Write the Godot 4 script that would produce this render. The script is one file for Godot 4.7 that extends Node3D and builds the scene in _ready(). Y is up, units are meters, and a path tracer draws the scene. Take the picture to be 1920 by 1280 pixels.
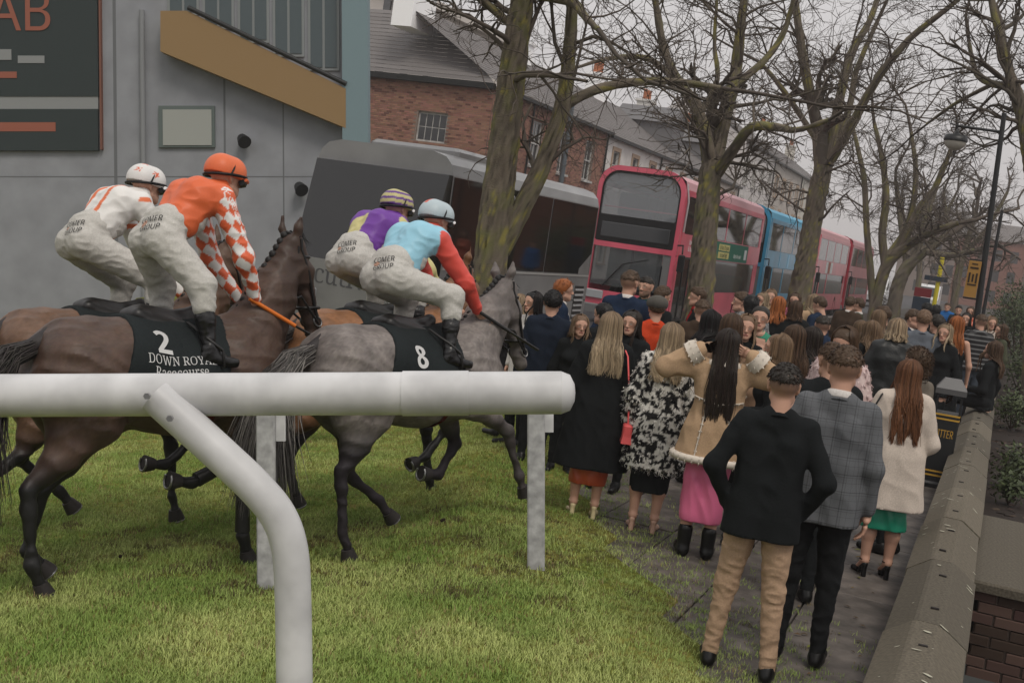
extends Node3D

const F := 2250.0
const CH := 2.22
const HT := 1.74
var cb: Basis
var cp := Vector3(0, CH, 0)
var turf: Transform3D
var rng := RandomNumberGenerator.new()
var names := {}
var mats := {}
var tex := {}
var fold_noise := FastNoiseLite.new()

class MB:
	var v := PackedVector3Array()
	var n := PackedVector3Array()
	var c := PackedColorArray()
	var ix := PackedInt32Array()
	var col := Color(1, 1, 1)
	func vert(p: Vector3, nn: Vector3) -> void:
		v.append(p); n.append(nn); c.append(col)
	func quad(a: Vector3, b: Vector3, cc: Vector3, d: Vector3) -> void:
		var nn := (b - a).cross(d - a)
		if nn.length_squared() < 1e-14: nn = (cc - b).cross(d - b)
		nn = nn.normalized()
		var s := v.size()
		vert(a, nn); vert(b, nn); vert(cc, nn); vert(d, nn)
		ix.append(s); ix.append(s + 2); ix.append(s + 1)
		ix.append(s); ix.append(s + 3); ix.append(s + 2)
	func tri(a: Vector3, b: Vector3, cc: Vector3) -> void:
		var nn := (b - a).cross(cc - a).normalized()
		var s := v.size()
		vert(a, nn); vert(b, nn); vert(cc, nn)
		ix.append(s); ix.append(s + 2); ix.append(s + 1)
	func box(ctr: Vector3, size: Vector3, bs := Basis.IDENTITY, skip := "") -> void:
		var x := bs.x * size.x * 0.5
		var y := bs.y * size.y * 0.5
		var z := bs.z * size.z * 0.5
		quad(ctr - x - y + z, ctr + x - y + z, ctr + x + y + z, ctr - x + y + z)
		if skip != "back": quad(ctr + x - y - z, ctr - x - y - z, ctr - x + y - z, ctr + x + y - z)
		quad(ctr + x - y + z, ctr + x - y - z, ctr + x + y - z, ctr + x + y + z)
		quad(ctr - x - y - z, ctr - x - y + z, ctr - x + y + z, ctr - x + y - z)
		quad(ctr - x + y + z, ctr + x + y + z, ctr + x + y - z, ctr - x + y - z)
		quad(ctr - x - y - z, ctr + x - y - z, ctr + x - y + z, ctr - x - y + z)
	func cbox(ctr: Vector3, size: Vector3, ch: float, bs := Basis.IDENTITY) -> void:
		# box with chamfered vertical and top edges
		var hx := size.x * 0.5
		var hy := size.y * 0.5
		var hz := size.z * 0.5
		var rings := [[-hy, 0.0], [hy - ch, 0.0], [hy, ch]]
		var pr := []
		for r in rings:
			var o: float = r[1]
			var a := hx - o
			var b := hz - o
			var k := ch
			pr.append([Vector3(-a + k, r[0], b), Vector3(a - k, r[0], b), Vector3(a, r[0], b - k), Vector3(a, r[0], -b + k), Vector3(a - k, r[0], -b), Vector3(-a + k, r[0], -b), Vector3(-a, r[0], -b + k), Vector3(-a, r[0], b - k)])
		for i in 2:
			for j in 8:
				var j2 := (j + 1) % 8
				quad(ctr + bs * pr[i][j], ctr + bs * pr[i][j2], ctr + bs * pr[i + 1][j2], ctr + bs * pr[i + 1][j])
		var t: Array = pr[2]
		for j in range(1, 7): tri(ctr + bs * t[0], ctr + bs * t[j], ctr + bs * t[j + 1])
		t = pr[0]
		for j in range(1, 7): tri(ctr + bs * t[0], ctr + bs * t[j + 1], ctr + bs * t[j])
	func tube(pts: Array, rad: Array, sides := 6, cap := true, flat := 1.0, up0 := Vector3.ZERO) -> void:
		var m := pts.size()
		var s0 := v.size()
		var nx := Vector3.ZERO
		for i in m:
			var p: Vector3 = pts[i]
			var t: Vector3 = (pts[mini(i + 1, m - 1)] - pts[maxi(i - 1, 0)])
			t = t.normalized()
			if i == 0:
				var h := up0
				if h == Vector3.ZERO: h = Vector3.UP if absf(t.y) < 0.9 else Vector3.RIGHT
				nx = h.cross(t).normalized()
			else:
				nx = (nx - t * nx.dot(t)).normalized()
			var ny := t.cross(nx)
			var r: float = rad[i] if i < rad.size() else rad[-1]
			for j in sides:
				var a := TAU * j / sides
				var dn := nx * cos(a) + ny * sin(a) * flat
				v.append(p + dn * r)
				n.append((nx * cos(a) + ny * sin(a) / maxf(flat, 0.2)).normalized())
				c.append(col)
		for i in m - 1:
			for j in sides:
				var a0 := s0 + i * sides + j
				var a1 := s0 + i * sides + (j + 1) % sides
				ix.append(a0); ix.append(a1 + sides); ix.append(a1)
				ix.append(a0); ix.append(a0 + sides); ix.append(a1 + sides)
		if cap:
			for e in 2:
				var b := s0 if e == 0 else s0 + (m - 1) * sides
				var q := v.size()
				var nn: Vector3 = (pts[0] - pts[1]).normalized() if e == 0 else (pts[m - 1] - pts[m - 2]).normalized()
				for j in sides:
					v.append(v[b + j]); n.append(nn); c.append(col)
				for j in range(1, sides - 1):
					ix.append(q)
					if e == 0:
						ix.append(q + j); ix.append(q + j + 1)
					else:
						ix.append(q + j + 1); ix.append(q + j)
	func lathe(prof: Array, sides: int, xf := Transform3D.IDENTITY) -> void:
		var m := prof.size()
		var s0 := v.size()
		for i in m:
			var a: Vector2 = prof[maxi(i - 1, 0)]
			var b: Vector2 = prof[mini(i + 1, m - 1)]
			var tn := (b - a).normalized()
			for j in sides:
				var an := TAU * j / sides
				var p: Vector2 = prof[i]
				v.append(xf * Vector3(cos(an) * p.x, p.y, sin(an) * p.x))
				n.append((xf.basis * Vector3(cos(an) * tn.y, -tn.x, sin(an) * tn.y)).normalized())
				c.append(col)
		for i in m - 1:
			for j in sides:
				var a0 := s0 + i * sides + j
				var a1 := s0 + i * sides + (j + 1) % sides
				ix.append(a0); ix.append(a1); ix.append(a1 + sides)
				ix.append(a0); ix.append(a1 + sides); ix.append(a0 + sides)
	func prism(poly: PackedVector2Array, depth: float, xf := Transform3D.IDENTITY) -> void:
		# polygon in local XY, extruded symmetric along local Z
		var tr := Geometry2D.triangulate_polygon(poly)
		var hz := depth * 0.5
		var area := 0.0
		for i in poly.size():
			area += poly[i].cross(poly[(i + 1) % poly.size()])
		for k in range(0, tr.size(), 3):
			var a := poly[tr[k]]
			var b := poly[tr[k + 1]]
			var d := poly[tr[k + 2]]
			if (b - a).cross(d - a) < 0:
				var t := b
				b = d; d = t
			tri(xf * Vector3(a.x, a.y, hz), xf * Vector3(b.x, b.y, hz), xf * Vector3(d.x, d.y, hz))
			tri(xf * Vector3(a.x, a.y, -hz), xf * Vector3(d.x, d.y, -hz), xf * Vector3(b.x, b.y, -hz))
		for i in poly.size():
			var a := poly[i]
			var b := poly[(i + 1) % poly.size()]
			if area < 0:
				var t := a
				a = b; b = t
			quad(xf * Vector3(a.x, a.y, -hz), xf * Vector3(b.x, b.y, -hz), xf * Vector3(b.x, b.y, hz), xf * Vector3(a.x, a.y, hz))
	func add(o: MB, xf: Transform3D) -> void:
		var s := v.size()
		for i in o.v.size():
			v.append(xf * o.v[i]); n.append((xf.basis * o.n[i]).normalized())
		c.append_array(o.c)
		for i in o.ix: ix.append(i + s)
	func mesh(m: Material) -> ArrayMesh:
		var am := ArrayMesh.new()
		var ar := []
		ar.resize(Mesh.ARRAY_MAX)
		ar[Mesh.ARRAY_VERTEX] = v; ar[Mesh.ARRAY_NORMAL] = n; ar[Mesh.ARRAY_COLOR] = c; ar[Mesh.ARRAY_INDEX] = ix
		am.add_surface_from_arrays(Mesh.PRIMITIVE_TRIANGLES, ar)
		am.surface_set_material(0, m)
		return am

# ---- distance-field body builder: tapered capsules joined by a smooth minimum, meshed as surface nets
# prim = [a, ra, b, rb, k];  opt: clips (Array of Plane, kept below), fold (amp), ff (freq), seed, color (Callable)
func sdf(mb: MB, prims: Array, cell: float, opt := {}) -> void:
	var lo := Vector3(1e9, 1e9, 1e9)
	var hi := -lo
	for q in prims:
		for e in 2:
			var p: Vector3 = q[e * 2]
			var r: float = q[e * 2 + 1]
			lo = lo.min(p - Vector3(r, r, r)); hi = hi.max(p + Vector3(r, r, r))
	var pad := cell * 2.5
	lo -= Vector3(pad, pad, pad); hi += Vector3(pad, pad, pad)
	var nx := int((hi.x - lo.x) / cell) + 2
	var ny := int((hi.y - lo.y) / cell) + 2
	var nz := int((hi.z - lo.z) / cell) + 2
	var nxy := nx * ny
	var d := PackedFloat32Array()
	d.resize(nxy * nz); d.fill(1.0)
	for q in prims:
		var a: Vector3 = q[0] - lo
		var b: Vector3 = q[2] - lo
		var ra: float = q[1]
		var rb: float = q[3]
		var k: float = q[4] if q.size() > 4 else 0.03
		var far := maxf(k, cell * 3.0)
		var m := maxf(ra, rb) + far
		var x0 := maxi(0, int((minf(a.x, b.x) - m) / cell))
		var x1 := mini(nx - 1, int((maxf(a.x, b.x) + m) / cell) + 1)
		var y0 := maxi(0, int((minf(a.y, b.y) - m) / cell))
		var y1 := mini(ny - 1, int((maxf(a.y, b.y) + m) / cell) + 1)
		var z0 := maxi(0, int((minf(a.z, b.z) - m) / cell))
		var z1 := mini(nz - 1, int((maxf(a.z, b.z) + m) / cell) + 1)
		var ba := b - a
		var inv := 1.0 / maxf(ba.length_squared(), 1e-9)
		var dr := rb - ra
		var ik := 0.25 / k
		var un := ba.normalized()
		var qa := 1.0 - un.x * un.x
		for iz in range(z0, z1 + 1):
			for iy in range(y0, y1 + 1):
				var py := iy * cell - a.y
				var pz := iz * cell - a.z
				var xa := x0
				var xb := x1
				if qa > 0.02:
					var s := py * un.y + pz * un.z
					var bb := -un.x * s
					var disc := bb * bb - qa * (py * py + pz * pz - s * s - m * m)
					if disc < 0.0: continue
					disc = sqrt(disc)
					xa = maxi(x0, int((a.x + (-bb - disc) / qa) / cell))
					xb = mini(x1, int((a.x + (-bb + disc) / qa) / cell) + 1)
				var i := iz * nxy + iy * nx + xa
				var p := Vector3(xa * cell - a.x, py, pz)
				for ix in range(xa, xb + 1):
					var h := clampf(p.dot(ba) * inv, 0.0, 1.0)
					var ds := (p - ba * h).length() - ra - dr * h
					if ds < far:
						var o := d[i]
						if o >= 1.0:
							d[i] = ds
						else:
							var hh := k - absf(o - ds)
							if hh > 0.0:
								d[i] = minf(o, ds) - hh * hh * ik
							elif ds < o:
								d[i] = ds
					p.x += cell
					i += 1
	var clips: Array = opt.get("clips", [])
	var amp: float = opt.get("fold", 0.0)
	var ff: float = opt.get("ff", 1.0)
	var sd: float = opt.get("seed", 0.0)
	var fy: float = opt.get("fy", 1.0)
	fold_noise.frequency = 1.0
	fold_noise.fractal_octaves = 1
	if clips.size() > 0 or amp > 0.0:
		var lim2 := cell * 3.0 + amp
		for iz in nz:
			for iy in ny:
				var i := iz * nxy + iy * nx
				for ix in nx:
					var o := d[i]
					if o < lim2:
						var p := lo + Vector3(ix, iy, iz) * cell
						if amp > 0.0 and o > -lim2:
							var n1 := fold_noise.get_noise_3d((p.x * 5.0 + p.y * 2.2) * ff + sd, p.y * 8.0 * ff * fy, p.z * 5.0 * ff)
							var n2 := fold_noise.get_noise_3d((p.x * 8.0 - p.y * 4.0) * ff - sd, p.y * 5.0 * ff * fy + 9.0, p.z * 8.0 * ff)
							o += amp * (absf(n1) * 3.4 - 0.8 + n2 * 0.9)
						for c in clips:
							o = maxf(o, (c as Plane).distance_to(p))
						d[i] = o
					i += 1
	var vi := PackedInt32Array()
	vi.resize(nxy * nz); vi.fill(-1)
	var act := PackedInt32Array()
	var lim := cell * 2.3
	for iz in nz - 1:
		for iy in ny - 1:
			var i := iz * nxy + iy * nx - 1
			for ix in nx - 1:
				i += 1
				var d0 := d[i]
				if d0 > lim or d0 < -lim: continue
				var d1 := d[i + 1]
				var d2 := d[i + nx]
				var d3 := d[i + nx + 1]
				var d4 := d[i + nxy]
				var d5 := d[i + nxy + 1]
				var d6 := d[i + nxy + nx]
				var d7 := d[i + nxy + nx + 1]
				var mn := minf(minf(minf(d0, d1), minf(d2, d3)), minf(minf(d4, d5), minf(d6, d7)))
				if mn >= 0.0: continue
				var mx := maxf(maxf(maxf(d0, d1), maxf(d2, d3)), maxf(maxf(d4, d5), maxf(d6, d7)))
				if mx < 0.0: continue
				var g := Vector3(d1 + d3 + d5 + d7 - d0 - d2 - d4 - d6, d2 + d3 + d6 + d7 - d0 - d1 - d4 - d5, d4 + d5 + d6 + d7 - d0 - d1 - d2 - d3) * 0.25
				var av := (d0 + d1 + d2 + d3 + d4 + d5 + d6 + d7) * 0.125
				var gg := maxf(g.length_squared(), 1e-12)
				var off := (-g * (av / gg)).clamp(Vector3(-0.6, -0.6, -0.6), Vector3(0.6, 0.6, 0.6))
				var p := lo + (Vector3(ix + 0.5, iy + 0.5, iz + 0.5) + off) * cell
				vi[i] = mb.v.size()
				act.append(i)
				var nn := g / sqrt(gg)
				mb.v.append(p); mb.n.append(nn)
				mb.c.append(mb.col)
	var steps := [1, nx, nxy]
	for i in act:
		var s0 := d[i] < 0.0
		for ax in 3:
			var st: int = steps[ax]
			if (d[i + st] < 0.0) == s0: continue
			var u: int = steps[(ax + 1) % 3]
			var w: int = steps[(ax + 2) % 3]
			if i - u - w < 0: continue
			var a := vi[i]
			var b := vi[i - u]
			var c := vi[i - u - w]
			var e := vi[i - w]
			if a < 0 or b < 0 or c < 0 or e < 0: continue
			if s0:
				mb.ix.append(a); mb.ix.append(c); mb.ix.append(b)
				mb.ix.append(a); mb.ix.append(e); mb.ix.append(c)
			else:
				mb.ix.append(a); mb.ix.append(b); mb.ix.append(c)
				mb.ix.append(a); mb.ix.append(c); mb.ix.append(e)

func sdf_at(prims: Array, p: Vector3) -> float:
	var o := 1.0
	for q in prims:
		var a: Vector3 = q[0]
		var ba: Vector3 = q[2] - a
		var h := clampf((p - a).dot(ba) / maxf(ba.length_squared(), 1e-9), 0.0, 1.0)
		var ds: float = (p - a - ba * h).length() - q[1] - (q[3] - q[1]) * h
		var k: float = q[4]
		var hh := maxf(k - absf(o - ds), 0.0)
		o = minf(o, ds) - hh * hh * 0.25 / k
	return o
# walk from p along dir until the field's surface (plus lift) is reached
func land(prims: Array, p: Vector3, dir: Vector3, lift: float) -> Vector3:
	for i in 14:
		var d := sdf_at(prims, p) - lift
		if d < 0.0008: break
		p += dir * d * 0.95
	return p
# lettering laid on a field's surface: xf places the flat text in front of it, facing +Z
func text_on(parent: Node, s: String, h: float, xf: Transform3D, prims: Array, col: Color, font := "Droid Sans", lift := 0.004, bold := false) -> void:
	var am := text_mb(s, h, col, font, 0.0, bold)
	var out := ArrayMesh.new()
	for i in am.get_surface_count():
		var ar := am.surface_get_arrays(i)
		var vv: PackedVector3Array = ar[Mesh.ARRAY_VERTEX]
		for k in vv.size():
			vv[k] = land(prims, xf * Vector3(vv[k].x, vv[k].y, 0), -xf.basis.z, lift)
		ar[Mesh.ARRAY_VERTEX] = vv
		out.add_surface_from_arrays(Mesh.PRIMITIVE_TRIANGLES, ar)
		out.surface_set_material(i, am.surface_get_material(i))
	part("lettering", out, parent)

# ---- nodes
func numbered(s: String) -> String:
	var k: int = names.get(s, 0)
	names[s] = k + 1
	return s if k == 0 else "%s_%03d" % [s, k]
func thing(called: String, label: String, cat: String, xf := Transform3D.IDENTITY, group := "") -> Node3D:
	var o := Node3D.new()
	o.name = numbered(called)
	add_child(o)
	o.transform = xf
	tag(o, label, cat, group)
	return o
func tag(o: Node, label: String, cat: String, group := "") -> void:
	o.set_meta("label", label); o.set_meta("category", cat)
	if group != "": o.set_meta("group", group)
func part(called: String, m: Mesh, parent: Node, xf := Transform3D.IDENTITY, mat_over: Material = null) -> MeshInstance3D:
	var o := MeshInstance3D.new()
	o.mesh = m
	o.name = called if parent != self else numbered(called)
	parent.add_child(o, true)
	o.transform = xf
	if mat_over: o.material_override = mat_over
	return o
func struct(called: String, m: Mesh, xf := Transform3D.IDENTITY) -> MeshInstance3D:
	var o := part(called, m, self, xf)
	o.set_meta("kind", "structure")
	return o
func pbox(called: String, parent: Node, ctr: Vector3, size: Vector3, m: Material, ch := 0.0, bs := Basis.IDENTITY) -> MeshInstance3D:
	var b := MB.new()
	if ch > 0: b.cbox(ctr, size, ch, bs)
	else: b.box(ctr, size, bs)
	return part(called, b.mesh(m), parent)
func ptube(called: String, parent: Node, pts: Array, rad: Array, m: Material, sides := 8, flat := 1.0) -> MeshInstance3D:
	var b := MB.new()
	b.tube(pts, rad, sides, true, flat)
	return part(called, b.mesh(m), parent)

# ---- camera geometry
func ray(px: float, py: float) -> Vector3:
	return cb * Vector3((px - 960.0) / F, -(py - 640.0) / F, -1.0)
func at_z(px: float, py: float, z: float) -> Vector3:
	var r := ray(px, py)
	return cp + r * (-z / r.z)
func at_x(px: float, py: float, x: float) -> Vector3:
	var r := ray(px, py)
	return cp + r * (x / r.x)
func tpx(px: float, py: float, dd: float) -> Vector3:
	# point in the turf's own frame seen at a pixel, dd metres ahead
	var r := turf.basis.inverse() * ray(px, py)
	return Vector3(0, HT, 0) + r * (dd / -r.z)

# ---- materials
func noise_tex(key: String, freq: float, lo_: float, hi_: float, oct := 4, seed_ := 1, size := 256, typ := FastNoiseLite.TYPE_SIMPLEX_SMOOTH, normal := 0.0) -> ImageTexture:
	if tex.has(key): return tex[key]
	var fn := FastNoiseLite.new()
	fn.seed = seed_; fn.frequency = freq; fn.fractal_octaves = oct; fn.noise_type = typ
	var im := fn.get_seamless_image(size, size)
	im.convert(Image.FORMAT_RGB8)
	if normal > 0.0:
		im.convert(Image.FORMAT_RGBA8)
		im.bump_map_to_normal_map(normal)
	else:
		var dt := im.get_data()
		for i in dt.size(): dt[i] = int(clampf((lo_ + (hi_ - lo_) * dt[i] / 255.0), 0, 1) * 255.0)
		im = Image.create_from_data(size, size, false, Image.FORMAT_RGB8, dt)
	var t := ImageTexture.create_from_image(im)
	tex[key] = t
	return t
func mat(key: String, col: Color, rough := 0.8, opt := {}) -> StandardMaterial3D:
	if mats.has(key): return mats[key]
	var m := StandardMaterial3D.new()
	m.albedo_color = col
	m.roughness = rough
	m.metallic = opt.get("metal", 0.0)
	m.metallic_specular = opt.get("spec", 0.4)
	if opt.get("vc", false): m.vertex_color_use_as_albedo = true
	if opt.has("tex"):
		m.albedo_texture = opt.tex
		m.uv1_triplanar = true
		var s: float = opt.get("ts", 1.0)
		m.uv1_scale = Vector3(s, s, s)
	if opt.has("nrm"):
		m.normal_enabled = true
		m.normal_texture = opt.nrm
		m.normal_scale = opt.get("ns", 0.5)
		m.uv1_triplanar = true
		if opt.has("ts"): m.uv1_scale = Vector3(opt.ts, opt.ts, opt.ts)
	if opt.has("alpha"):
		m.transparency = BaseMaterial3D.TRANSPARENCY_ALPHA
		m.albedo_color.a = opt.alpha
	if opt.has("coat"):
		m.clearcoat_enabled = true
		m.clearcoat = opt.coat
		m.clearcoat_roughness = 0.1
	if opt.get("two", false): m.cull_mode = BaseMaterial3D.CULL_DISABLED
	mats[key] = m
	return m
func lin(r: float, g: float, b: float) -> Color: return Color(r, g, b)
func cloth(key: String, col: Color, rough := 0.9) -> StandardMaterial3D:
	return mat(key, col, rough, {"tex": noise_tex("weave", 0.06, 0.86, 1.0, 5, 3), "ts": 4.0, "nrm": noise_tex("weave_n", 0.05, 0, 1, 4, 5, 256, FastNoiseLite.TYPE_SIMPLEX_SMOOTH, 3.0), "ns": 0.35, "spec": 0.2})
func V(x: float, y: float, z: float) -> Vector3: return Vector3(x, y, z)
func rnd(a: float, b: float) -> float: return rng.randf_range(a, b)

func text_mb(s: String, h: float, col: Color, font := "Droid Sans", depth := 0.002, bold := false) -> ArrayMesh:
	var tm := TextMesh.new()
	var sf := SystemFont.new()
	sf.font_names = PackedStringArray([font])
	sf.font_weight = 700 if bold else 400
	tm.font = sf
	tm.text = s
	tm.font_size = 32
	tm.pixel_size = h / 23.0
	tm.depth = depth
	tm.curve_step = 2.0
	var am := ArrayMesh.new()
	for i in tm.get_surface_count():
		am.add_surface_from_arrays(Mesh.PRIMITIVE_TRIANGLES, tm.surface_get_arrays(i))
		am.surface_set_material(i, mat("ink%s" % col.to_html(), col, 0.7))
	return am

func _ready() -> void:
	rng.seed = 20230124
	# --- camera
	cb = Basis.from_euler(Vector3(deg_to_rad(-5.543), deg_to_rad(21.884), deg_to_rad(8.3)))
	var cam := Camera3D.new()
	cam.name = "camera"
	add_child(cam)
	cam.transform = Transform3D(cb, cp)
	cam.fov = rad_to_deg(2.0 * atan(640.0 / F))
	cam.near = 0.1
	cam.far = 600.0
	cam.current = true
	# --- sky and light: overcast day
	var we := WorldEnvironment.new()
	we.name = "environment"
	var env := Environment.new()
	env.background_mode = Environment.BG_SKY
	var sm := ProceduralSkyMaterial.new()
	sm.sky_top_color = Color(0.95, 0.945, 0.95)
	sm.sky_horizon_color = Color(0.735, 0.715, 0.71)
	sm.sky_curve = 0.25
	sm.ground_horizon_color = Color(0.60, 0.60, 0.60)
	sm.ground_bottom_color = Color(0.25, 0.25, 0.24)
	var sk := Sky.new()
	sk.sky_material = sm
	env.sky = sk
	env.tonemap_mode = Environment.TONE_MAPPER_LINEAR
	env.tonemap_exposure = 1.0
	env.fog_enabled = true
	env.fog_density = 0.0010
	env.fog_light_color = Color(0.78, 0.76, 0.755)
	env.sdfgi_enabled = true
	env.ssao_enabled = true
	env.ssil_enabled = true
	we.environment = env
	add_child(we)
	var sun := DirectionalLight3D.new()
	sun.name = "sun"
	sun.light_energy = 0.5
	sun.light_angular_distance = 20.0
	sun.light_color = Color(1.0, 0.97, 0.93)
	sun.shadow_enabled = true
	add_child(sun)
	sun.rotation = Vector3(deg_to_rad(-58), deg_to_rad(40), 0)
	# --- the racecourse turf lies on its own banked plane
	var ph := atan(70.0 / F)
	var bt := cb * Basis(Vector3(1, 0, 0), Vector3(0, cos(ph), sin(ph)), Vector3(0, -sin(ph), cos(ph)))
	turf = Transform3D(bt, cp - bt.y * HT)
	var t0 := Time.get_ticks_msec()
	build_ground()
	print("ground ", Time.get_ticks_msec() - t0)
	build_street()
	print("street ", Time.get_ticks_msec() - t0)
	build_vehicles()
	print("vehicles ", Time.get_ticks_msec() - t0)
	build_trees()
	print("trees ", Time.get_ticks_msec() - t0)
	build_race()
	print("race ", Time.get_ticks_msec() - t0)
	build_crowd()
	print("crowd ", Time.get_ticks_msec() - t0)

const EDGE := [Vector2(0.6, -2.0), Vector2(-0.55, -4.4), Vector2(-1.18, -6.05), Vector2(-1.93, -7.46), Vector2(-2.5, -8.3), Vector2(-3.4, -10.1), Vector2(-4.6, -12.7), Vector2(-5.6, -15.0), Vector2(-6.5, -16.0), Vector2(-9.5, -16.0), Vector2(-13.5, -17.2), Vector2(-16.5, -30.0), Vector2(-21, -42), Vector2(-70, -40), Vector2(-50, 6), Vector2(-5, 5)]
func edge_dist(x: float, z: float) -> float:
	# metres outside (+) or inside (-) the edge of the turf
	var p := Vector2(x, z)
	var best := 1e9
	for i in EDGE.size():
		var q := Geometry2D.get_closest_point_to_segment(p, EDGE[i], EDGE[(i + 1) % EDGE.size()])
		best = minf(best, p.distance_squared_to(q))
	best = sqrt(best)
	return -best if Geometry2D.is_point_in_polygon(p, PackedVector2Array(EDGE)) else best
func turf_y(x: float, z: float) -> float:
	var nn := turf.basis.y
	return turf.origin.y - (nn.x * (x - turf.origin.x) + nn.z * (z - turf.origin.z)) / nn.y
func ground_y(x: float, z: float) -> float:
	var sd := edge_dist(x, z)
	var w := smoothstep(-1.6, -0.45, sd)
	var y := lerpf(turf_y(x, z), 0.018, w)
	return y
var hs := PackedFloat32Array()
func sheet_y(x: float, z: float) -> float:
	# height of the turf sheet itself between its grid points
	var u := clampf((x + 50.0) / 0.4, 0, 128.9)
	var w := clampf((z + 41.0) / 0.4, 0, 113.9)
	var i := int(u)
	var j := int(w)
	var fx := u - i
	var fz := w - j
	var y00 := hs[j * 130 + i]
	var y11 := hs[(j + 1) * 130 + i + 1]
	if fx > fz:
		var y10 := hs[j * 130 + i + 1]
		return y00 + fx * (y10 - y00) + fz * (y11 - y10)
	var y01 := hs[(j + 1) * 130 + i]
	return y00 + fz * (y01 - y00) + fx * (y11 - y01)
func build_ground() -> void:
	# turf sheet
	var g := MB.new()
	var st := 0.4
	var nx := 130
	var nz := 115
	var outside := []
	var x0 := -50.0
	var z0 := -41.0
	var fn := FastNoiseLite.new()
	fn.seed = 4; fn.frequency = 0.35
	for iz in nz:
		for ix in nx:
			var x := x0 + ix * st
			var z := z0 + iz * st
			var sd := edge_dist(x, z)
			var y := ground_y(x, z)
			if sd > 0.3: y = -0.35
			outside.append(sd > 0.3)
			g.v.append(Vector3(x, y + fn.get_noise_2d(x, z) * 0.012, z))
			hs.append(g.v[-1].y)
			g.c.append(Color(1, 1, 1))
	for iz in nz:
		for ix in nx:
			var i := iz * nx + ix
			var a := g.v[iz * nx + mini(ix + 1, nx - 1)] - g.v[iz * nx + maxi(ix - 1, 0)]
			var b := g.v[mini(iz + 1, nz - 1) * nx + ix] - g.v[maxi(iz - 1, 0) * nx + ix]
			g.n.append(b.cross(a).normalized())
			if ix < nx - 1 and iz < nz - 1 and not (outside[i] and outside[i + 1] and outside[i + nx] and outside[i + nx + 1]):
				g.ix.append(i); g.ix.append(i + 1); g.ix.append(i + nx + 1)
				g.ix.append(i); g.ix.append(i + nx + 1); g.ix.append(i + nx)
	var im := Image.create(512, 512, false, Image.FORMAT_RGB8)
	var f2 := FastNoiseLite.new()
	f2.seed = 9; f2.frequency = 0.012; f2.fractal_octaves = 5
	var f3 := FastNoiseLite.new()
	f3.seed = 12; f3.frequency = 0.11; f3.fractal_octaves = 3
	var g1 := f2.get_seamless_image(512, 512)
	var g2 := f3.get_seamless_image(512, 512)
	for yy in 512:
		for xx in 512:
			var t := clampf((g1.get_pixel(xx, yy).r - 0.5) * 1.6 + 0.5, 0, 1)
			var u := g2.get_pixel(xx, yy).r
			var c := Color(0.36, 0.40, 0.17).lerp(Color(0.50, 0.47, 0.25), t)
			im.set_pixel(xx, yy, c * (0.62 + 0.6 * u))
	var tm := StandardMaterial3D.new()
	tm.albedo_texture = ImageTexture.create_from_image(im)
	tm.uv1_triplanar = true
	tm.uv1_scale = Vector3(0.22, 0.22, 0.22)
	tm.roughness = 1.0
	tm.metallic_specular = 0.1
	struct("turf_ground", g.mesh(tm))
	grass()
	# carriageway and the wider ground out to the horizon
	var asph := mat("asphalt", Color(0.25, 0.25, 0.26), 0.75, {"tex": noise_tex("asph", 0.09, 0.65, 1.0, 4, 7), "ts": 0.9})
	var r := MB.new()
	for q in [[-7.8, -16.0, -9.5, -16.0], [-9.5, -16.0, -13.5, -17.2], [-13.5, -17.2, -15.0, -23.7], [-15.0, -23.7, -17.5, -32.4]]:
		r.quad(V(q[2], -0.12, q[3]), V(q[0], -0.12, q[1]), V(q[0], -0.12, -260), V(q[2], -0.12, -260))
	struct("road", r.mesh(asph))
	r = MB.new()
	r.quad(V(-320, -0.42, -40.9), V(300, -0.42, -40.9), V(300, -0.42, -330), V(-320, -0.42, -330))
	r.quad(V(0.4, -0.42, 30), V(300, -0.42, 30), V(300, -0.42, -40.9), V(0.4, -0.42, -40.9))
	struct("ground", r.mesh(mat("earth", Color(0.23, 0.22, 0.18), 1.0, {"tex": noise_tex("asph", 0.09, 0.65, 1.0), "ts": 0.4})))
	# far footway
	r = MB.new()
	r.quad(V(-19.4, -0.0, -33), V(-17.5, 0.0, -33), V(-17.5, 0.0, -260), V(-19.4, 0.0, -260))
	r.quad(V(-17.5, 0, -33), V(-17.5, -0.13, -33), V(-17.5, -0.13, -260), V(-17.5, 0, -260))
	struct("far_pavement", r.mesh(mat("concrete", Color(0.42, 0.41, 0.40), 0.9, {"tex": noise_tex("asph", 0.09, 0.65, 1.0), "ts": 0.5})))
	# near footway: a bed with slabs, each slab a piece of its own where it can be told apart
	var bed := MB.new()
	bed.quad(V(-7.65, -0.05, -18.5), V(-0.25, -0.05, -18.5), V(-0.25, -0.05, -260), V(-7.65, -0.05, -260))
	for iz in 30:
		var z := -3.0 - iz * 0.55
		for ix in 14:
			var x := -7.65 + ix * 0.5286
			var ok := true
			for e in [[0.0, 0.0], [0.53, 0.0], [0.0, -0.55], [0.53, -0.55]]:
				if edge_dist(x + e[0], z + e[1]) < 0.0: ok = false
			if ok: bed.quad(V(x, -0.05, z), V(x + 0.5286, -0.05, z), V(x + 0.5286, -0.05, z - 0.55), V(x, -0.05, z - 0.55))
	var pv := struct("pavement", bed.mesh(mat("mortar", Color(0.20, 0.18, 0.155), 1.0)))
	var tones := []
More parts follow.
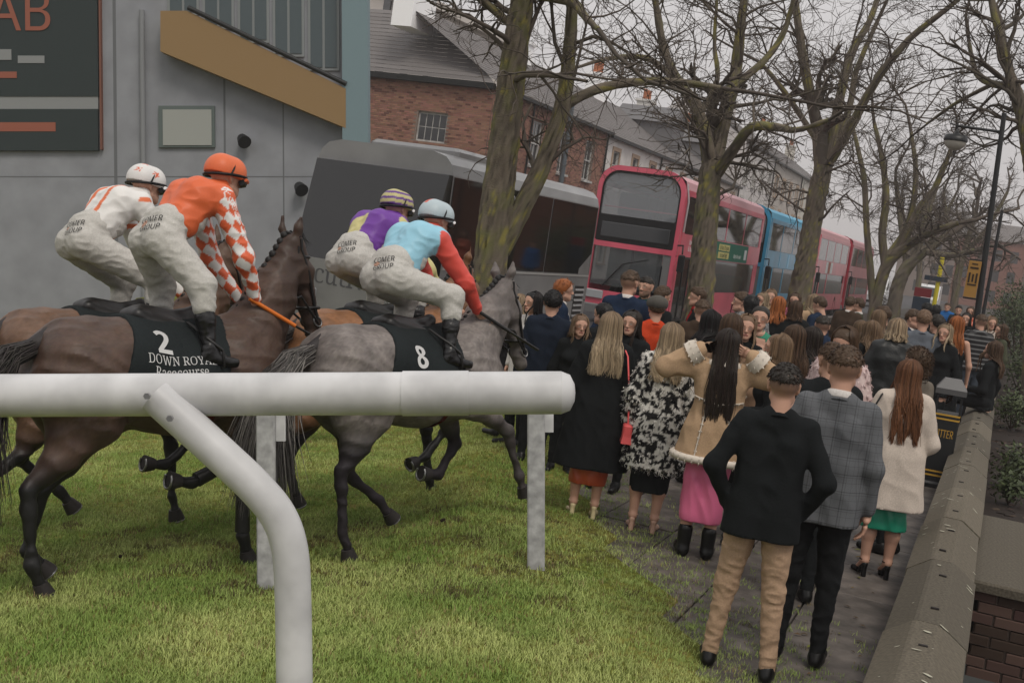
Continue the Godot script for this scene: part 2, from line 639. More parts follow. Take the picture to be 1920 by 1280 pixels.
	for i in 5:
		var kk: float = [0.92, 1.0, 1.06, 0.97, 1.12][i]
		tones.append(mat("slab%d" % i, Color(0.445 * kk, 0.415 * kk, 0.39 * kk), 0.62, {"tex": noise_tex("slabt", 0.018, 0.62, 1.0, 6, 21), "ts": 0.8, "nrm": noise_tex("slab_n", 0.06, 0, 1, 4, 6, 256, FastNoiseLite.TYPE_SIMPLEX_SMOOTH, 2.0), "ns": 0.3}))
	var cells := []
	var row := 0
	var z := -3.2
	while z > -46.0:
		var x := -0.30
		var k := 0
		while x > -7.6:
			var w := 0.60
			var off := 0.0 if k % 2 == 0 else 0.3
			cells.append(Vector3(x - w * 0.5, 0, z - 0.45 + off))
			x -= w
			k += 1
		z -= 0.9
		row += 1
	cells.sort_custom(func(a, b): return a.length_squared() < b.length_squared())
	var slab_meshes := []
	for i in 5:
		var sb := MB.new()
		sb.cbox(Vector3(0, -0.03, 0), Vector3(0.588, 0.06, 0.888), 0.006)
		slab_meshes.append(sb.mesh(tones[i]))
	var rest := MB.new()
	var cnt := 0
	for c in cells:
		if edge_dist(c.x, c.z) < -0.25: continue
		if c.z > -4.0: continue
		var y := rnd(-0.003, 0.003)
		if cnt < 290:
			var b := Basis.from_euler(Vector3(rnd(-0.006, 0.006), 0, rnd(-0.006, 0.006)))
			part("slab", slab_meshes[rng.randi() % 5], pv, Transform3D(b, Vector3(c.x, y, c.z)))
			cnt += 1
		else:
			rest.cbox(Vector3(c.x, y - 0.03, c.z), Vector3(0.588, 0.06, 0.888), 0.006)
	var ro := part("slab_field", rest.mesh(tones[1]), pv)
	ro.set_meta("kind", "stuff")
	# kerb stones
	for i in 60:
		var kz := -16.5 - i * 0.92
		pbox("kerb_stone", pv, V(-7.72, -0.075, kz), V(0.15, 0.15, 0.905), tones[4], 0.012)
	litter()

func litter() -> void:
	# fallen leaves and twigs on the paving beside the wall
	var lm := mat("leaf_litter", Color(1, 1, 1), 0.9, {"vc": true})
	var b := MB.new()
	for i in 90:
		var z := -rnd(4.6, 14.0)
		var x := -0.42 - absf(rng.randfn(0, 0.35))
		if edge_dist(x, z) < 0.2: continue
		b.col = [Color(0.10, 0.06, 0.03), Color(0.16, 0.11, 0.04), Color(0.06, 0.04, 0.025), Color(0.13, 0.14, 0.03)][rng.randi() % 4]
		var a := rnd(0, TAU)
		var d := Vector3(cos(a), 0, sin(a))
		var e := Vector3(-sin(a), 0, cos(a))
		var s := rnd(0.012, 0.035)
		var p := Vector3(x, 0.008, z)
		b.quad(p - d * s, p - e * s * 0.5 + V(0, 0.008, 0), p + d * s + V(0, 0.004, 0), p + e * s * 0.5 + V(0, 0.006, 0))
	var o := part("leaf_litter", b.mesh(lm), self)
	tag(o, "scattered dead brown leaves on paving slabs beside the low wall", "leaves")
	o.set_meta("kind", "stuff")

func grass() -> void:
	var fn := FastNoiseLite.new()
	fn.seed = 31; fn.frequency = 0.55; fn.fractal_octaves = 4
	var gm := mat("grass_blade", Color(1, 1, 1), 0.75, {"vc": true, "two": true, "spec": 0.25})
	gm.backlight_enabled = true
	gm.backlight = Color(0.35, 0.4, 0.15)
	var variants := []
	for k in 3:
		var b := MB.new()
		for i in 11:
			var a := rnd(0, TAU)
			var d := Vector3(cos(a), 0, sin(a))
			var e := Vector3(-sin(a), 0, cos(a)) * rnd(0.0014, 0.0024)
			var p := Vector3(rnd(-0.045, 0.045), 0, rnd(-0.045, 0.045))
			var h := rnd(0.015, 0.036)
			var l := rnd(0.006, 0.034)
			var kk := rnd(0.75, 1.25)
			b.col = Color(kk, kk, kk)
			var m := p + d * l * 0.4 + V(0, h * 0.65, 0)
			var t := p + d * l + V(0, h, 0)
			b.quad(p - e, p + e, m + e * 0.8, m - e * 0.8)
			b.tri(m - e * 0.8, m + e * 0.8, t)
		variants.append(b.mesh(gm))
	var xs := [[], [], []]
	var cs := [[], [], []]
	var bands := [[3.6, 5.5, 1500], [5.5, 7.5, 1150], [7.5, 10.0, 800], [10.0, 14.0, 420], [14.0, 21.0, 190]]
	for bd in bands:
		var d0: float = bd[0]
		var d1: float = bd[1]
		var wl := d1 * 0.46
		var num := int((d1 - d0) * wl * 1.95 * bd[2])
		for i in num:
			var dd := rnd(d0, d1)
			var lx := rnd(-wl * 1.2, wl * 0.75)
			var p := turf * Vector3(lx, 0, -dd)
			var sd := edge_dist(p.x, p.z)
			if sd > 1.5 or sd > rng.randf() * rng.randf() * 1.7 + 0.0: continue
			p.y = maxf(sheet_y(p.x, p.z), 0.0) if sd > -0.05 else sheet_y(p.x, p.z)
			var q := fn.get_noise_2d(p.x, p.z)
			var q2 := fn.get_noise_2d(p.x * 3.1 + 40, p.z * 3.1)
			var t := clampf(0.42 + q * 1.1 + q2 * 0.5 + rnd(-0.2, 0.2), 0, 1)
			var c := Color(0.225, 0.325, 0.075).lerp(Color(0.46, 0.51, 0.18), t)
			if rng.randf() < 0.05: c = Color(0.30, 0.23, 0.11)
			# churned turf where the hooves have struck
			if dd > 7.0 and dd < 9.6 and q2 > 0.12 and rng.randf() < 0.55:
				c = Color(0.11, 0.085, 0.045)
				if rng.randf() < 0.5: continue
			c = c * rnd(0.8, 1.15)
			var s := rnd(0.75, 1.25) * (1.0 if sd < -0.3 else 0.75)
			var k := rng.randi() % 3
			var bs := Basis(Vector3.UP, rnd(0, TAU)).scaled(Vector3(s, s * rnd(0.7, 1.3), s))
			xs[k].append(Transform3D(bs, p)); cs[k].append(c)
	for k in 3:
		var mm := MultiMesh.new()
		mm.transform_format = MultiMesh.TRANSFORM_3D
		mm.use_colors = true
		mm.mesh = variants[k]
		mm.instance_count = xs[k].size()
		for i in xs[k].size():
			mm.set_instance_transform(i, xs[k][i]); mm.set_instance_color(i, cs[k][i])
		var o := MultiMeshInstance3D.new()
		o.multimesh = mm
		o.name = numbered("grass")
		add_child(o)
		tag(o, "short green and straw coloured turf grass under the horses", "grass", "turf grass")
		o.set_meta("kind", "stuff")

# ------------------------------------------------------------------ heads and hands shared by every figure
var head_m: MB
var head_f: MB
var hand_mb := {}
const SKIN := Color(0.50, 0.29, 0.205)
func make_heads() -> void:
	for fem in 2:
		var j := 0.0 if fem == 0 else -0.006
		var pr := [
			[V(0, 0.035, -0.022), 0.074, V(0, 0.03, 0.028), 0.078, 0.03],
			[V(-0.012, 0.05, 0.0), 0.07, V(0.012, 0.05, 0.0), 0.07, 0.03],
			[V(0, 0.0, -0.03), 0.066 + j * 0.5, V(0, -0.055, -0.042), 0.05 + j, 0.03],
			[V(-0.045 - j, -0.06, -0.015), 0.024, V(-0.012, -0.092, -0.068), 0.021 + j * 0.3, 0.03],
			[V(0.045 + j, -0.06, -0.015), 0.024, V(0.012, -0.092, -0.068), 0.021 + j * 0.3, 0.03],
			[V(0, 0.008, -0.094), 0.008, V(0, -0.026, -0.112), 0.0115, 0.014],
			[V(-0.012, -0.03, -0.1), 0.0085, V(0.012, -0.03, -0.1), 0.0085, 0.008],
			[V(-0.017, -0.057, -0.089), 0.0075, V(0.017, -0.057, -0.089), 0.0075, 0.008],
			[V(-0.015, -0.066, -0.087), 0.0075, V(0.015, -0.066, -0.087), 0.0075, 0.006],
			[V(-0.045, 0.024, -0.076), 0.012, V(-0.015, 0.024, -0.088), 0.011, 0.012],
			[V(0.045, 0.024, -0.076), 0.012, V(0.015, 0.024, -0.088), 0.011, 0.012],
			[V(-0.078, 0.022, 0.004), 0.011, V(-0.074, -0.028, -0.002), 0.008, 0.006],
			[V(-0.083, 0.02, 0.014), 0.009, V(-0.08, -0.018, 0.008), 0.008, 0.008],
			[V(0.078, 0.022, 0.004), 0.011, V(0.074, -0.028, -0.002), 0.008, 0.006],
			[V(0.083, 0.02, 0.014), 0.009, V(0.08, -0.018, 0.008), 0.008, 0.008],
			[V(0, -0.045, 0.012), 0.052 + j, V(0, -0.17, 0.03), 0.055 + j * 1.4, 0.03]]
		var m := MB.new()
		m.col = SKIN
		sdf(m, pr, 0.0055)
		for i in m.v.size():
			var p := m.v[i]
			if p.z < -0.06:
				for sx in [-1.0, 1.0]:
					var e := Vector2(p.x - sx * 0.032, (p.y - 0.003) * 2.1)
					if e.length() < 0.0055: m.c[i] = Color(0.07, 0.05, 0.04)
					elif e.length() < 0.0125: m.c[i] = Color(0.56, 0.46, 0.41)
					var b := Vector2((p.x - sx * 0.032) * 0.42, p.y - 0.0285)
					if b.length() < 0.0070: m.c[i] = Color(0.17, 0.10, 0.07)
				if absf(p.x) < 0.024 and absf(p.y + 0.0615) < 0.0095 - absf(p.x) * 0.12 and p.z < -0.08: m.c[i] = Color(0.42, 0.16, 0.13) if fem == 1 else Color(0.40, 0.19, 0.14)
				if Vector2(absf(p.x) - 0.042, p.y + 0.025).length() < 0.018: m.c[i] = SKIN.lerp(Color(0.55, 0.23, 0.17), 0.4)
		if fem == 0: head_m = m
		else: head_f = m
	# hands: wrist at the origin, fingers towards -Y, palm facing -Z, thumb on +X
	for kind in ["relaxed", "grip", "flat"]:
		var cu: float = {"relaxed": 0.5, "grip": 1.45, "flat": 0.12}[kind]
		var pr := [[V(-0.025, -0.045, 0), 0.016, V(0.022, -0.045, 0), 0.016, 0.012], [V(-0.028, -0.08, 0), 0.013, V(0.026, -0.08, 0), 0.013, 0.012], [V(0, 0.03, 0), 0.026, V(0, -0.03, 0), 0.024, 0.02]]
		for f in 4:
			var bx := -0.031 + f * 0.0195
			var ln: float = [0.030, 0.038, 0.041, 0.036][f]
			var p := V(bx, -0.085, 0)
			var a := 0.0
			for s in 3:
				a += cu * [0.5, 0.75, 0.6][s]
				var l: float = ln * [1.0, 0.72, 0.6][s]
				var q := p + V(bx * 0.08, -cos(a) * l, -sin(a) * l)
				pr.append([p, 0.0098 - s * 0.001, q, 0.0088 - s * 0.0012, 0.004])
				p = q
		var t0 := V(0.024, -0.03, -0.008)
		var t1 := V(0.048, -0.062, -0.022 - cu * 0.012)
		var t2 := V(0.044 - cu * 0.012, -0.095, -0.03 - cu * 0.018)
		pr.append([t0, 0.015, t1, 0.011, 0.01]); pr.append([t1, 0.011, t2, 0.0085, 0.004])
		var m := MB.new()
		m.col = SKIN
		sdf(m, pr, 0.0065)
		hand_mb[kind] = m
# basis whose -Y runs along dir and whose -Z is nearest to palm
func hand_basis(dir: Vector3, palm: Vector3) -> Basis:
	var y := -dir.normalized()
	var z := -(palm - y * palm.dot(y)).normalized()
	return Basis(y.cross(z), y, z)

# ------------------------------------------------------------------ horses
func hcol(m: MB, fn: FastNoiseLite, kind: String) -> void:
	for i in m.v.size():
		var p := m.v[i]
		var t := fn.get_noise_3dv(p * 6.0)
		var f := fn.get_noise_3dv(p * 40.0)
		var c: Color
		if kind == "grey":
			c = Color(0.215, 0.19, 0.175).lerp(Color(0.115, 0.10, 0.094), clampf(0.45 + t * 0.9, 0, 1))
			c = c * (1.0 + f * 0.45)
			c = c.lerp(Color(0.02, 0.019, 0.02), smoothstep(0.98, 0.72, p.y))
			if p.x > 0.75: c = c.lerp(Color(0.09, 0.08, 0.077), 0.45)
		else:
			var base := Color(0.105, 0.060, 0.038)
			if kind == "dark": base = Color(0.062, 0.038, 0.028)
			elif kind == "orange": base = Color(0.185, 0.088, 0.042)
			c = base.lerp(base * 1.45, clampf(0.5 + t, 0, 1)) * (1.0 + f * 0.3)
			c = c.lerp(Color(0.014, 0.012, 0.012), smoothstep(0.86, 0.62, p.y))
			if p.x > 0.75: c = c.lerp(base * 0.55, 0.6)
		c.a = 1.0
		m.c[i] = c
func horse(o: Node3D, kind: String, legs: Array, poll: Vector3, muz: Vector3, num: String, boots := false) -> void:
	var hm := mat("coat_" + kind, Color(1, 1, 1), 0.5 if kind != "grey" else 0.65, {"vc": true, "spec": 0.4, "nrm": noise_tex("hide_n", 0.08, 0, 1, 4, 15, 256, FastNoiseLite.TYPE_SIMPLEX_SMOOTH, 2.0), "ns": 0.25, "ts": 3.0})
	var black := mat("horse_hair", Color(1, 1, 1), 0.6, {"vc": true})
	var leather := mat("black_leather", Color(0.085, 0.08, 0.08), 0.45, {"spec": 0.5})
	var steel := mat("steel", Color(0.6, 0.6, 0.6), 0.35, {"metal": 0.9})
	var fn := FastNoiseLite.new()
	fn.seed = hash(kind) % 100; fn.frequency = 1.0; fn.fractal_octaves = 3
	var body := [
		[V(-0.62, 1.34, -0.13), 0.20, V(-0.34, 1.33, -0.15), 0.22, 0.1],
		[V(-0.62, 1.34, 0.13), 0.20, V(-0.34, 1.33, 0.15), 0.22, 0.1],
		[V(-0.58, 1.43, 0), 0.18, V(-0.1, 1.37, 0), 0.20, 0.12],
		[V(-0.74, 1.18, -0.11), 0.15, V(-0.6, 1.3, -0.12), 0.19, 0.1],
		[V(-0.74, 1.18, 0.11), 0.15, V(-0.6, 1.3, 0.12), 0.19, 0.1],
		[V(-0.38, 1.24, 0), 0.285, V(0.05, 1.19, 0), 0.315, 0.12],
		[V(0.05, 1.19, 0), 0.315, V(0.42, 1.2, 0), 0.30, 0.12],
		[V(0.42, 1.2, 0), 0.29, V(0.64, 1.2, 0), 0.22, 0.1],
		[V(0.02, 1.42, 0), 0.11, V(0.4, 1.48, 0), 0.115, 0.12],
		[V(0.42, 1.38, -0.12), 0.13, V(0.6, 1.1, -0.15), 0.14, 0.08],
		[V(0.42, 1.38, 0.12), 0.13, V(0.6, 1.1, 0.15), 0.14, 0.08]]
	var nb := V(0.52, 1.34, 0)
	var nm := nb.lerp(poll, 0.52) + V(0.03, 0.02, 0)
	body.append([nb, 0.225, nm, 0.155, 0.1])
	body.append([nb + V(0.02, -0.1, 0), 0.17, nm + V(0.05, -0.09, 0), 0.1, 0.08])
	body.append([nm, 0.15, poll, 0.092, 0.08])
	var dn := (muz - poll)
	var fwd := V(1, 0, -0.25).normalized()
	var chk := poll + dn * 0.3
	body.append([poll + V(0.02, -0.02, 0), 0.088, chk, 0.098, 0.05])
	body.append([chk - fwd * 0.06, 0.088, chk + fwd * 0.01, 0.09, 0.04])
	body.append([chk + fwd * 0.02, 0.082, muz - dn * 0.14, 0.058, 0.05])
	body.append([muz - dn * 0.14, 0.058, muz, 0.056, 0.03])
	body.append([muz - fwd * 0.03, 0.042, muz + dn * 0.03 - fwd * 0.02, 0.04, 0.03])
	var side := dn.cross(fwd).normalized()
	for s in [-1.0, 1.0]:
		body.append([poll + side * s * 0.05 + V(-0.0, 0.06, 0), 0.028, poll + side * s * 0.075 + V(0.0, 0.13, 0), 0.032, 0.02])
		body.append([poll + side * s * 0.075 + V(0.0, 0.13, 0), 0.03, poll + side * s * 0.09 + V(0.015, 0.225, 0), 0.006, 0.02])
		body.append([chk + side * s * 0.066 - dn * 0.06 + fwd * 0.045, 0.026, chk + side * s * 0.06 - dn * 0.02 + fwd * 0.045, 0.024, 0.02])
	for li in 4:
		var hind := li < 2
		var sz := (0.14 if li % 2 == 0 else -0.14)
		var L: Array = legs[li]
		var j := []
		for q in L: j.append(V(q[0], q[1], sz))
		if hind:
			body.append([V(-0.52, 1.24, sz * 1.1), 0.20, j[0], 0.135, 0.1])
			body.append([V(-0.68, 1.15, sz), 0.15, j[0].lerp(j[1], 0.45) + V(-0.03, 0, 0), 0.085, 0.08])
			body.append([j[0], 0.128, j[0].lerp(j[1], 0.6), 0.082, 0.06])
			body.append([j[0].lerp(j[1], 0.5), 0.088, j[1], 0.05, 0.05])
			body.append([j[1], 0.054, j[1].lerp(j[2], 0.3), 0.038, 0.03])
			body.append([j[1].lerp(j[2], 0.25), 0.038, j[2], 0.034, 0.03])
		else:
			body.append([V(0.48, 1.15, sz * 1.05), 0.155, j[0], 0.112, 0.08])
			body.append([j[0], 0.105, j[0].lerp(j[1], 0.6), 0.064, 0.05])
			body.append([j[0].lerp(j[1], 0.55), 0.066, j[1], 0.048, 0.04])
			body.append([j[1], 0.05, j[1].lerp(j[2], 0.25), 0.036, 0.03])
			body.append([j[1].lerp(j[2], 0.2), 0.035, j[2], 0.032, 0.03])
		body.append([j[2], 0.041, j[2].lerp(j[3], 0.2), 0.037, 0.02])
		body.append([j[2], 0.033, j[2].lerp(j[3], 0.75), 0.036, 0.02])
	var m := MB.new()
	sdf(m, body, 0.0175, {"fold": 0.0055, "ff": 0.75, "seed": 1.7})
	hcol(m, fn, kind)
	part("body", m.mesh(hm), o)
	# hooves: frustum with a steel shoe
	for li in 4:
		var L: Array = legs[li]
		var sz := (0.14 if li % 2 == 0 else -0.14)
		var a := V(L[2][0], L[2][1], sz)
		var b := V(L[3][0], L[3][1], sz)
		var ax := (b - a).normalized()
		var hb := MB.new()
		hb.col = Color(0.035, 0.03, 0.028)
		var tip := b + ax * 0.035
		hb.tube([b - ax * 0.045, b - ax * 0.01, tip], [0.042, 0.052, 0.062], 12)
		var ho := part("hoof", hb.mesh(black), o)
		var sh := MB.new()
		var up := ax.cross(V(0, 0, 1)).normalized()
		var pts := []
		for k in 11:
			var an := -2.3 + 4.6 * k / 10.0
			pts.append(tip + ax * 0.006 + (up * -cos(an) + V(0, 0, 1) * sin(an)) * 0.052)
		sh.tube(pts, [0.009], 5)
		part("horseshoe", sh.mesh(steel), ho)
		if boots and li >= 2:
			var k1 := V(L[1][0], L[1][1], sz)
			var bt := MB.new()
			bt.tube([k1.lerp(a, 0.3), k1.lerp(a, 0.6), k1.lerp(a, 0.92)], [0.047, 0.046, 0.05], 10)
			part("tendon_boot", bt.mesh(leather), o)
	# tail
	var tl := MB.new()
	var root := V(-0.80, 1.44, 0)
	for i in 1300:
		var u := rng.randf()
		var w := rnd(-1, 1)
		var len := rnd(0.55, 0.95)
		var gcol := Color(0.03, 0.026, 0.024) if kind != "grey" else (Color(0.06, 0.055, 0.052) if rng.randf() < 0.6 else Color(0.15, 0.14, 0.13))
		tl.col = gcol * rnd(0.6, 1.7)
		var p0 := root + V(rnd(-0.05, 0.06), rnd(-0.04, 0.03), rnd(-0.04, 0.04))
		var sp := rnd(-0.12, 0.12)
		tl.tube([p0, p0 + V(-0.16, -0.03 - u * 0.05, w * 0.05), p0 + V(-0.24 - u * 0.12, -0.3 * len, w * 0.09 + sp * 0.4), p0 + V(-0.28 - u * 0.22, -0.75 * len, w * 0.10 + sp), p0 + V(-0.26 - u * 0.32, -1.1 * len, w * 0.11 + sp * 1.6)], [0.004, 0.0045, 0.004, 0.003, 0.0008], 3, false)
	tl.col = Color(0.025, 0.022, 0.02)
	tl.tube([V(-0.70, 1.50, 0), root, root + V(-0.13, -0.06, 0), root + V(-0.2, -0.35, 0)], [0.06, 0.055, 0.05, 0.02], 8)
	part("tail", tl.mesh(black), o)
	# plaited mane and forelock
	var mn := MB.new()
	mn.col = Color(0.018, 0.016, 0.016)
	for i in 15:
		var t := i / 14.0
		var p: Vector3 = (nb + V(-0.1, 0.17, 0)).lerp(nm + V(-0.1, 0.1, 0), t * 2) if t < 0.5 else (nm + V(-0.1, 0.1, 0)).lerp(poll + V(-0.05, 0.075, 0), t * 2 - 1)
		mn.lathe([Vector2(0.001, -0.03), Vector2(0.02, -0.022), Vector2(0.027, 0), Vector2(0.02, 0.022), Vector2(0.001, 0.03)], 7, Transform3D(Basis(V(0, 0, 1), 0.6), p))
	for i in 30:
		var p := poll + V(rnd(-0.03, 0.03), 0.07, rnd(-0.04, 0.04))
		mn.tube([p, p + V(rnd(0.0, 0.06), rnd(0.0, 0.05), rnd(-0.04, 0.04)), p + V(rnd(0.06, 0.12), rnd(-0.1, -0.02), rnd(-0.05, 0.05))], [0.006, 0.005, 0.001], 3, false)
	part("mane", mn.mesh(black), o)
	# saddle cloth, saddle, girth
	var cl := MB.new()
	var bp := []
	for q in [body[0], body[1], body[2], body[5], body[6], body[8]]: bp.append([q[0], q[1] + 0.02, q[2], q[3] + 0.02, q[4]])
	sdf(cl, bp, 0.017, {"clips": [Plane(V(1, -0.22, 0).normalized(), 0.0), Plane(V(-1, 0.3, 0).normalized(), 0.77), Plane(V(0, -1, 0), -1.12)]})
	var clm := cloth("saddlecloth", Color(0.155, 0.175, 0.18), 0.8)
	var co := part("saddle_cloth", cl.mesh(clm), o)
	if num != "":
		var tb := Basis(V(1, 0, 0), V(0, 0.85, -0.53), V(0, 0.53, 0.85))
		var at := V(-0.165, 1.42, 0.26) if num == "2" else V(-0.13, 1.36, 0.3)
		text_on(co, num, 0.165, Transform3D(tb, at + tb.z * 0.15), bp, Color(0.86, 0.86, 0.86), "Droid Sans", 0.004, true)
		if num == "2":
			text_on(co, "DOWN ROYAL", 0.05, Transform3D(tb, at + V(0.10, -0.115, 0.04) + tb.z * 0.15), bp, Color(0.82, 0.82, 0.82), "Droid Serif")
			text_on(co, "Racecourse", 0.048, Transform3D(tb, at + V(0.09, -0.18, 0.06) + tb.z * 0.15), bp, Color(0.82, 0.82, 0.82), "Droid Serif")
	var sd := MB.new()
	sdf(sd, [[V(-0.16, 1.60, 0), 0.075, V(0.1, 1.57, 0), 0.06, 0.06], [V(-0.16, 1.56, -0.07), 0.06, V(0.12, 1.5, -0.1), 0.06, 0.06], [V(-0.16, 1.56, 0.07), 0.06, V(0.12, 1.5, 0.1), 0.06, 0.06], [V(0.12, 1.58, 0), 0.06, V(0.2, 1.62, 0), 0.05, 0.05], [V(-0.22, 1.61, -0.08), 0.04, V(-0.22, 1.61, 0.08), 0.04, 0.05]], 0.014)
	part("saddle", sd.mesh(leather), o)
	var gp := []
	for k in 19:
		var a := -2.4 + 4.8 * k / 18.0
		gp.append(V(0.14 + 0.05 * cos(a), 1.19 - cos(a) * 0.335, sin(a) * 0.33))
	ptube("girth", o, gp, [0.035], cloth("girth", Color(0.33, 0.13, 0.10)), 6, 0.25)
	# bridle
	var br := MB.new()
	for s in [-1.0, 1.0]:
		var ea: Vector3 = poll + side * s * 0.098
		var ckp: Vector3 = chk + side * s * 0.10
		var bit: Vector3 = muz - dn * 0.16 + side * s * 0.062
		br.tube([ea + V(0, 0.05, 0), ea - V(0.0, 0.02, 0), ckp, bit], [0.011], 5)
		br.tube([ea + V(-0.02, 0.0, 0), chk - fwd * 0.12 + side * s * 0.06 + dn * 0.1, chk - fwd * 0.13 + dn * 0.16], [0.009], 5)
		br.tube([bit + dn * 0.04, bit + V(-0.18, 0.16, s * 0.08), V(0.62, 1.62, s * 0.1)], [0.009], 5)
		var rg := []
		for k in 11: rg.append(bit + dn * 0.02 + (fwd * cos(TAU * k / 10.0) + dn.normalized() * sin(TAU * k / 10.0)) * 0.038)
		var rb := MB.new()
		rb.tube(rg, [0.006], 5)
		part("bit_ring", rb.mesh(steel), o)
	var nbp := []
	var bwp := []
	for k in 17:
		var a := TAU * k / 16.0
		nbp.append(muz - dn * 0.30 + fwd * 0.0 + (fwd * cos(a) * 0.082 + side * sin(a) * 0.078))
		bwp.append(poll + dn * 0.12 + (fwd * cos(a) * 0.108 + side * sin(a) * 0.1))
	br.tube(nbp, [0.012], 5); br.tube(bwp.slice(0, 5), [0.011], 5); br.tube(bwp.slice(12, 17), [0.011], 5)
	br.tube([poll + side * 0.09 + V(0, 0.06, 0), poll + V(-0.03, 0.1, 0), poll - side * 0.09 + V(0, 0.06, 0)], [0.011], 5)
	part("bridle", br.mesh(leather), o)

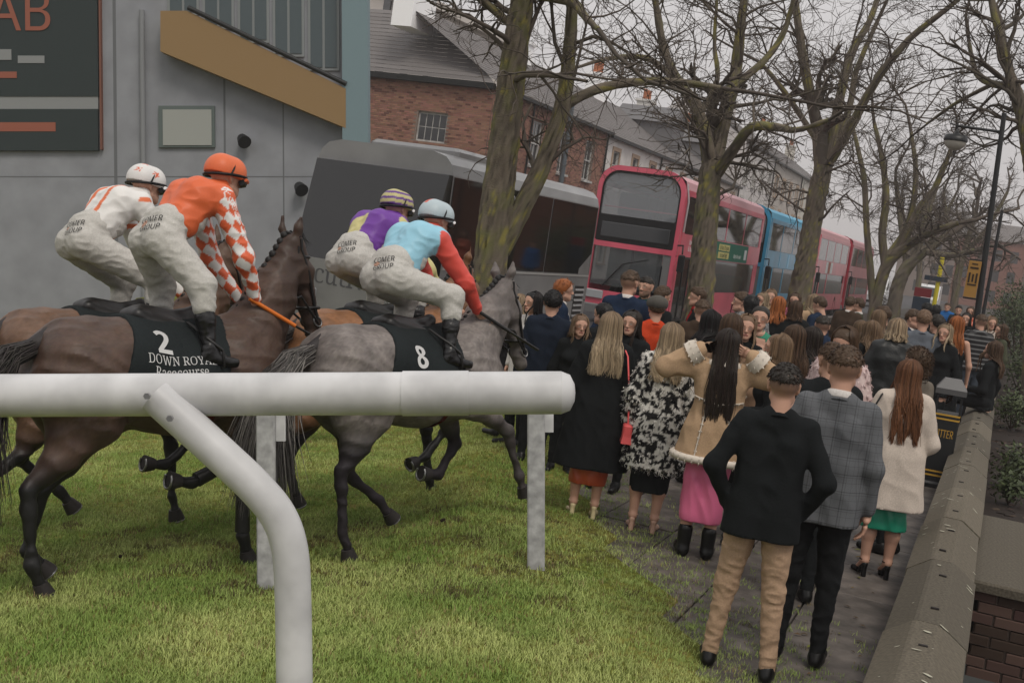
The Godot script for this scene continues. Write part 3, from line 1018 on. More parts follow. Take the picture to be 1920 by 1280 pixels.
# ------------------------------------------------------------------ jockeys (in their horse's frame)
func jockey(o: Node3D, d: Dictionary) -> void:
	var hx: float = d.get("hx", -0.05)
	var hy: float = d.get("hy", 2.14)
	var tilt: float = d.get("tilt", 0.0)
	var hips := V(hx, hy, 0)
	var sh := hips + V(0.38, 0.25 + tilt, -0.03)
	var hd := sh + V(0.15, 0.12 + tilt * 0.2, -0.04)
	var ank := [V(0.13, 1.40, -0.31), V(0.13, 1.40, 0.31)]
	var kx: float = d.get("kx", 0.2)
	var kn := [V(kx, 1.79, -0.26), V(kx, 1.79, 0.26)]
	var hands := [V(0.62, 1.66, -0.1), V(0.60, 1.66, 0.1)]
	var breech := [
		[hips + V(0.0, -0.05, -0.092), 0.110, hips + V(0.0, -0.05, 0.092), 0.110, 0.025],
		[hips + V(0.06, 0.03, -0.05), 0.112, hips + V(0.06, 0.03, 0.05), 0.112, 0.06],
		[hips + V(0.08, 0.05, -0.05), 0.12, hips + V(0.2, 0.09, -0.05), 0.115, 0.05],
		[hips + V(0.08, 0.05, 0.05), 0.12, hips + V(0.2, 0.09, 0.05), 0.115, 0.05]]
	for s in 2:
		var z := -1.0 if s == 0 else 1.0
		breech.append([hips + V(0.0, -0.06, z * 0.10), 0.118, kn[s], 0.088, 0.03])
		breech.append([kn[s], 0.088, kn[s].lerp(ank[s], 0.34), 0.074, 0.03])
	var m := MB.new()
	sdf(m, breech, 0.0105, {"fold": 0.0026, "ff": 1.5, "seed": hx * 40.0})
	part("breeches", m.mesh(cloth("breeches", Color(0.78, 0.77, 0.745), 0.85)), o)
	var boot := mat("riding_boot", Color(0.06, 0.06, 0.065), 0.35, {"spec": 0.5})
	for s in 2:
		var z := -1.0 if s == 0 else 1.0
		var b := MB.new()
		sdf(b, [[kn[s].lerp(ank[s], 0.25), 0.066, kn[s].lerp(ank[s], 0.55), 0.058, 0.03], [kn[s].lerp(ank[s], 0.55), 0.058, ank[s], 0.042, 0.03], [ank[s] + V(-0.03, -0.05, 0), 0.036, ank[s] + V(0.16, -0.09, z * 0.03), 0.032, 0.03], [ank[s] + V(0, -0.01, 0), 0.042, ank[s] + V(0.06, -0.05, 0), 0.042, 0.03]], 0.011, {"fold": 0.002, "ff": 2.5})
		var bo := part("boot", b.mesh(boot), o)
		var st := MB.new()
		var sp := ank[s] + V(0.07, -0.11, z * 0.01) as Vector3
		st.tube([V(0.06, 1.56, z * 0.17), V(0.11, 1.46, z * 0.345), sp + V(0, 0.1, z * 0.03)], [0.010], 5)
		st.tube([sp + V(0, 0.1, z * 0.04), sp + V(0, 0, z * 0.055), sp + V(0, -0.012, 0), sp + V(0, 0, -z * 0.055), sp + V(0, 0.1, -z * 0.03)], [0.008], 5)
		part("stirrup", st.mesh(mat("black_leather", Color(0.085, 0.08, 0.08), 0.45)), bo)
	# silks
	var tor := [
		[hips + V(0.14, 0.07, -0.06), 0.118, sh + V(-0.12, -0.03, -0.08), 0.13, 0.06],
		[hips + V(0.14, 0.07, 0.06), 0.118, sh + V(-0.12, -0.03, 0.08), 0.13, 0.06],
		[sh + V(-0.1, -0.03, -0.1), 0.115, sh + V(0.02, -0.02, -0.12), 0.09, 0.06],
		[sh + V(-0.1, -0.03, 0.1), 0.115, sh + V(0.02, -0.02, 0.12), 0.09, 0.06],
		[sh + V(0, 0.02, 0), 0.085, sh + V(0.1, 0.05, -0.01), 0.062, 0.05]]
	var body := [[hips, 0.09, sh, 0.09, 0.05], [sh, 0.06, hd + V(-0.03, -0.05, 0), 0.05, 0.03]]
	var sl := []
	for s in 2:
		var z := -1.0 if s == 0 else 1.0
		var s0 := sh + V(0.0, -0.03, z * 0.165)
		var el := s0.lerp(hands[s], 0.5) + V(-0.02, -0.04, z * 0.09)
		sl.append([s0, 0.078, el, 0.064, 0.04])
		sl.append([el, 0.064, el.lerp(hands[s], 0.82), 0.042, 0.035])
		body.append([s0, 0.045, el, 0.035, 0.03]); body.append([el, 0.034, hands[s], 0.026, 0.02])
	m = MB.new()
	sdf(m, tor + sl, 0.0092 if d.style == "orange" else 0.011, {"fold": 0.003, "ff": 1.2, "seed": hx * 20.0 + 2.0})
	var style: String = d.style
	var up := (sh - hips).normalized()
	for i in m.v.size():
		var p := m.v[i]
		var arm := sdf_at(sl, p) < sdf_at(tor, p) - 0.012
		var along := (p - hips).dot(up)
		var c := Color(0.7, 0.69, 0.66)
		if style == "orange":
			c = Color(0.66, 0.13, 0.045)
			if arm:
				var u := p.y * 5.2
				var w := atan2(p.z - signf(p.z) * 0.2, p.x - lerpf(sh.x, 0.6, clampf((sh.y - p.y) / 0.6, 0, 1))) / TAU * 4.0
				var q := fposmod(u + w, 1.0) < 0.5
				var r := fposmod(u - w, 1.0) < 0.5
				c = Color(0.66, 0.12, 0.045) if q == r else Color(0.72, 0.70, 0.68)
		elif style == "white":
			if absf(absf(p.z) - 0.09) < 0.016 and not arm: c = Color(0.66, 0.16, 0.06)
			if arm and fposmod(p.y * 6.0, 1.0) < 0.22: c = Color(0.66, 0.16, 0.06)
		elif style == "purple":
			c = Color(0.15, 0.045, 0.30)
			if along < 0.22 + 0.1 * cos(p.z * 9.0) and p.z < 0.05 or arm: c = Color(0.55, 0.50, 0.22)
		elif style == "blue":
			c = Color(0.29, 0.55, 0.68)
			if arm: c = Color(0.62, 0.075, 0.055)
			elif along > 0.42 and absf(p.z) < 0.06 and p.y > sh.y: c = Color(0.62, 0.1, 0.07)
		m.c[i] = c
	var silk := mat("silk", Color(1, 1, 1), 0.45, {"vc": true, "spec": 0.4, "nrm": noise_tex("weave_n", 0.05, 0, 1), "ns": 0.2, "ts": 2.0})
	part("silks", m.mesh(silk), o)
	# body: neck, head, arms, hands as one skin
	m = MB.new()
	m.col = SKIN
	sdf(m, body, 0.014)
	var hb := Basis(V(0, 1, 0), -PI / 2).rotated(V(0, 0, 1), d.get("nod", -0.15))
	m.add(head_m, Transform3D(hb, hd))
	for s in 2:
		m.add(hand_mb["grip"], Transform3D(hand_basis(V(0.5, -0.4, 0), V(0, -1, -1.0 + 2.0 * s)), hands[s]))
	part("body", m.mesh(mat("skin", Color(1, 1, 1), 0.55, {"vc": true})), o)
	# helmet with silk cover, peak, band and goggles
	var hm := MB.new()
	var hp := hd + V(0.0, 0.035, 0)
	sdf(hm, [[hp + hb * V(0, 0.01, -0.03), 0.108, hp + hb * V(0, 0.012, 0.035), 0.112, 0.03]], 0.009, {"clips": [Plane(hb * V(0, -1, 0.12).normalized(), (hb * V(0, -1, 0.12).normalized()).dot(hp) + 0.028)]})
	for i in hm.v.size():
		var q := hb.inverse() * (hm.v[i] - hp)
		var c := Color(0.66, 0.65, 0.63)
		if style == "orange": c = Color(0.68, 0.15, 0.055)
		elif style == "white":
			for st in [V(0.03, 0.11, 0.04), V(0.105, 0.05, -0.02), V(0.06, 0.06, 0.1), V(-0.07, 0.08, 0.06)]:
				var e: Vector3 = q - st
				var an := atan2(e.y - e.x * 0.4, e.z + e.x * 0.3)
				if e.length() < 0.018 + 0.011 * cos(an * 5.0): c = Color(0.62, 0.12, 0.05)
		elif style == "purple":
			c = Color(0.12, 0.05, 0.22) if fposmod((q.y + 0.02) * 21.0, 1.0) < 0.42 else Color(0.46, 0.42, 0.20)
		elif style == "blue":
			c = Color(0.42, 0.5, 0.53)
			if absf(q.x) < 0.02 and q.y > 0.08: c = Color(0.6, 0.1, 0.06)
		hm.c[i] = c
	var ho := part("helmet", hm.mesh(silk), o)
	var gb := MB.new()
	var ring := []
	var ring2 := []
	for k in 21:
		var a := TAU * k / 20.0
		ring.append(hp + hb * V(sin(a) * 0.113, -0.02 - 0.012 * cos(a), cos(a) * 0.143 + 0.002))
		if k <= 10: ring2.append(hp + hb * V(cos(PI * k / 10.0) * 0.116, sin(PI * k / 10.0) * 0.118 - 0.015, 0.02 - 0.05 * sin(PI * k / 10.0)))
	gb.tube(ring, [0.010], 5); gb.tube(ring2, [0.006], 5)
	gb.tube([hp + hb * V(-0.085, -0.05, -0.075), hp + hb * V(-0.04, -0.052, -0.118), hp + hb * V(0.04, -0.052, -0.118), hp + hb * V(0.085, -0.05, -0.075)], [0.022], 6)
	part("goggles", gb.mesh(mat("black_rubber", Color(0.05, 0.05, 0.055), 0.5)), ho)
	var pk := MB.new()
	pk.tube([hp + hb * V(-0.09, -0.03, -0.1), hp + hb * V(0, -0.022, -0.165), hp + hb * V(0.09, -0.03, -0.1)], [0.012, 0.016, 0.012], 6)
	pk.col = Color(0.05, 0.05, 0.05)
	part("peak", pk.mesh(silk if style != "orange" else mat("peak_orange", Color(0.82, 0.40, 0.25), 0.6)), ho)
	# sponsor lettering on the seat of the breeches
	var nrm := V(-0.80, 0.12, 0.60).normalized()
	var tb := Basis(V(0, 1, 0).cross(nrm).normalized(), V(0, 1, 0), nrm)
	tb.y = nrm.cross(tb.x)
	tb = tb.rotated(nrm, 0.05)
	var ax := hips + V(-0.02, 0.03, 0.04)
	for k in 2:
		text_on(o, ["COMER", "GROUP"][k], 0.037, Transform3D(tb, ax + nrm * 0.25 + tb.y * (0.035 - 0.056 * k)), breech, Color(0.12, 0.12, 0.13), "Droid Sans", 0.006)

func build_race() -> void:
	make_heads()
	var al := deg_to_rad(47)
	var hb := Basis(V(sin(al), 0, -cos(al)), V(0, 1, 0), V(cos(al), 0, sin(al)))
	var st := [[-0.42, 1.0], [-0.78, 0.6], [-0.72, 0.18], [-0.66, 0.04]]
	var specs := [
		{"x": -2.99, "d": 9.0, "s": 1.07, "kind": "bay", "num": "", "poll": V(0.92, 2.0, -0.1), "muz": V(1.15, 1.45, -0.2),
			"legs": [[[-0.5, 0.98], [-0.72, 0.62], [-0.98, 0.47], [-1.06, 0.52]], [[-0.35, 0.98], [-0.62, 0.58], [-0.35, 0.34], [-0.26, 0.22]], [[0.42, 1.0], [0.6, 0.68], [0.3, 0.48], [0.18, 0.5]], [[0.42, 1.0], [0.5, 0.56], [0.5, 0.2], [0.53, 0.06]]],
			"style": "white", "hx": -0.24, "hy": 2.10, "label": "bay racehorse with black legs, partly hidden behind number two", "jl": "person in white silks with orange braces riding, starred white cap"},
		{"x": -2.25, "d": 7.78, "s": 1.04, "kind": "dark", "num": "2", "poll": V(0.93, 2.06, -0.02), "muz": V(1.14, 1.47, -0.06),
			"legs": [[[-0.5, 0.98], [-0.92, 0.62], [-0.90, 0.2], [-0.84, 0.04]], [[-0.35, 0.98], [-0.74, 0.56], [-0.82, 0.22], [-0.72, 0.10]], [[0.42, 1.0], [0.46, 0.56], [0.45, 0.18], [0.49, 0.04]], [[0.45, 1.0], [0.62, 0.66], [0.25, 0.52], [0.12, 0.54]]],
			"style": "orange", "hx": -0.06, "hy": 2.12, "kx": 0.11, "label": "dark bay racehorse wearing saddle cloth number two, plaited mane", "jl": "person in orange silks with diamond sleeves riding, orange cap"},
		{"x": -1.12, "d": 10.0, "s": 1.06, "kind": "orange", "num": "", "poll": V(0.95, 1.9, -0.1), "muz": V(1.2, 1.4, -0.15),
			"legs": [[[-0.5, 0.98], [-0.95, 0.68], [-0.88, 0.32], [-0.84, 0.2]], [[-0.35, 0.98], [-0.66, 0.6], [-0.80, 0.38], [-0.9, 0.36]], [[0.45, 1.0], [0.62, 0.66], [0.36, 0.42], [0.24, 0.38]], [[0.42, 1.0], [0.6, 0.6], [0.62, 0.22], [0.66, 0.08]]],
			"style": "purple", "hx": -0.28, "hy": 2.03, "label": "light brown racehorse galloping beyond the grey horse", "jl": "person in purple and cream silks riding, hooped cap"},
		{"x": -0.75, "d": 8.6, "s": 1.0, "kind": "grey", "num": "8", "poll": V(0.95, 1.86, -0.02), "muz": V(1.17, 1.28, -0.06),
			"legs": [[[-0.42, 0.98], [-0.68, 0.6], [-0.66, 0.2], [-0.62, 0.04]], [[-0.3, 1.0], [-0.45, 0.56], [-0.15, 0.32], [-0.05, 0.2]], [[0.5, 1.0], [0.84, 0.78], [0.97, 0.42], [1.02, 0.3]], [[0.45, 1.0], [0.56, 0.68], [0.40, 0.46], [0.27, 0.48]]],
			"style": "blue", "hx": -0.20, "hy": 1.98, "label": "dappled grey racehorse wearing saddle cloth number eight", "jl": "person in pale blue silks with red sleeves riding grey horse"}]
	for i in 4:
		var s: Dictionary = specs[i]
		var xf := turf * Transform3D(hb.scaled_local(Vector3.ONE * s.s), V(s.x, 0, -s.d))
		var o := thing("racehorse", s.label, "horse", xf, "racehorses on the turf")
		horse(o, s.kind, s.legs, s.poll, s.muz, s.num, i == 1)
		var j := thing("person", s.jl, "jockey", xf, "jockeys")
		jockey(j, s)
		if i == 1 or i == 3:
			var w := thing("riding_whip", "orange handled whip held by person in orange silks" if i == 1 else "black whip held by person in pale blue silks", "whip", xf)
			var p0 := V(0.60, 1.66, 0.1)
			ptube("handle", w, [p0 + V(-0.08, 0.05, 0.03), p0 + V(0.22, -0.13, 0.1)], [0.014], mat("whip_orange", Color(0.80, 0.42, 0.13), 0.5) if i == 1 else mat("black_leather", Color(0.085, 0.08, 0.08), 0.45), 8)
			ptube("flap", w, [p0 + V(0.22, -0.13, 0.1), p0 + V(0.48, -0.27, 0.13)], [0.016, 0.02], mat("black_leather", Color(0.085, 0.08, 0.08), 0.45), 6, 0.5)
	# near plastic rail with its curved support
	var white := mat("rail_plastic", Color(0.80, 0.80, 0.80), 0.4, {"tex": noise_tex("railt", 0.015, 0.84, 1.04, 6, 8), "ts": 1.1})
	var r := thing("running_rail", "thick white plastic rail with curved support crossing before the horses", "rail", turf)
	var D := 4.0
	var a := tpx(-1300, 748, D)
	var b := tpx(1052, 736, D)
	ptube("top_rail", r, [a, a.lerp(b, 0.5), b], [0.072], white, 20)
	var eb := MB.new()
	eb.lathe([Vector2(0.072, 0.0), Vector2(0.06, 0.03), Vector2(0.03, 0.045), Vector2(0.001, 0.048)], 20, Transform3D(Basis(V(0, 0, 1), -PI / 2), b))
	part("end_cap", eb.mesh(white), r)
	var sp := []
	var k1 := tpx(290, 742, D - 0.02)
	for q in [[290, 742], [345, 790], [420, 858], [480, 915], [522, 968], [543, 1030], [549, 1120], [552, 1300], [556, 1530]]:
		sp.append(tpx(q[0], q[1], D - 0.06))
	var ss := smooth(sp, [0.058, 0.06, 0.06, 0.06, 0.06, 0.06, 0.06, 0.06, 0.06], 5)
	ptube("support", r, ss[0], ss[1], white, 18)
	# joint sleeve, seam and bolts
	var js := a.lerp(b, 0.90)
	var ax2 := (b - a).normalized()
	ptube("joint_sleeve", r, [js - ax2 * 0.11, js + ax2 * 0.11], [0.0755], white, 20)
	var k2 := tpx(300, 752, D - 0.1)
	for q in [V(-0.03, 0.02, 0.035), V(0.05, -0.05, 0.06)]:
		ptube("bolt", r, [k2 + q, k2 + q + V(0, 0, 0.014)], [0.011], mat("steel", Color(0.6, 0.6, 0.6), 0.35), 6)
	# second rail on straight posts
	r = thing("post_rail", "slim white rail on flat posts standing behind the thick rail", "rail", turf)
	var tops := []
	for q in [[-760, 1195], [-160, 1150], [500, 1105], [1005, 1070]]:
		var dd: float = HT * F / (q[1] - 570.0)
		var p := tpx(q[0], q[1], dd)
		var pb := MB.new()
		pb.cbox(V(p.x, 0.57, p.z), V(0.115, 1.2, 0.05), 0.008)
		var po := part("post", pb.mesh(mat("post_plastic", Color(0.74, 0.74, 0.74), 0.5, {"tex": noise_tex("dirty", 0.03, 0.7, 1.0, 6, 18), "ts": 1.2})), r)
		pbox("bracket", po, V(p.x + 0.085, 1.0, p.z - 0.03), V(0.06, 0.2, 0.03), white, 0.005)
		tops.append(V(p.x, 1.15, p.z))
	tops.append(tops[3] + V(0.12, 0, -0.03))
	ptube("top_rail", r, tops, [0.045], white, 10)
	# clods of turf thrown up behind the hooves
	var cm := mat("clod", Color(0.12, 0.085, 0.05), 1.0)
	for q in [[225, 1043, 7.2], [560, 1005, 7.6], [566, 1022, 7.8], [830, 975, 7.9], [545, 980, 8.0]]:
		var cbm := MB.new()
		var p := tpx(q[0], q[1], q[2])
		sdf(cbm, [[V(-0.008, 0, 0), 0.012, V(0.012, 0.006, 0.004), 0.009, 0.01]], 0.006)
		var o := part("turf_clod", cbm.mesh(cm), self, Transform3D(turf.basis.rotated(V(0, 1, 0), q[0]), turf * p))
		tag(o, "dark clod of turf kicked up in the air by galloping hooves", "clod", "clods of turf in the air")

# ------------------------------------------------------------------ the crowd
# local frame: feet at the origin, facing -Z, standing height 1.75
func strand(mb: MB, pts: Array, r0: float, r1: float, c0: Color, c1: Color) -> void:
	var m := pts.size()
	var s0 := mb.v.size()
	var nx := Vector3.ZERO
	for i in m:
		var t: Vector3 = (pts[mini(i + 1, m - 1)] - pts[maxi(i - 1, 0)]).normalized()
		if i == 0: nx = (Vector3.UP if absf(t.y) < 0.9 else Vector3.RIGHT).cross(t).normalized()
		else: nx = (nx - t * nx.dot(t)).normalized()
		var ny := t.cross(nx)
		var u := float(i) / (m - 1)
		var r := lerpf(r0, r1, u * u)
		var cc := c0.lerp(c1, u)
		for j in 3:
			var dn := nx * cos(TAU * j / 3.0) + ny * sin(TAU * j / 3.0)
			mb.v.append(pts[i] + dn * r); mb.n.append(dn); mb.c.append(cc)
	for i in m - 1:
		for j in 3:
			var a0 := s0 + i * 3 + j
			var a1 := s0 + i * 3 + (j + 1) % 3
			mb.ix.append(a0); mb.ix.append(a1 + 3); mb.ix.append(a1)
			mb.ix.append(a0); mb.ix.append(a0 + 3); mb.ix.append(a1 + 3)
func tufts(src: MB, out: MB, num: int, ln: float, w: float, fn: FastNoiseLite, cols: Array, fs: float) -> void:
	for i in num:
		var k := rng.randi() % src.v.size()
		var p := src.v[k]
		var nn := src.n[k]
		var q := fn.get_noise_3dv(p * fs)
		var c: Color = cols[0] if q < 0.0 else cols[1]
		var d := (nn * 0.75 + V(rnd(-0.5, 0.5), rnd(-0.9, 0.1), rnd(-0.5, 0.5))).normalized()
		var e := nn.cross(d).normalized() * w
		var l := ln * rnd(0.6, 1.3)
		out.col = c * rnd(0.7, 1.2)
		var m := p + d * l * 0.55 + e * rnd(-0.5, 0.5)
		out.quad(p - e, p + e, m + e * 0.8, m - e * 0.8)
		out.tri(m - e * 0.8, m + e * 0.8, p + d * l + V(0, -l * 0.3, 0))
const HAIRC := {"dark": [Color(0.022, 0.016, 0.013), Color(0.03, 0.021, 0.016)], "brown": [Color(0.06, 0.036, 0.022), Color(0.085, 0.05, 0.03)], "light": [Color(0.13, 0.082, 0.048), Color(0.21, 0.14, 0.085)], "blonde": [Color(0.17, 0.115, 0.07), Color(0.46, 0.36, 0.24)], "red": [Color(0.10, 0.045, 0.022), Color(0.17, 0.075, 0.036)], "ginger": [Color(0.26, 0.085, 0.026), Color(0.32, 0.11, 0.035)], "black": [Color(0.009, 0.008, 0.008), Color(0.012, 0.010, 0.010)]}
var hair_caps := {}
var shoe_cache := {}
func hair(o: Node3D, d: Dictionary, hx: Transform3D) -> void:
	var style: String = d.hair
	if style == "none": return
	var pal: Array = HAIRC[d.hc]
	var near: bool = d.z < 11.0
	var hm := mat("hair", Color(1, 1, 1), 0.5, {"vc": true, "spec": 0.35, "two": true})
	var m := MB.new()
	m.col = pal[0]
	var e: float = {"fade": 0.004, "short": 0.007, "sleek": 0.006}.get(style, 0.005)
	var skull := [[V(0, 0.035, -0.02), 0.074 + e, V(0, 0.03, 0.028), 0.079 + e, 0.03], [V(-0.012, 0.05, 0.0), 0.07 + e, V(0.012, 0.05, 0.0), 0.07 + e, 0.03]]
	var cell := 0.0085 if near else 0.012
	var pl: Plane
	if style == "fade":
		pl = Plane(V(0, -1, -0.1).normalized(), -0.042)
		skull.append([V(0, 0.082, -0.055), 0.042, V(0, 0.088, 0.015), 0.046, 0.03])
	elif style == "short":
		pl = Plane(V(0, -0.86, -0.5).normalized(), -0.006)
		skull.append([V(0, 0.08, -0.05), 0.05, V(0, 0.085, 0.02), 0.055, 0.03])
	else:
		pl = Plane(V(0, -0.62, -0.78).normalized(), 0.018)
		if style != "sleek": skull.append([V(0, 0.0, 0.028), 0.082, V(0, -0.08, 0.045), 0.07, 0.04])
	var ck := style + str(near)
	if not hair_caps.has(ck):
		var hc0 := MB.new()
		sdf(hc0, skull, cell, {"clips": [pl], "fold": 0.004 if style == "short" or style == "fade" else 0.0015, "ff": 4.0, "seed": 3.0})
		hair_caps[ck] = hc0
	var cm: MB = hair_caps[ck]
	for i in cm.c.size(): cm.c[i] = pal[0]
	m.add(cm, hx)
	if style == "fade" or style == "short" or style == "curly":
		var nt := 700 if near else 160
		var tl := 0.015 if style != "curly" else 0.026
		for i in nt:
			var k := rng.randi() % cm.v.size()
			var p := cm.v[k]
			var nn := cm.n[k]
			if nn.y < -0.5: continue
			var dr := (nn * 0.32 + V(rnd(-0.35, 0.35), -0.25, rnd(-0.5, 0.25) - 0.3)).normalized()
			if style == "curly": dr = (nn + V(rnd(-0.9, 0.9), rnd(-0.6, 0.6), rnd(-0.9, 0.9))).normalized()
			var c: Color = pal[0].lerp(pal[1], rng.randf()) * rnd(0.55, 1.2)
			var a := hx * p
			var dd := hx.basis * dr
			strand(m, [a, a + dd * tl * 0.5, a + dd * tl + V(0, -0.006, 0)], 0.0032, 0.001, c, c)
	elif style == "sleek":
		pass
	else:
		var L: float = d.get("hl", 0.45)
		var wav: float = d.get("wave", 0.012)
		var ns := 620 if near else 170
		var rr := 0.0046 if near else 0.009
		var back: float = d.get("back", 0.155)
		for i in ns:
			var ph := rnd(-2.12, 2.12)
			var lay := rnd(0.0, 0.016)
			var pts := []
			var side := signf(ph)
			for k in 5:
				var th := lerpf(0.12, 1.75, k / 4.0)
				var sp := ph * clampf(th * 1.4, 0.3, 1.0)
				pts.append(hx * (V(0, 0.038, 0.004) + V(sin(th) * sin(sp) * (0.088 + lay), cos(th) * (0.092 + lay), sin(th) * cos(sp) * (0.112 + lay))))
			var q: Vector3 = pts[4]
			var ll := L * (rnd(0.9, 1.06) if rng.randf() < 0.75 else rnd(0.55, 1.0)) * (1.0 if absf(ph) < 1.9 else 0.9)
			var phs := sin(ph * 5.0) * 1.5 + rnd(-0.6, 0.6)
			var wv2 := 0.0 if rng.randf() > 0.06 else rnd(0.01, 0.04)
			var n2 := 6
			var fall := hx.basis.y
			fall = fall.lerp(V(0, 1, 0), 0.75).normalized()
			var tx := (q - hx.origin)
			for k in range(1, n2 + 1):
				var u := float(k) / n2
				var b := q - fall * ll * u
				var toback := maxf(0.0, back - 0.02 - (hx.origin.z - 0.0)) 
				if absf(ph) < 2.0:
					b.z = lerpf(q.z, maxf(q.z, back * 0.9 + lay), smoothstep(0.15, 0.5, ll * u / 0.4)) if b.y < 1.5 else b.z
					b.x = lerpf(q.x, hx.origin.x + tx.x * d.get("hw", 1.15), u)
				else:
					b.z = minf(q.z, lerpf(q.z, -0.13, smoothstep(0.1, 0.5, u)))
				b.x += sin(u * 9.0 + phs) * wav * u + wv2 * u * signf(sin(phs * 9.0))
				b.z += cos(u * 8.0 + phs) * wav * u * 0.6
				pts.append(b)
			var kk := rnd(0.6, 1.25) * (0.75 + 0.5 * absf(sin(ph * 7.0 + d.px)))
			strand(m, pts, rr, rr * 0.35, pal[0] * kk, pal[1] * kk)
	part("hair", m.mesh(hm), o)

func arm(mode: String, s: float, sw: float) -> Array:
	# shoulder, elbow, wrist, hand direction, palm direction, hand shape
	var sh := V(s * sw, 1.415, 0.01)
	match mode:
		"pocket": return [sh, V(s * 0.30, 1.15, 0.07), V(s * 0.20, 0.93, -0.04), V(0, -1, 0), V(-s, 0, 0), ""]
		"hip": return [sh, V(s * 0.42, 1.18, 0.07), V(s * 0.19, 1.05, -0.02), V(-s * 0.5, -0.5, -0.6), V(-s, 0, 0), "relaxed"]
		"front": return [sh, V(s * 0.245, 1.12, 0.02), V(s * 0.09, 1.10, -0.23), V(-s * 0.5, 0.1, -0.8), V(0, 1, 0), "grip"]
		"cross": return [sh, V(s * 0.25, 1.14, 0.0), V(-s * 0.02, 1.16, -0.21), V(-s, 0.1, 0), V(0, 0, 1), "relaxed"]
		"hair": return [sh + V(s * 0.015, 0.035, 0), V(s * 0.42, 1.41, 0.03), V(s * 0.185, 1.585, 0.05), V(-s * 0.75, 0.25, 0.1), V(0, 0.3, -1), "relaxed"]
		"up": return [sh + V(0, 0.01, 0), V(s * 0.27, 1.15, -0.10), V(s * 0.16, 1.36, -0.24), V(-s * 0.2, 0.8, -0.1), V(-s, 0, 0), "relaxed"]
		"wall": return [sh, V(s * 0.28, 1.18, 0.08), V(s * 0.30, 0.96, 0.02), V(0, -1, 0), V(-s, 0, 0), "relaxed"]
	return [sh, V(s * 0.235, 1.13, 0.035), V(s * 0.245, 0.885, -0.03), V(0, -1, -0.08), V(-s, 0, 0), "relaxed"]

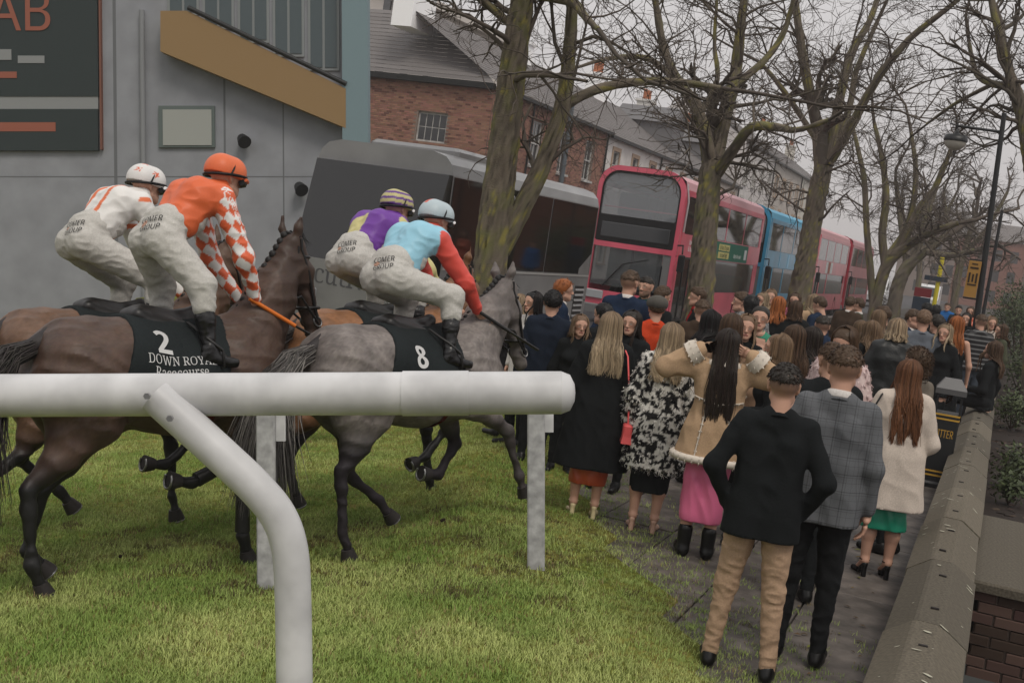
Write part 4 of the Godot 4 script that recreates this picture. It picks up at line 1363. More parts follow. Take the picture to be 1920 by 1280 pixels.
var last_top: Array
func person(d: Dictionary) -> Node3D:
	var P := at_z(d.px, d.py, d.z)
	var base_y: float = d.get("gy", 0.0)
	var fem: bool = d.get("fem", false)
	var hh := P.y - base_y
	var oy := 0.0
	if d.get("sit", false): oy = -0.42
	var s: float = hh / (1.765 + oy)
	var yaw := deg_to_rad(d.get("yaw", 0.0))
	var xf := Transform3D(Basis(Vector3.UP, yaw).scaled(Vector3.ONE * s), Vector3(P.x, base_y, P.z))
	var o := thing("person", d.label, "person", xf, "crowd on the pavement")
	var cell := 0.0115 if d.z < 7.6 else (0.0135 if d.z < 9.6 else (0.018 if d.z < 14 else 0.025))
	var sw := 0.158 if fem else 0.182
	var skin := mat("skin", Color(1, 1, 1), 0.55, {"vc": true})
	var up := V(0, oy, 0)
	var arms := []
	var am: Array = d.get("arms", ["down", "down"])
	for k in 2:
		var a := arm(am[k], -1.0 + 2.0 * k, sw)
		for j in 3: a[j] = a[j] + up
		arms.append(a)
	# leg joints
	var wd: float = d.get("wide", 0.0)
	var st: float = d.get("step", 0.0)
	var legs := []
	for k in 2:
		var sx := -1.0 + 2.0 * k
		var fz := st * sx
		if d.get("sit", false):
			legs.append([V(sx * 0.09, 0.54, 0.02), V(sx * 0.085, 0.53, -0.40), V(sx * 0.09, 0.11, -0.36 - 0.1 * k)])
		else:
			legs.append([V(sx * 0.088, 0.91, 0), V(sx * (0.095 + wd * 0.5), 0.49, fz * 0.5 - 0.015), V(sx * (0.09 + wd), 0.09, fz + 0.01)])
	# ---- skin: torso core, neck, arms, legs where bare, head and hands
	var heel: float = d.get("heel", 0.0)
	var bare: bool = d.get("bare", false)
	var body := [[V(0, 0.97, 0) + up, 0.09, V(0, 1.3, 0.01) + up, 0.09, 0.05], [V(-sw + 0.03, 1.41, 0.01) + up, 0.045, V(sw - 0.03, 1.41, 0.01) + up, 0.045, 0.05], [V(0, 1.36, 0.02) + up, 0.06, V(0, 1.5, 0.02) + up, 0.05 if fem else 0.056, 0.04]]
	for k in 2:
		var a: Array = arms[k]
		body.append([a[0], 0.046, a[1], 0.037, 0.03]); body.append([a[1], 0.036, a[2], 0.025, 0.03])
		if bare:
			var l: Array = legs[k]
			body.append([l[0], 0.085, l[1], 0.056, 0.03])
			body.append([l[1], 0.056, l[1].lerp(l[2], 0.35) + V(0, 0, 0.018), 0.056, 0.03])
			body.append([l[1].lerp(l[2], 0.35) + V(0, 0, 0.018), 0.054, l[2] + V(0, heel * 0.6, 0), 0.034, 0.03])
			body.append([l[2] + V(0, heel * 0.7 - 0.02, 0.02), 0.032, l[2] + V(0, -0.055, -0.14), 0.026, 0.03])
	var m := MB.new()
	var tone: float = d.get("tone", 1.0)
	m.col = SKIN
	sdf(m, body, maxf(cell, 0.013))
	var hc := V(0, 1.625, 0.0 if not fem else 0.004) + up
	var hb := Basis.from_euler(V(deg_to_rad(d.get("nod", 0.0)), deg_to_rad(d.get("turn", 0.0)), deg_to_rad(d.get("cock", 0.0))))
	var hs := 1.0 if not fem else 0.95
	var hxf := Transform3D(hb.scaled(Vector3.ONE * hs), hc)
	var h0 := m.v.size()
	var hd: MB = head_f if fem else head_m
	m.add(hd, hxf)
	if d.hair == "fade" or d.hair == "beard":
		var pal: Array = HAIRC[d.hc]
		for i in hd.v.size():
			var p := hd.v[i]
			if p.y > -0.045 - p.z * 0.2 and p.z > -0.03 and absf(p.x) < 0.0795 and (absf(p.z) > 0.02 or p.y > 0.03) or p.y > 0.06:
				m.c[h0 + i] = SKIN.lerp(pal[0] * 1.5, clampf((p.y + 0.058) * 9.0, 0.0, 0.92))
	if d.get("beard", false):
		for i in hd.v.size():
			var p := hd.v[i]
			if p.y < -0.035 and p.y > -0.125 and p.z < 0.0 and (absf(p.x) > 0.022 or absf(p.y + 0.0615) > 0.01): m.c[h0 + i] = SKIN.lerp(Color(0.06, 0.04, 0.03), 0.75)
	for k in 2:
		var a: Array = arms[k]
		if a[5] != "":
			var b := hand_basis(a[3], a[4])
			if k == 0: b = Basis(-b.x, b.y, b.z)
			m.add(hand_mb[a[5]], Transform3D(b.scaled_local(Vector3.ONE * (0.92 if fem else 1.0)), a[2]))
	if tone != 1.0:
		for i in m.c.size(): m.c[i] = m.c[i] * tone
	part("body", m.mesh(skin), o)
	hair(o, d, hxf)
	# ---- upper garment
	var top: String = d.get("top", "jacket")
	var hem: float = d.get("hem", 0.80)
	var ex: float = d.get("ex", 0.0)
	var fl: float = d.get("flare", 0.0)
	var tm: Material = d.tm
	var y0 := hem + oy
	var tp := []
	var slv := []
	var cw := 0.082 if not fem else 0.066
	for k in 2:
		var sx := -1.0 + 2.0 * k
		tp.append([V(sx * cw, 1.31, 0.012) + up, 0.112 + ex - (0.010 if fem else 0.0), V(sx * cw * 0.82, 1.10, 0.008) + up, 0.108 + ex - (0.014 if fem else 0.0), 0.05])
		tp.append([V(sx * cw * 0.82, 1.10, 0.008) + up, 0.108 + ex - (0.014 if fem else 0.0), V(sx * (cw + fl * 0.4), minf(hem, 0.95), 0.008) + up, 0.118 + ex + fl, 0.05])
		if hem < 0.9 and not d.get("sit", false): tp.append([V(sx * (cw + fl * 0.3), 0.97, 0.008) + up, 0.117 + ex + fl * 0.4, V(sx * (cw + fl), hem - 0.1, 0.01) + up, 0.122 + ex + fl, 0.05])
		var a: Array = arms[k]
		if top != "bare":
			slv.append([a[0] + V(-sx * 0.012, 0.0, 0), 0.060 + ex * 0.8, a[1], 0.051 + ex * 0.8, 0.04])
			slv.append([a[1], 0.054 + ex * 0.8, a[1].lerp(a[2], 0.93), 0.041 + ex * 0.9, 0.035])
	tp.append([V(-sw + 0.035, 1.405, 0.012) + up, 0.062 + ex * 0.7, V(sw - 0.035, 1.405, 0.012) + up, 0.062 + ex * 0.7, 0.05])
	tp.append([V(-0.04, 1.448, 0.026) + up, 0.070 + ex * 0.5, V(0.04, 1.448, 0.026) + up, 0.070 + ex * 0.5, 0.05])
	if fem: tp.append([V(-0.075, 1.27, -0.07) + up, 0.062 + ex * 0.5, V(0.075, 1.27, -0.07) + up, 0.062 + ex * 0.5, 0.05])
	last_top = tp + slv
	m = MB.new()
	var clips := [Plane(V(0, -1, 0), -y0)]
	if top == "bare": clips.append(Plane(V(0, 1, 0), 1.28 + oy))
	sdf(m, tp + slv, cell, {"clips": clips, "fold": d.get("fold", 0.0032), "ff": d.get("ff", 1.0), "fy": 0.5, "seed": d.px * 0.37})
	var furk: String = d.get("fur", "")
	var topn: String = d.get("topname", "jacket")
	if furk == "":
		part(topn, m.mesh(tm), o)
	else:
		var fn := FastNoiseLite.new()
		fn.seed = 5; fn.frequency = 1.0; fn.fractal_octaves = 2
		var cols: Array = [Color(0.012, 0.012, 0.014), Color(0.62, 0.60, 0.56)] if furk == "leopard" else [Color(0.50, 0.37, 0.36), Color(0.62, 0.50, 0.48)]
		var fs := 16.0 if furk == "leopard" else 20.0
		for i in m.v.size(): m.c[i] = cols[0] if fn.get_noise_3dv(m.v[i] * fs) < 0.0 else cols[1]
		tufts(m, m, 16000 if furk == "leopard" else 5000, 0.02, 0.0036, fn, cols, fs)
		part(topn, m.mesh(mat("fur", Color(1, 1, 1), 0.9, {"vc": true, "two": true})), o)
	# collars
	if d.has("shirt"):
		var c := MB.new()
		var ring := []
		for k in 17:
			var an := TAU * k / 16.0
			an += PI
			ring.append(V(sin(an) * 0.066, 1.492 - 0.012 * -cos(an) + (0.0), 0.016 + cos(an) * 0.066) + up)
		c.tube(ring, [0.010], 8, false, 2.4, V(0, 1, 0))
		part("shirt_collar", c.mesh(d.shirt), o)
		var vm := MB.new()
		var an := 0.32
		var ap := V(0, 1.10 + oy, 0)
		var sp := []
		for q in tp: sp.append([q[0], q[1] + 0.006, q[2], q[3] + 0.006, q[4]])
		var n1 := V(cos(an), -sin(an), 0)
		var n2 := V(-cos(an), -sin(an), 0)
		sdf(vm, sp, maxf(cell, 0.014), {"clips": [Plane(n1, n1.dot(ap)), Plane(n2, n2.dot(ap)), Plane(V(0, 0, 1), -0.05), Plane(V(0, 1, 0), 1.48 + oy)], "fold": d.get("fold", 0.0032), "ff": d.get("ff", 1.0), "fy": 0.5, "seed": d.px * 0.37})
		if vm.v.size() > 0: part("shirt", vm.mesh(d.shirt), o)
	if top == "jacket":
		var c := MB.new()
		var ring := []
		for k in 15:
			var an := PI * (-0.86 + 1.72 * k / 14.0)
			ring.append(V(sin(an) * (0.068 + ex * 0.3), 1.484 - 0.075 * (1.0 - cos(an)) * 0.5 + ex * 0.3, 0.020 + cos(an) * (0.060 + ex * 0.3)) + up)
		c.tube(ring, [0.008, 0.009], 8, true, 2.6, V(0, 1, 0))
		part("collar", c.mesh(d.get("collar_m", tm)), o)
	# ---- lower garments
	if d.z > 9.8: cell = maxf(cell, 0.026)
	if d.has("trousers"):
		m = MB.new()
		var tr := []
		var tw: float = d.get("tw", 1.0)
		if not d.get("sit", false): tr.append([V(-0.06, 0.94, 0.01), 0.105, V(0.06, 0.94, 0.01), 0.105, 0.06])
		for k in 2:
			var l: Array = legs[k]
			tr.append([l[0], 0.102, l[1], 0.064 * tw, 0.04])
			tr.append([l[1], 0.063 * tw, l[2] + V(0, -0.01, 0.01), 0.045 * tw, 0.035])
		sdf(m, tr, cell, {"fold": 0.0035, "ff": 1.5, "seed": d.px, "clips": [Plane(V(0, -1, 0), -0.055)]})
		part("trousers", m.mesh(d.trousers), o)
	if d.has("skirt"):
		m = MB.new()
		var sh: float = d.skh
		var sk := []
		for sx in [-1.0, 1.0]:
			sk.append([V(sx * 0.06, 0.98, 0), 0.10, V(sx * 0.06, maxf(sh - 0.1, 0.35), 0), 0.085 + d.get("skf", 0.0), 0.06])
			sk.append([V(sx * 0.062, 0.7, 0), 0.098, V(sx * (0.06 + d.get("skf", 0.0)), sh - 0.12, 0), 0.085 + d.get("skf", 0.0), 0.06])
		sdf(m, sk, cell, {"fold": 0.006, "ff": 1.2, "fy": 0.15, "seed": d.px, "clips": [Plane(V(0, -1, 0), -sh)]})
		part("skirt", m.mesh(d.skirt), o)
	# ---- shoes
	for k in 2:
		var l: Array = legs[k]
		var a: Vector3 = l[2]
		var sx := -1.0 + 2.0 * k
		var f := V(sx * 0.03, 0, 0)
		var kind := "heel" if heel > 0.0 else ("ankle" if d.get("ankle", false) else "flat")
		var key := "%s%d%d" % [kind, k, int(a.y * 100)]
		if not shoe_cache.has(key):
			m = MB.new()
			var g := V(0, a.y, 0)
			var fl0 := [Plane(V(0, -1, 0), 0.0)]
			if kind == "heel":
				sdf(m, [[g + V(0, -0.075 + heel, 0.035), 0.018, g + V(0, -0.082, 0.04), 0.021, 0.01], [g + V(0, -0.065 + heel, 0.03), 0.022, g + V(0, -0.068, -0.10), 0.02, 0.02], [g + V(0, -0.068, -0.10), 0.03, g + f + V(0, -0.07, -0.165), 0.024, 0.02]], 0.0085, {"clips": fl0})
				var ring := []
				for q in 9: ring.append(g + V(sin(TAU * q / 8.0) * 0.038, heel * 0.65 - 0.005, cos(TAU * q / 8.0) * 0.038 + 0.004))
				m.tube(ring, [0.007], 5, false)
			elif kind == "ankle":
				sdf(m, [[g + V(0, 0.12, 0.01), 0.056, g + V(0, -0.02, 0.01), 0.05, 0.03], [g + V(0, -0.045, 0.03), 0.045, g + f + V(0, -0.05, -0.16), 0.042, 0.03]], 0.011, {"clips": fl0})
			else:
				sdf(m, [[g + V(0, -0.01, 0.015), 0.042, g + V(0, -0.04, -0.02), 0.045, 0.03], [g + V(0, -0.05, 0.04), 0.036, g + f + V(0, -0.058, -0.17), 0.032, 0.03]], 0.010, {"clips": fl0})
			shoe_cache[key] = m
		var sm: Material = d.get("shoe", mat("black_shoe", Color(0.05, 0.05, 0.05), 0.4))
		part("shoe", (shoe_cache[key] as MB).mesh(sm), o, Transform3D(Basis.IDENTITY, V(a.x, 0, a.z)))
	return o

func build_crowd() -> void:
	var c_black := cloth("cl_black", Color(0.12, 0.13, 0.135))
	var c_coal := cloth("cl_coal", Color(0.18, 0.18, 0.19))
	var c_navy := cloth("cl_navy", Color(0.14, 0.19, 0.27))
	var c_navy2 := cloth("cl_navy2", Color(0.13, 0.16, 0.21))
	var c_beige := cloth("cl_beige", Color(0.68, 0.57, 0.47))
	var c_tan := cloth("cl_tan", Color(0.72, 0.605, 0.485))
	var c_white := cloth("cl_white", Color(0.84, 0.82, 0.80))
	var c_cream := cloth("cl_cream", Color(0.80, 0.75, 0.70))
	var c_grey := cloth("cl_grey", Color(0.40, 0.42, 0.45))
	var c_brown := cloth("cl_brown", Color(0.27, 0.22, 0.18))
	var c_olive := cloth("cl_olive", Color(0.30, 0.31, 0.25))
	var c_green := cloth("cl_green", Color(0.26, 0.55, 0.45))
	var c_orange := cloth("cl_orange", Color(0.78, 0.28, 0.16))
	var c_rust := mat("satin_rust", Color(0.74, 0.33, 0.20), 0.35, {"spec": 0.5})
	var c_pink := mat("satin_pink", Color(0.83, 0.42, 0.56), 0.33, {"spec": 0.5})
	var c_emer := mat("satin_green", Color(0.12, 0.52, 0.41), 0.33, {"spec": 0.5})
	var c_pinkc := cloth("cl_pink", Color(0.80, 0.45, 0.55))
	var c_red := cloth("cl_red", Color(0.66, 0.13, 0.15))
	var c_blue := cloth("cl_blue", Color(0.15, 0.38, 0.62))
	var c_jean := cloth("cl_jean", Color(0.30, 0.33, 0.37))
	var leather := mat("leather_jacket", Color(0.09, 0.10, 0.10), 0.42, {"nrm": noise_tex("hide_n", 0.08, 0, 1), "ns": 0.4, "ts": 2.0})
	var shoe_y := mat("shoe_cream", Color(0.80, 0.74, 0.58), 0.5)
	var shoe_n := mat("shoe_nude", Color(0.74, 0.60, 0.52), 0.5)
	# woven check
	var ci := Image.create(256, 256, false, Image.FORMAT_RGB8)
	for y in 256:
		for x in 256:
			var v := 0.385 + 0.05 * sin(x * 1.7) * sin(y * 1.9) + rnd(-0.02, 0.02)
			for a in [x, y]:
				var t: int = a % 128
				if t < 7 or (t > 20 and t < 24): v -= 0.085
				elif t > 62 and t < 67: v -= 0.05
			ci.set_pixel(x, y, Color(v * 0.98, v, v * 1.03))
	var m_check := mat("cl_check", Color(1, 1, 1), 0.9, {"tex": ImageTexture.create_from_image(ci), "ts": 5.5, "spec": 0.2})
	var si := Image.create(64, 64, false, Image.FORMAT_RGB8)
	for y in 64:
		for x in 64: si.set_pixel(x, y, Color(0.42, 0.42, 0.42) if y % 32 < 10 else Color(0.11, 0.11, 0.12))
	var m_stripe := mat("cl_stripe", Color(1, 1, 1), 0.9, {"tex": ImageTexture.create_from_image(si), "ts": 7.0})
	var m_camo := mat("cl_camo", Color(1, 1, 1), 0.9, {"tex": noise_tex("camo", 0.04, 0.1, 0.75, 3, 44), "ts": 2.5})
	var seq := mat("sequins", Color(0.22, 0.13, 0.22), 0.3, {"tex": noise_tex("seq", 0.2, 0.1, 1.0, 2, 45), "ts": 3.0, "spec": 0.6})
	var L := []
	# front pair and the women beside them
	L.append({"px": 1478, "py": 678, "z": 6.4, "yaw": 10, "hair": "fade", "hc": "dark", "tm": c_black, "hem": 0.79, "ex": 0.002, "arms": ["pocket", "pocket"], "trousers": c_beige, "wide": 0.07, "step": 0.04, "topname": "blazer", "label": "person in black blazer and beige chinos with hands in pockets"})
	L.append({"px": 1592, "py": 645, "z": 6.85, "yaw": 6, "hair": "fade", "hc": "brown", "tm": m_check, "hem": 0.80, "ex": 0.002, "arms": ["pocket", "down"], "trousers": cloth("cl_char", Color(0.12, 0.125, 0.13)), "wide": 0.02, "shirt": c_white, "topname": "blazer", "label": "person in grey checked blazer with white collar and black trousers"})
	L.append({"px": 1710, "py": 672, "z": 9.3, "fem": true, "yaw": 20, "hair": "long", "hc": "red", "hl": 0.52, "wave": 0.02, "hw": 1.1, "tm": c_cream, "hem": 0.58, "ex": 0.035, "flare": 0.035, "arms": ["front", "front"], "skirt": c_emer, "skh": 0.40, "skf": 0.02, "bare": true, "heel": 0.08, "topname": "coat", "label": "person in long white coat over green satin skirt, auburn hair"})
	L.append({"px": 1727, "py": 648, "z": 10.2, "yaw": 60, "hair": "curly", "hc": "brown", "tm": cloth("cl_stone", Color(0.45, 0.42, 0.38)), "trousers": c_black, "arms": ["front", "front"], "label": "person with dark curly hair in stone jacket behind the white coat"})
	L.append({"px": 1370, "py": 615, "z": 8.6, "fem": true, "yaw": 14, "hair": "long", "hc": "dark", "hl": 0.56, "wave": 0.012, "hw": 1.0, "tm": c_tan, "hem": 0.76, "ex": 0.03, "flare": 0.03, "fold": 0.0045, "arms": ["hair", "hair"], "skirt": c_pink, "skh": 0.28, "bare": true, "ankle": true, "nod": -6, "topname": "shearling_coat", "label": "person in tan shearling coat with both hands in long dark hair"})
	L.append({"px": 1265, "py": 603, "z": 9.0, "fem": true, "yaw": 14, "turn": -18, "hair": "long", "hc": "blonde", "hl": 0.36, "wave": 0.03, "tm": c_black, "hem": 0.55, "ex": 0.028, "flare": 0.02, "fur": "leopard", "arms": ["down", "front"], "skirt": c_black, "skh": 0.34, "bare": true, "heel": 0.08, "shoe": shoe_n, "topname": "fur_coat", "label": "person in black and white fur coat with wavy blonde hair"})
	L.append({"px": 1150, "py": 583, "z": 9.0, "fem": true, "yaw": 20, "turn": -12, "hair": "long", "hc": "blonde", "hl": 0.40, "wave": 0.014, "hw": 1.35, "tm": c_black, "hem": 0.44, "ex": 0.032, "flare": 0.055, "arms": ["front", "front"], "skirt": c_rust, "skh": 0.29, "bare": true, "heel": 0.08, "shoe": shoe_y, "topname": "coat", "label": "person in long black coat with straight blonde hair and cream heels"})
	L.append({"px": 1566, "py": 640, "z": 8.1, "yaw": 30, "hair": "fade", "hc": "brown", "tm": c_black, "hem": 0.75, "ex": 0.02, "arms": ["front", "front"], "trousers": c_black, "topname": "overcoat", "label": "person in black overcoat just ahead of the checked blazer"})
	L.append({"px": 1590, "py": 610, "z": 9.6, "fem": true, "yaw": 150, "nod": -22, "turn": 10, "hair": "long", "hc": "brown", "hl": 0.45, "wave": 0.02, "tm": c_pinkc, "fur": "pink", "hem": 0.85, "ex": 0.045, "arms": ["front", "front"], "skirt": c_black, "skh": 0.5, "bare": true, "topname": "fur_jacket", "label": "person in fluffy pale pink jacket looking down, brown hair"})
	L.append({"px": 1462, "py": 622, "z": 9.3, "fem": true, "yaw": 100, "hair": "long", "hc": "light", "hl": 0.36, "wave": 0.008, "tm": c_black, "skirt": c_black, "skh": 0.5, "bare": true, "arms": ["front", "down"], "label": "person in profile with straight light brown hair in black top"})
	L.append({"px": 1494, "py": 607, "z": 10.6, "fem": true, "yaw": 30, "hair": "long", "hc": "brown", "hl": 0.42, "tm": c_black, "trousers": c_black, "label": "person in black jacket with long straight brown hair"})
	L.append({"px": 1524, "py": 611, "z": 11.2, "fem": true, "yaw": 60, "hair": "long", "hc": "dark", "hl": 0.34, "wave": 0.03, "tm": c_coal, "trousers": c_black, "label": "person in charcoal jacket with windswept dark hair"})
	L.append({"px": 1430, "py": 570, "z": 11.6, "fem": true, "yaw": 188, "hair": "sleek", "hc": "dark", "tm": c_green, "trousers": c_green, "arms": ["down", "front"], "shirt": mat("skin_tone", Color(0.74, 0.58, 0.50), 0.6), "topname": "blazer", "label": "person facing the street in green blazer with sleek tied hair"})
	L.append({"px": 1376, "py": 586, "z": 10.0, "fem": true, "yaw": 12, "hair": "long", "hc": "brown", "hl": 0.40, "tm": cloth("cl_camel", Color(0.60, 0.49, 0.40)), "hem": 0.7, "ex": 0.02, "trousers": c_black, "label": "person with brown hair in camel coat ahead of the shearling coat"})
	L.append({"px": 1341, "py": 580, "z": 11.2, "fem": true, "yaw": -50, "hair": "long", "hc": "black", "hl": 0.32, "tm": c_black, "trousers": c_black, "label": "person with black bob turned towards the brown jacket"})
	L.append({"px": 1404, "py": 588, "z": 11.0, "fem": true, "yaw": 195, "hair": "long", "hc": "light", "hl": 0.3, "tm": c_black, "trousers": c_black, "label": "person with light brown hair peering between two brown haired heads"})
	L.append({"px": 1320, "py": 560, "z": 13.0, "yaw": 15, "hair": "fade", "hc": "brown", "tm": c_brown, "trousers": c_black, "ex": 0.01, "label": "person in dark brown jacket with cropped hair seen from behind"})
	L.append({"px": 1312, "py": 537, "z": 15.0, "yaw": 110, "hair": "short", "hc": "brown", "tm": c_black, "shirt": c_red, "trousers": c_black, "label": "person in black jacket and red shirt facing left by trunk"})
	L.append({"px": 1245, "py": 535, "z": 14.0, "yaw": -40, "hair": "short", "hc": "brown", "tm": c_black, "shirt": c_white, "trousers": c_black, "label": "person in black suit and white shirt beside the flat cap"})
	L.append({"px": 1235, "py": 556, "z": 12.0, "yaw": 25, "hair": "short", "hc": "brown", "tm": c_orange, "trousers": c_black, "cap": true, "label": "person in grey flat cap and orange jacket"})
	L.append({"px": 1215, "py": 517, "z": 14.2, "yaw": 165, "hair": "fade", "hc": "dark", "beard": true, "tm": cloth("cl_teal", Color(0.10, 0.24, 0.24)), "trousers": c_black, "label": "bearded person in dark teal top facing the crowd"})
	L.append({"px": 1185, "py": 505, "z": 12.2, "yaw": 8, "turn": -20, "hair": "fade", "hc": "brown", "tm": c_navy, "ex": 0.015, "shirt": c_white, "trousers": c_navy, "arms": ["front", "front"], "topname": "suit_jacket", "label": "tall person in navy suit jacket with cropped brown hair"})
	L.append({"px": 1188, "py": 580, "z": 10.2, "fem": true, "yaw": 175, "hair": "long", "hc": "dark", "hl": 0.36, "wave": 0.02, "tm": c_black, "trousers": c_black, "ex": 0.02, "label": "person facing us with dark wavy hair in black collar coat"})
	L.append({"px": 1091, "py": 588, "z": 10.5, "fem": true, "yaw": 200, "turn": 15, "hair": "long", "hc": "light", "hl": 0.22, "tm": c_black, "trousers": c_black, "label": "person facing us with light brown hair beside the blonde hair"})
	L.append({"px": 1135, "py": 565, "z": 11.2, "yaw": 70, "hair": "curly", "hc": "black", "tm": c_black, "trousers": c_black, "label": "person with short black curls behind the blonde hair"})
	L.append({"px": 1060, "py": 520, "z": 12.2, "yaw": -60, "hair": "curly", "hc": "ginger", "tm": c_navy, "shirt": c_white, "trousers": c_navy, "label": "person with ginger hair in navy suit by the coach"})
	L.append({"px": 1040, "py": 543, "z": 10.6, "yaw": 20, "hair": "short", "hc": "black", "tm": c_navy2, "trousers": c_black, "ex": 0.015, "label": "person with black hair in slate navy coat seen from behind"})
	L.append({"px": 1002, "py": 545, "z": 11.2, "fem": true, "yaw": 150, "hair": "long", "hc": "black", "hl": 0.3, "tm": c_white, "trousers": c_black, "label": "person with long black hair in white top beside slate coat"})
	L.append({"px": 975, "py": 550, "z": 11.6, "fem": true, "yaw": 60, "hair": "long", "hc": "blonde", "hl": 0.34, "tm": c_coal, "trousers": c_black, "label": "person with blonde hair in charcoal top beside the grey horse"})
	# further back
	L.append({"px": 1394, "py": 546, "z": 15.0, "yaw": 110, "hair": "short", "hc": "brown", "tm": m_camo, "trousers": c_jean, "ex": 0.03, "label": "person in mottled grey camouflage jacket looking left"})
	L.append({"px": 1412, "py": 550, "z": 14.6, "yaw": 15, "hair": "curly", "hc": "black", "tm": m_camo, "trousers": c_jean, "ex": 0.02, "label": "person with black woolly hair beside the camouflage jacket"})
	L.append({"px": 1463, "py": 555, "z": 17.0, "fem": true, "yaw": 20, "hair": "long", "hc": "ginger", "hl": 0.26, "tm": c_black, "trousers": c_black, "ex": 0.02, "label": "person with bright ginger hair in black padded coat"})
	L.append({"px": 1432, "py": 547, "z": 19.0, "fem": true, "yaw": 150, "hair": "long", "hc": "blonde", "hl": 0.3, "tm": c_coal, "trousers": c_black, "label": "person with blonde hair far back near the blue bus"})
	L.append({"px": 1448, "py": 541, "z": 19.6, "fem": true, "yaw": 190, "hair": "long", "hc": "light", "hl": 0.3, "tm": c_tan, "trousers": c_black, "label": "person with light hair in tan top far back near bus"})
	L.append({"px": 1493, "py": 548, "z": 20.0, "fem": true, "yaw": 180, "hair": "long", "hc": "brown", "hl": 0.3, "tm": c_pinkc, "trousers": c_black, "ex": 0.02, "label": "person facing us in pink coat beneath the mossy trunk"})
	L.append({"px": 1495, "py": 563, "z": 17.0, "fem": true, "yaw": 10, "hair": "long", "hc": "brown", "hl": 0.16, "tm": c_black, "trousers": c_black, "ex": 0.035, "label": "person in black puffer ahead of the pink coat"})
	L.append({"px": 1527, "py": 550, "z": 19.0, "fem": true, "yaw": 60, "hair": "long", "hc": "blonde", "hl": 0.3, "tm": c_tan, "trousers": c_black, "ex": 0.02, "label": "person with fair hair in tan coat beside navy overcoat"})
	L.append({"px": 1541, "py": 555, "z": 18.6, "yaw": 70, "nod": -12, "hair": "short", "hc": "brown", "tm": c_navy, "trousers": c_black, "ex": 0.02, "label": "person in navy overcoat leaning towards the fair hair"})
	L.append({"px": 1546, "py": 590, "z": 14.0, "yaw": 10, "hair": "fade", "hc": "dark", "tm": c_navy, "trousers": c_black, "ex": 0.035, "collar_m": c_tan, "label": "person in navy puffer with sand coloured collar"})
	L.append({"px": 1597, "py": 555, "z": 22.0, "yaw": -10, "hair": "short", "hc": "brown", "tm": c_brown, "trousers": c_black, "ex": 0.02, "shirt": c_white, "label": "person in brown waxed jacket by the red bus"})
	L.append({"px": 1613, "py": 558, "z": 22.4, "yaw": 80, "hair": "short", "hc": "brown", "tm": c_olive, "trousers": c_black, "shirt": c_white, "label": "person in olive jacket by the red bus"})
	L.append({"px": 1617, "py": 600, "z": 15.0, "fem": true, "yaw": 20, "hair": "long", "hc": "light", "hl": 0.2, "tm": cloth("cl_pale", Color(0.62, 0.67, 0.72)), "trousers": c_jean, "ex": 0.02, "label": "person in pale blue hooded top"})
	L.append({"px": 1637, "py": 600, "z": 14.2, "fem": true, "yaw": 40, "hair": "long", "hc": "light", "hl": 0.3, "wave": 0.035, "tm": c_black, "trousers": c_black, "label": "person with tousled light brown curls in black top"})
	L.append({"px": 1651, "py": 580, "z": 16.4, "fem": true, "yaw": 15, "hair": "long", "hc": "light", "hl": 0.36, "tm": c_tan, "trousers": c_black, "label": "person with long light brown hair in tan jacket"})
	L.append({"px": 1660, "py": 573, "z": 18.0, "yaw": 90, "hair": "short", "hc": "brown", "tm": c_coal, "trousers": c_black, "label": "person with brown quiff in charcoal jacket near the trunk"})
	L.append({"px": 1686, "py": 596, "z": 13.6, "fem": true, "yaw": 14, "turn": 10, "hair": "long", "hc": "blonde", "hl": 0.12, "tm": leather, "hem": 0.86, "ex": 0.05, "arms": ["front", "front"], "skirt": seq, "skh": 0.35, "bare": true, "topname": "leather_jacket", "label": "person in oversized black leather jacket and purple sequin skirt"})
	L.append({"px": 1736, "py": 580, "z": 16.6, "yaw": 10, "hair": "short", "hc": "light", "tm": c_grey, "trousers": c_grey, "arms": ["down", "hip"], "topname": "suit_jacket", "label": "person in grey suit with one hand on hip"})
	L.append({"px": 1716, "py": 579, "z": 17.8, "yaw": -110, "hair": "short", "hc": "brown", "tm": c_navy, "shirt": c_white, "trousers": c_navy, "label": "person in navy suit and white shirt facing grey suit"})
	L.append({"px": 1761, "py": 589, "z": 17.4, "yaw": 40, "hair": "short", "hc": "dark", "tm": c_black, "trousers": c_black, "label": "person with dark hair beside the grey suit"})
	L.append({"px": 1776, "py": 606, "z": 16.6, "fem": true, "yaw": 160, "hair": "long", "hc": "blonde", "hl": 0.26, "tm": c_black, "skirt": c_black, "skh": 0.45, "bare": true, "label": "person with fair hair smiling in black dress"})
	L.append({"px": 1798, "py": 592, "z": 17.6, "fem": true, "yaw": 8, "hair": "long", "hc": "ginger", "hl": 0.36, "top": "bare", "tm": c_black, "hem": 0.8, "skirt": c_black, "skh": 0.4, "bare": true, "heel": 0.08, "topname": "dress", "label": "person with long copper hair in strapless black dress"})
	L.append({"px": 1843, "py": 588, "z": 21.5, "yaw": 25, "hair": "fade", "hc": "brown", "tm": m_stripe, "hem": 0.86, "top": "jumper", "trousers": c_jean, "topname": "jumper", "ex": 0.01, "label": "person in striped jumper and grey jeans beside lamp post"})
	L.append({"px": 1866, "py": 637, "z": 19.0, "fem": true, "yaw": 80, "sit": true, "hair": "long", "hc": "brown", "hl": 0.34, "tm": c_black, "trousers": c_black, "hem": 0.86, "arms": ["front", "wall"], "label": "person in black sitting on the low stone wall"})
	L.append({"px": 1862, "py": 592, "z": 23.5, "fem": true, "yaw": 200, "hair": "long", "hc": "light", "hl": 0.26, "tm": c_cream, "trousers": c_jean, "label": "person in cream top behind the striped jumper"})
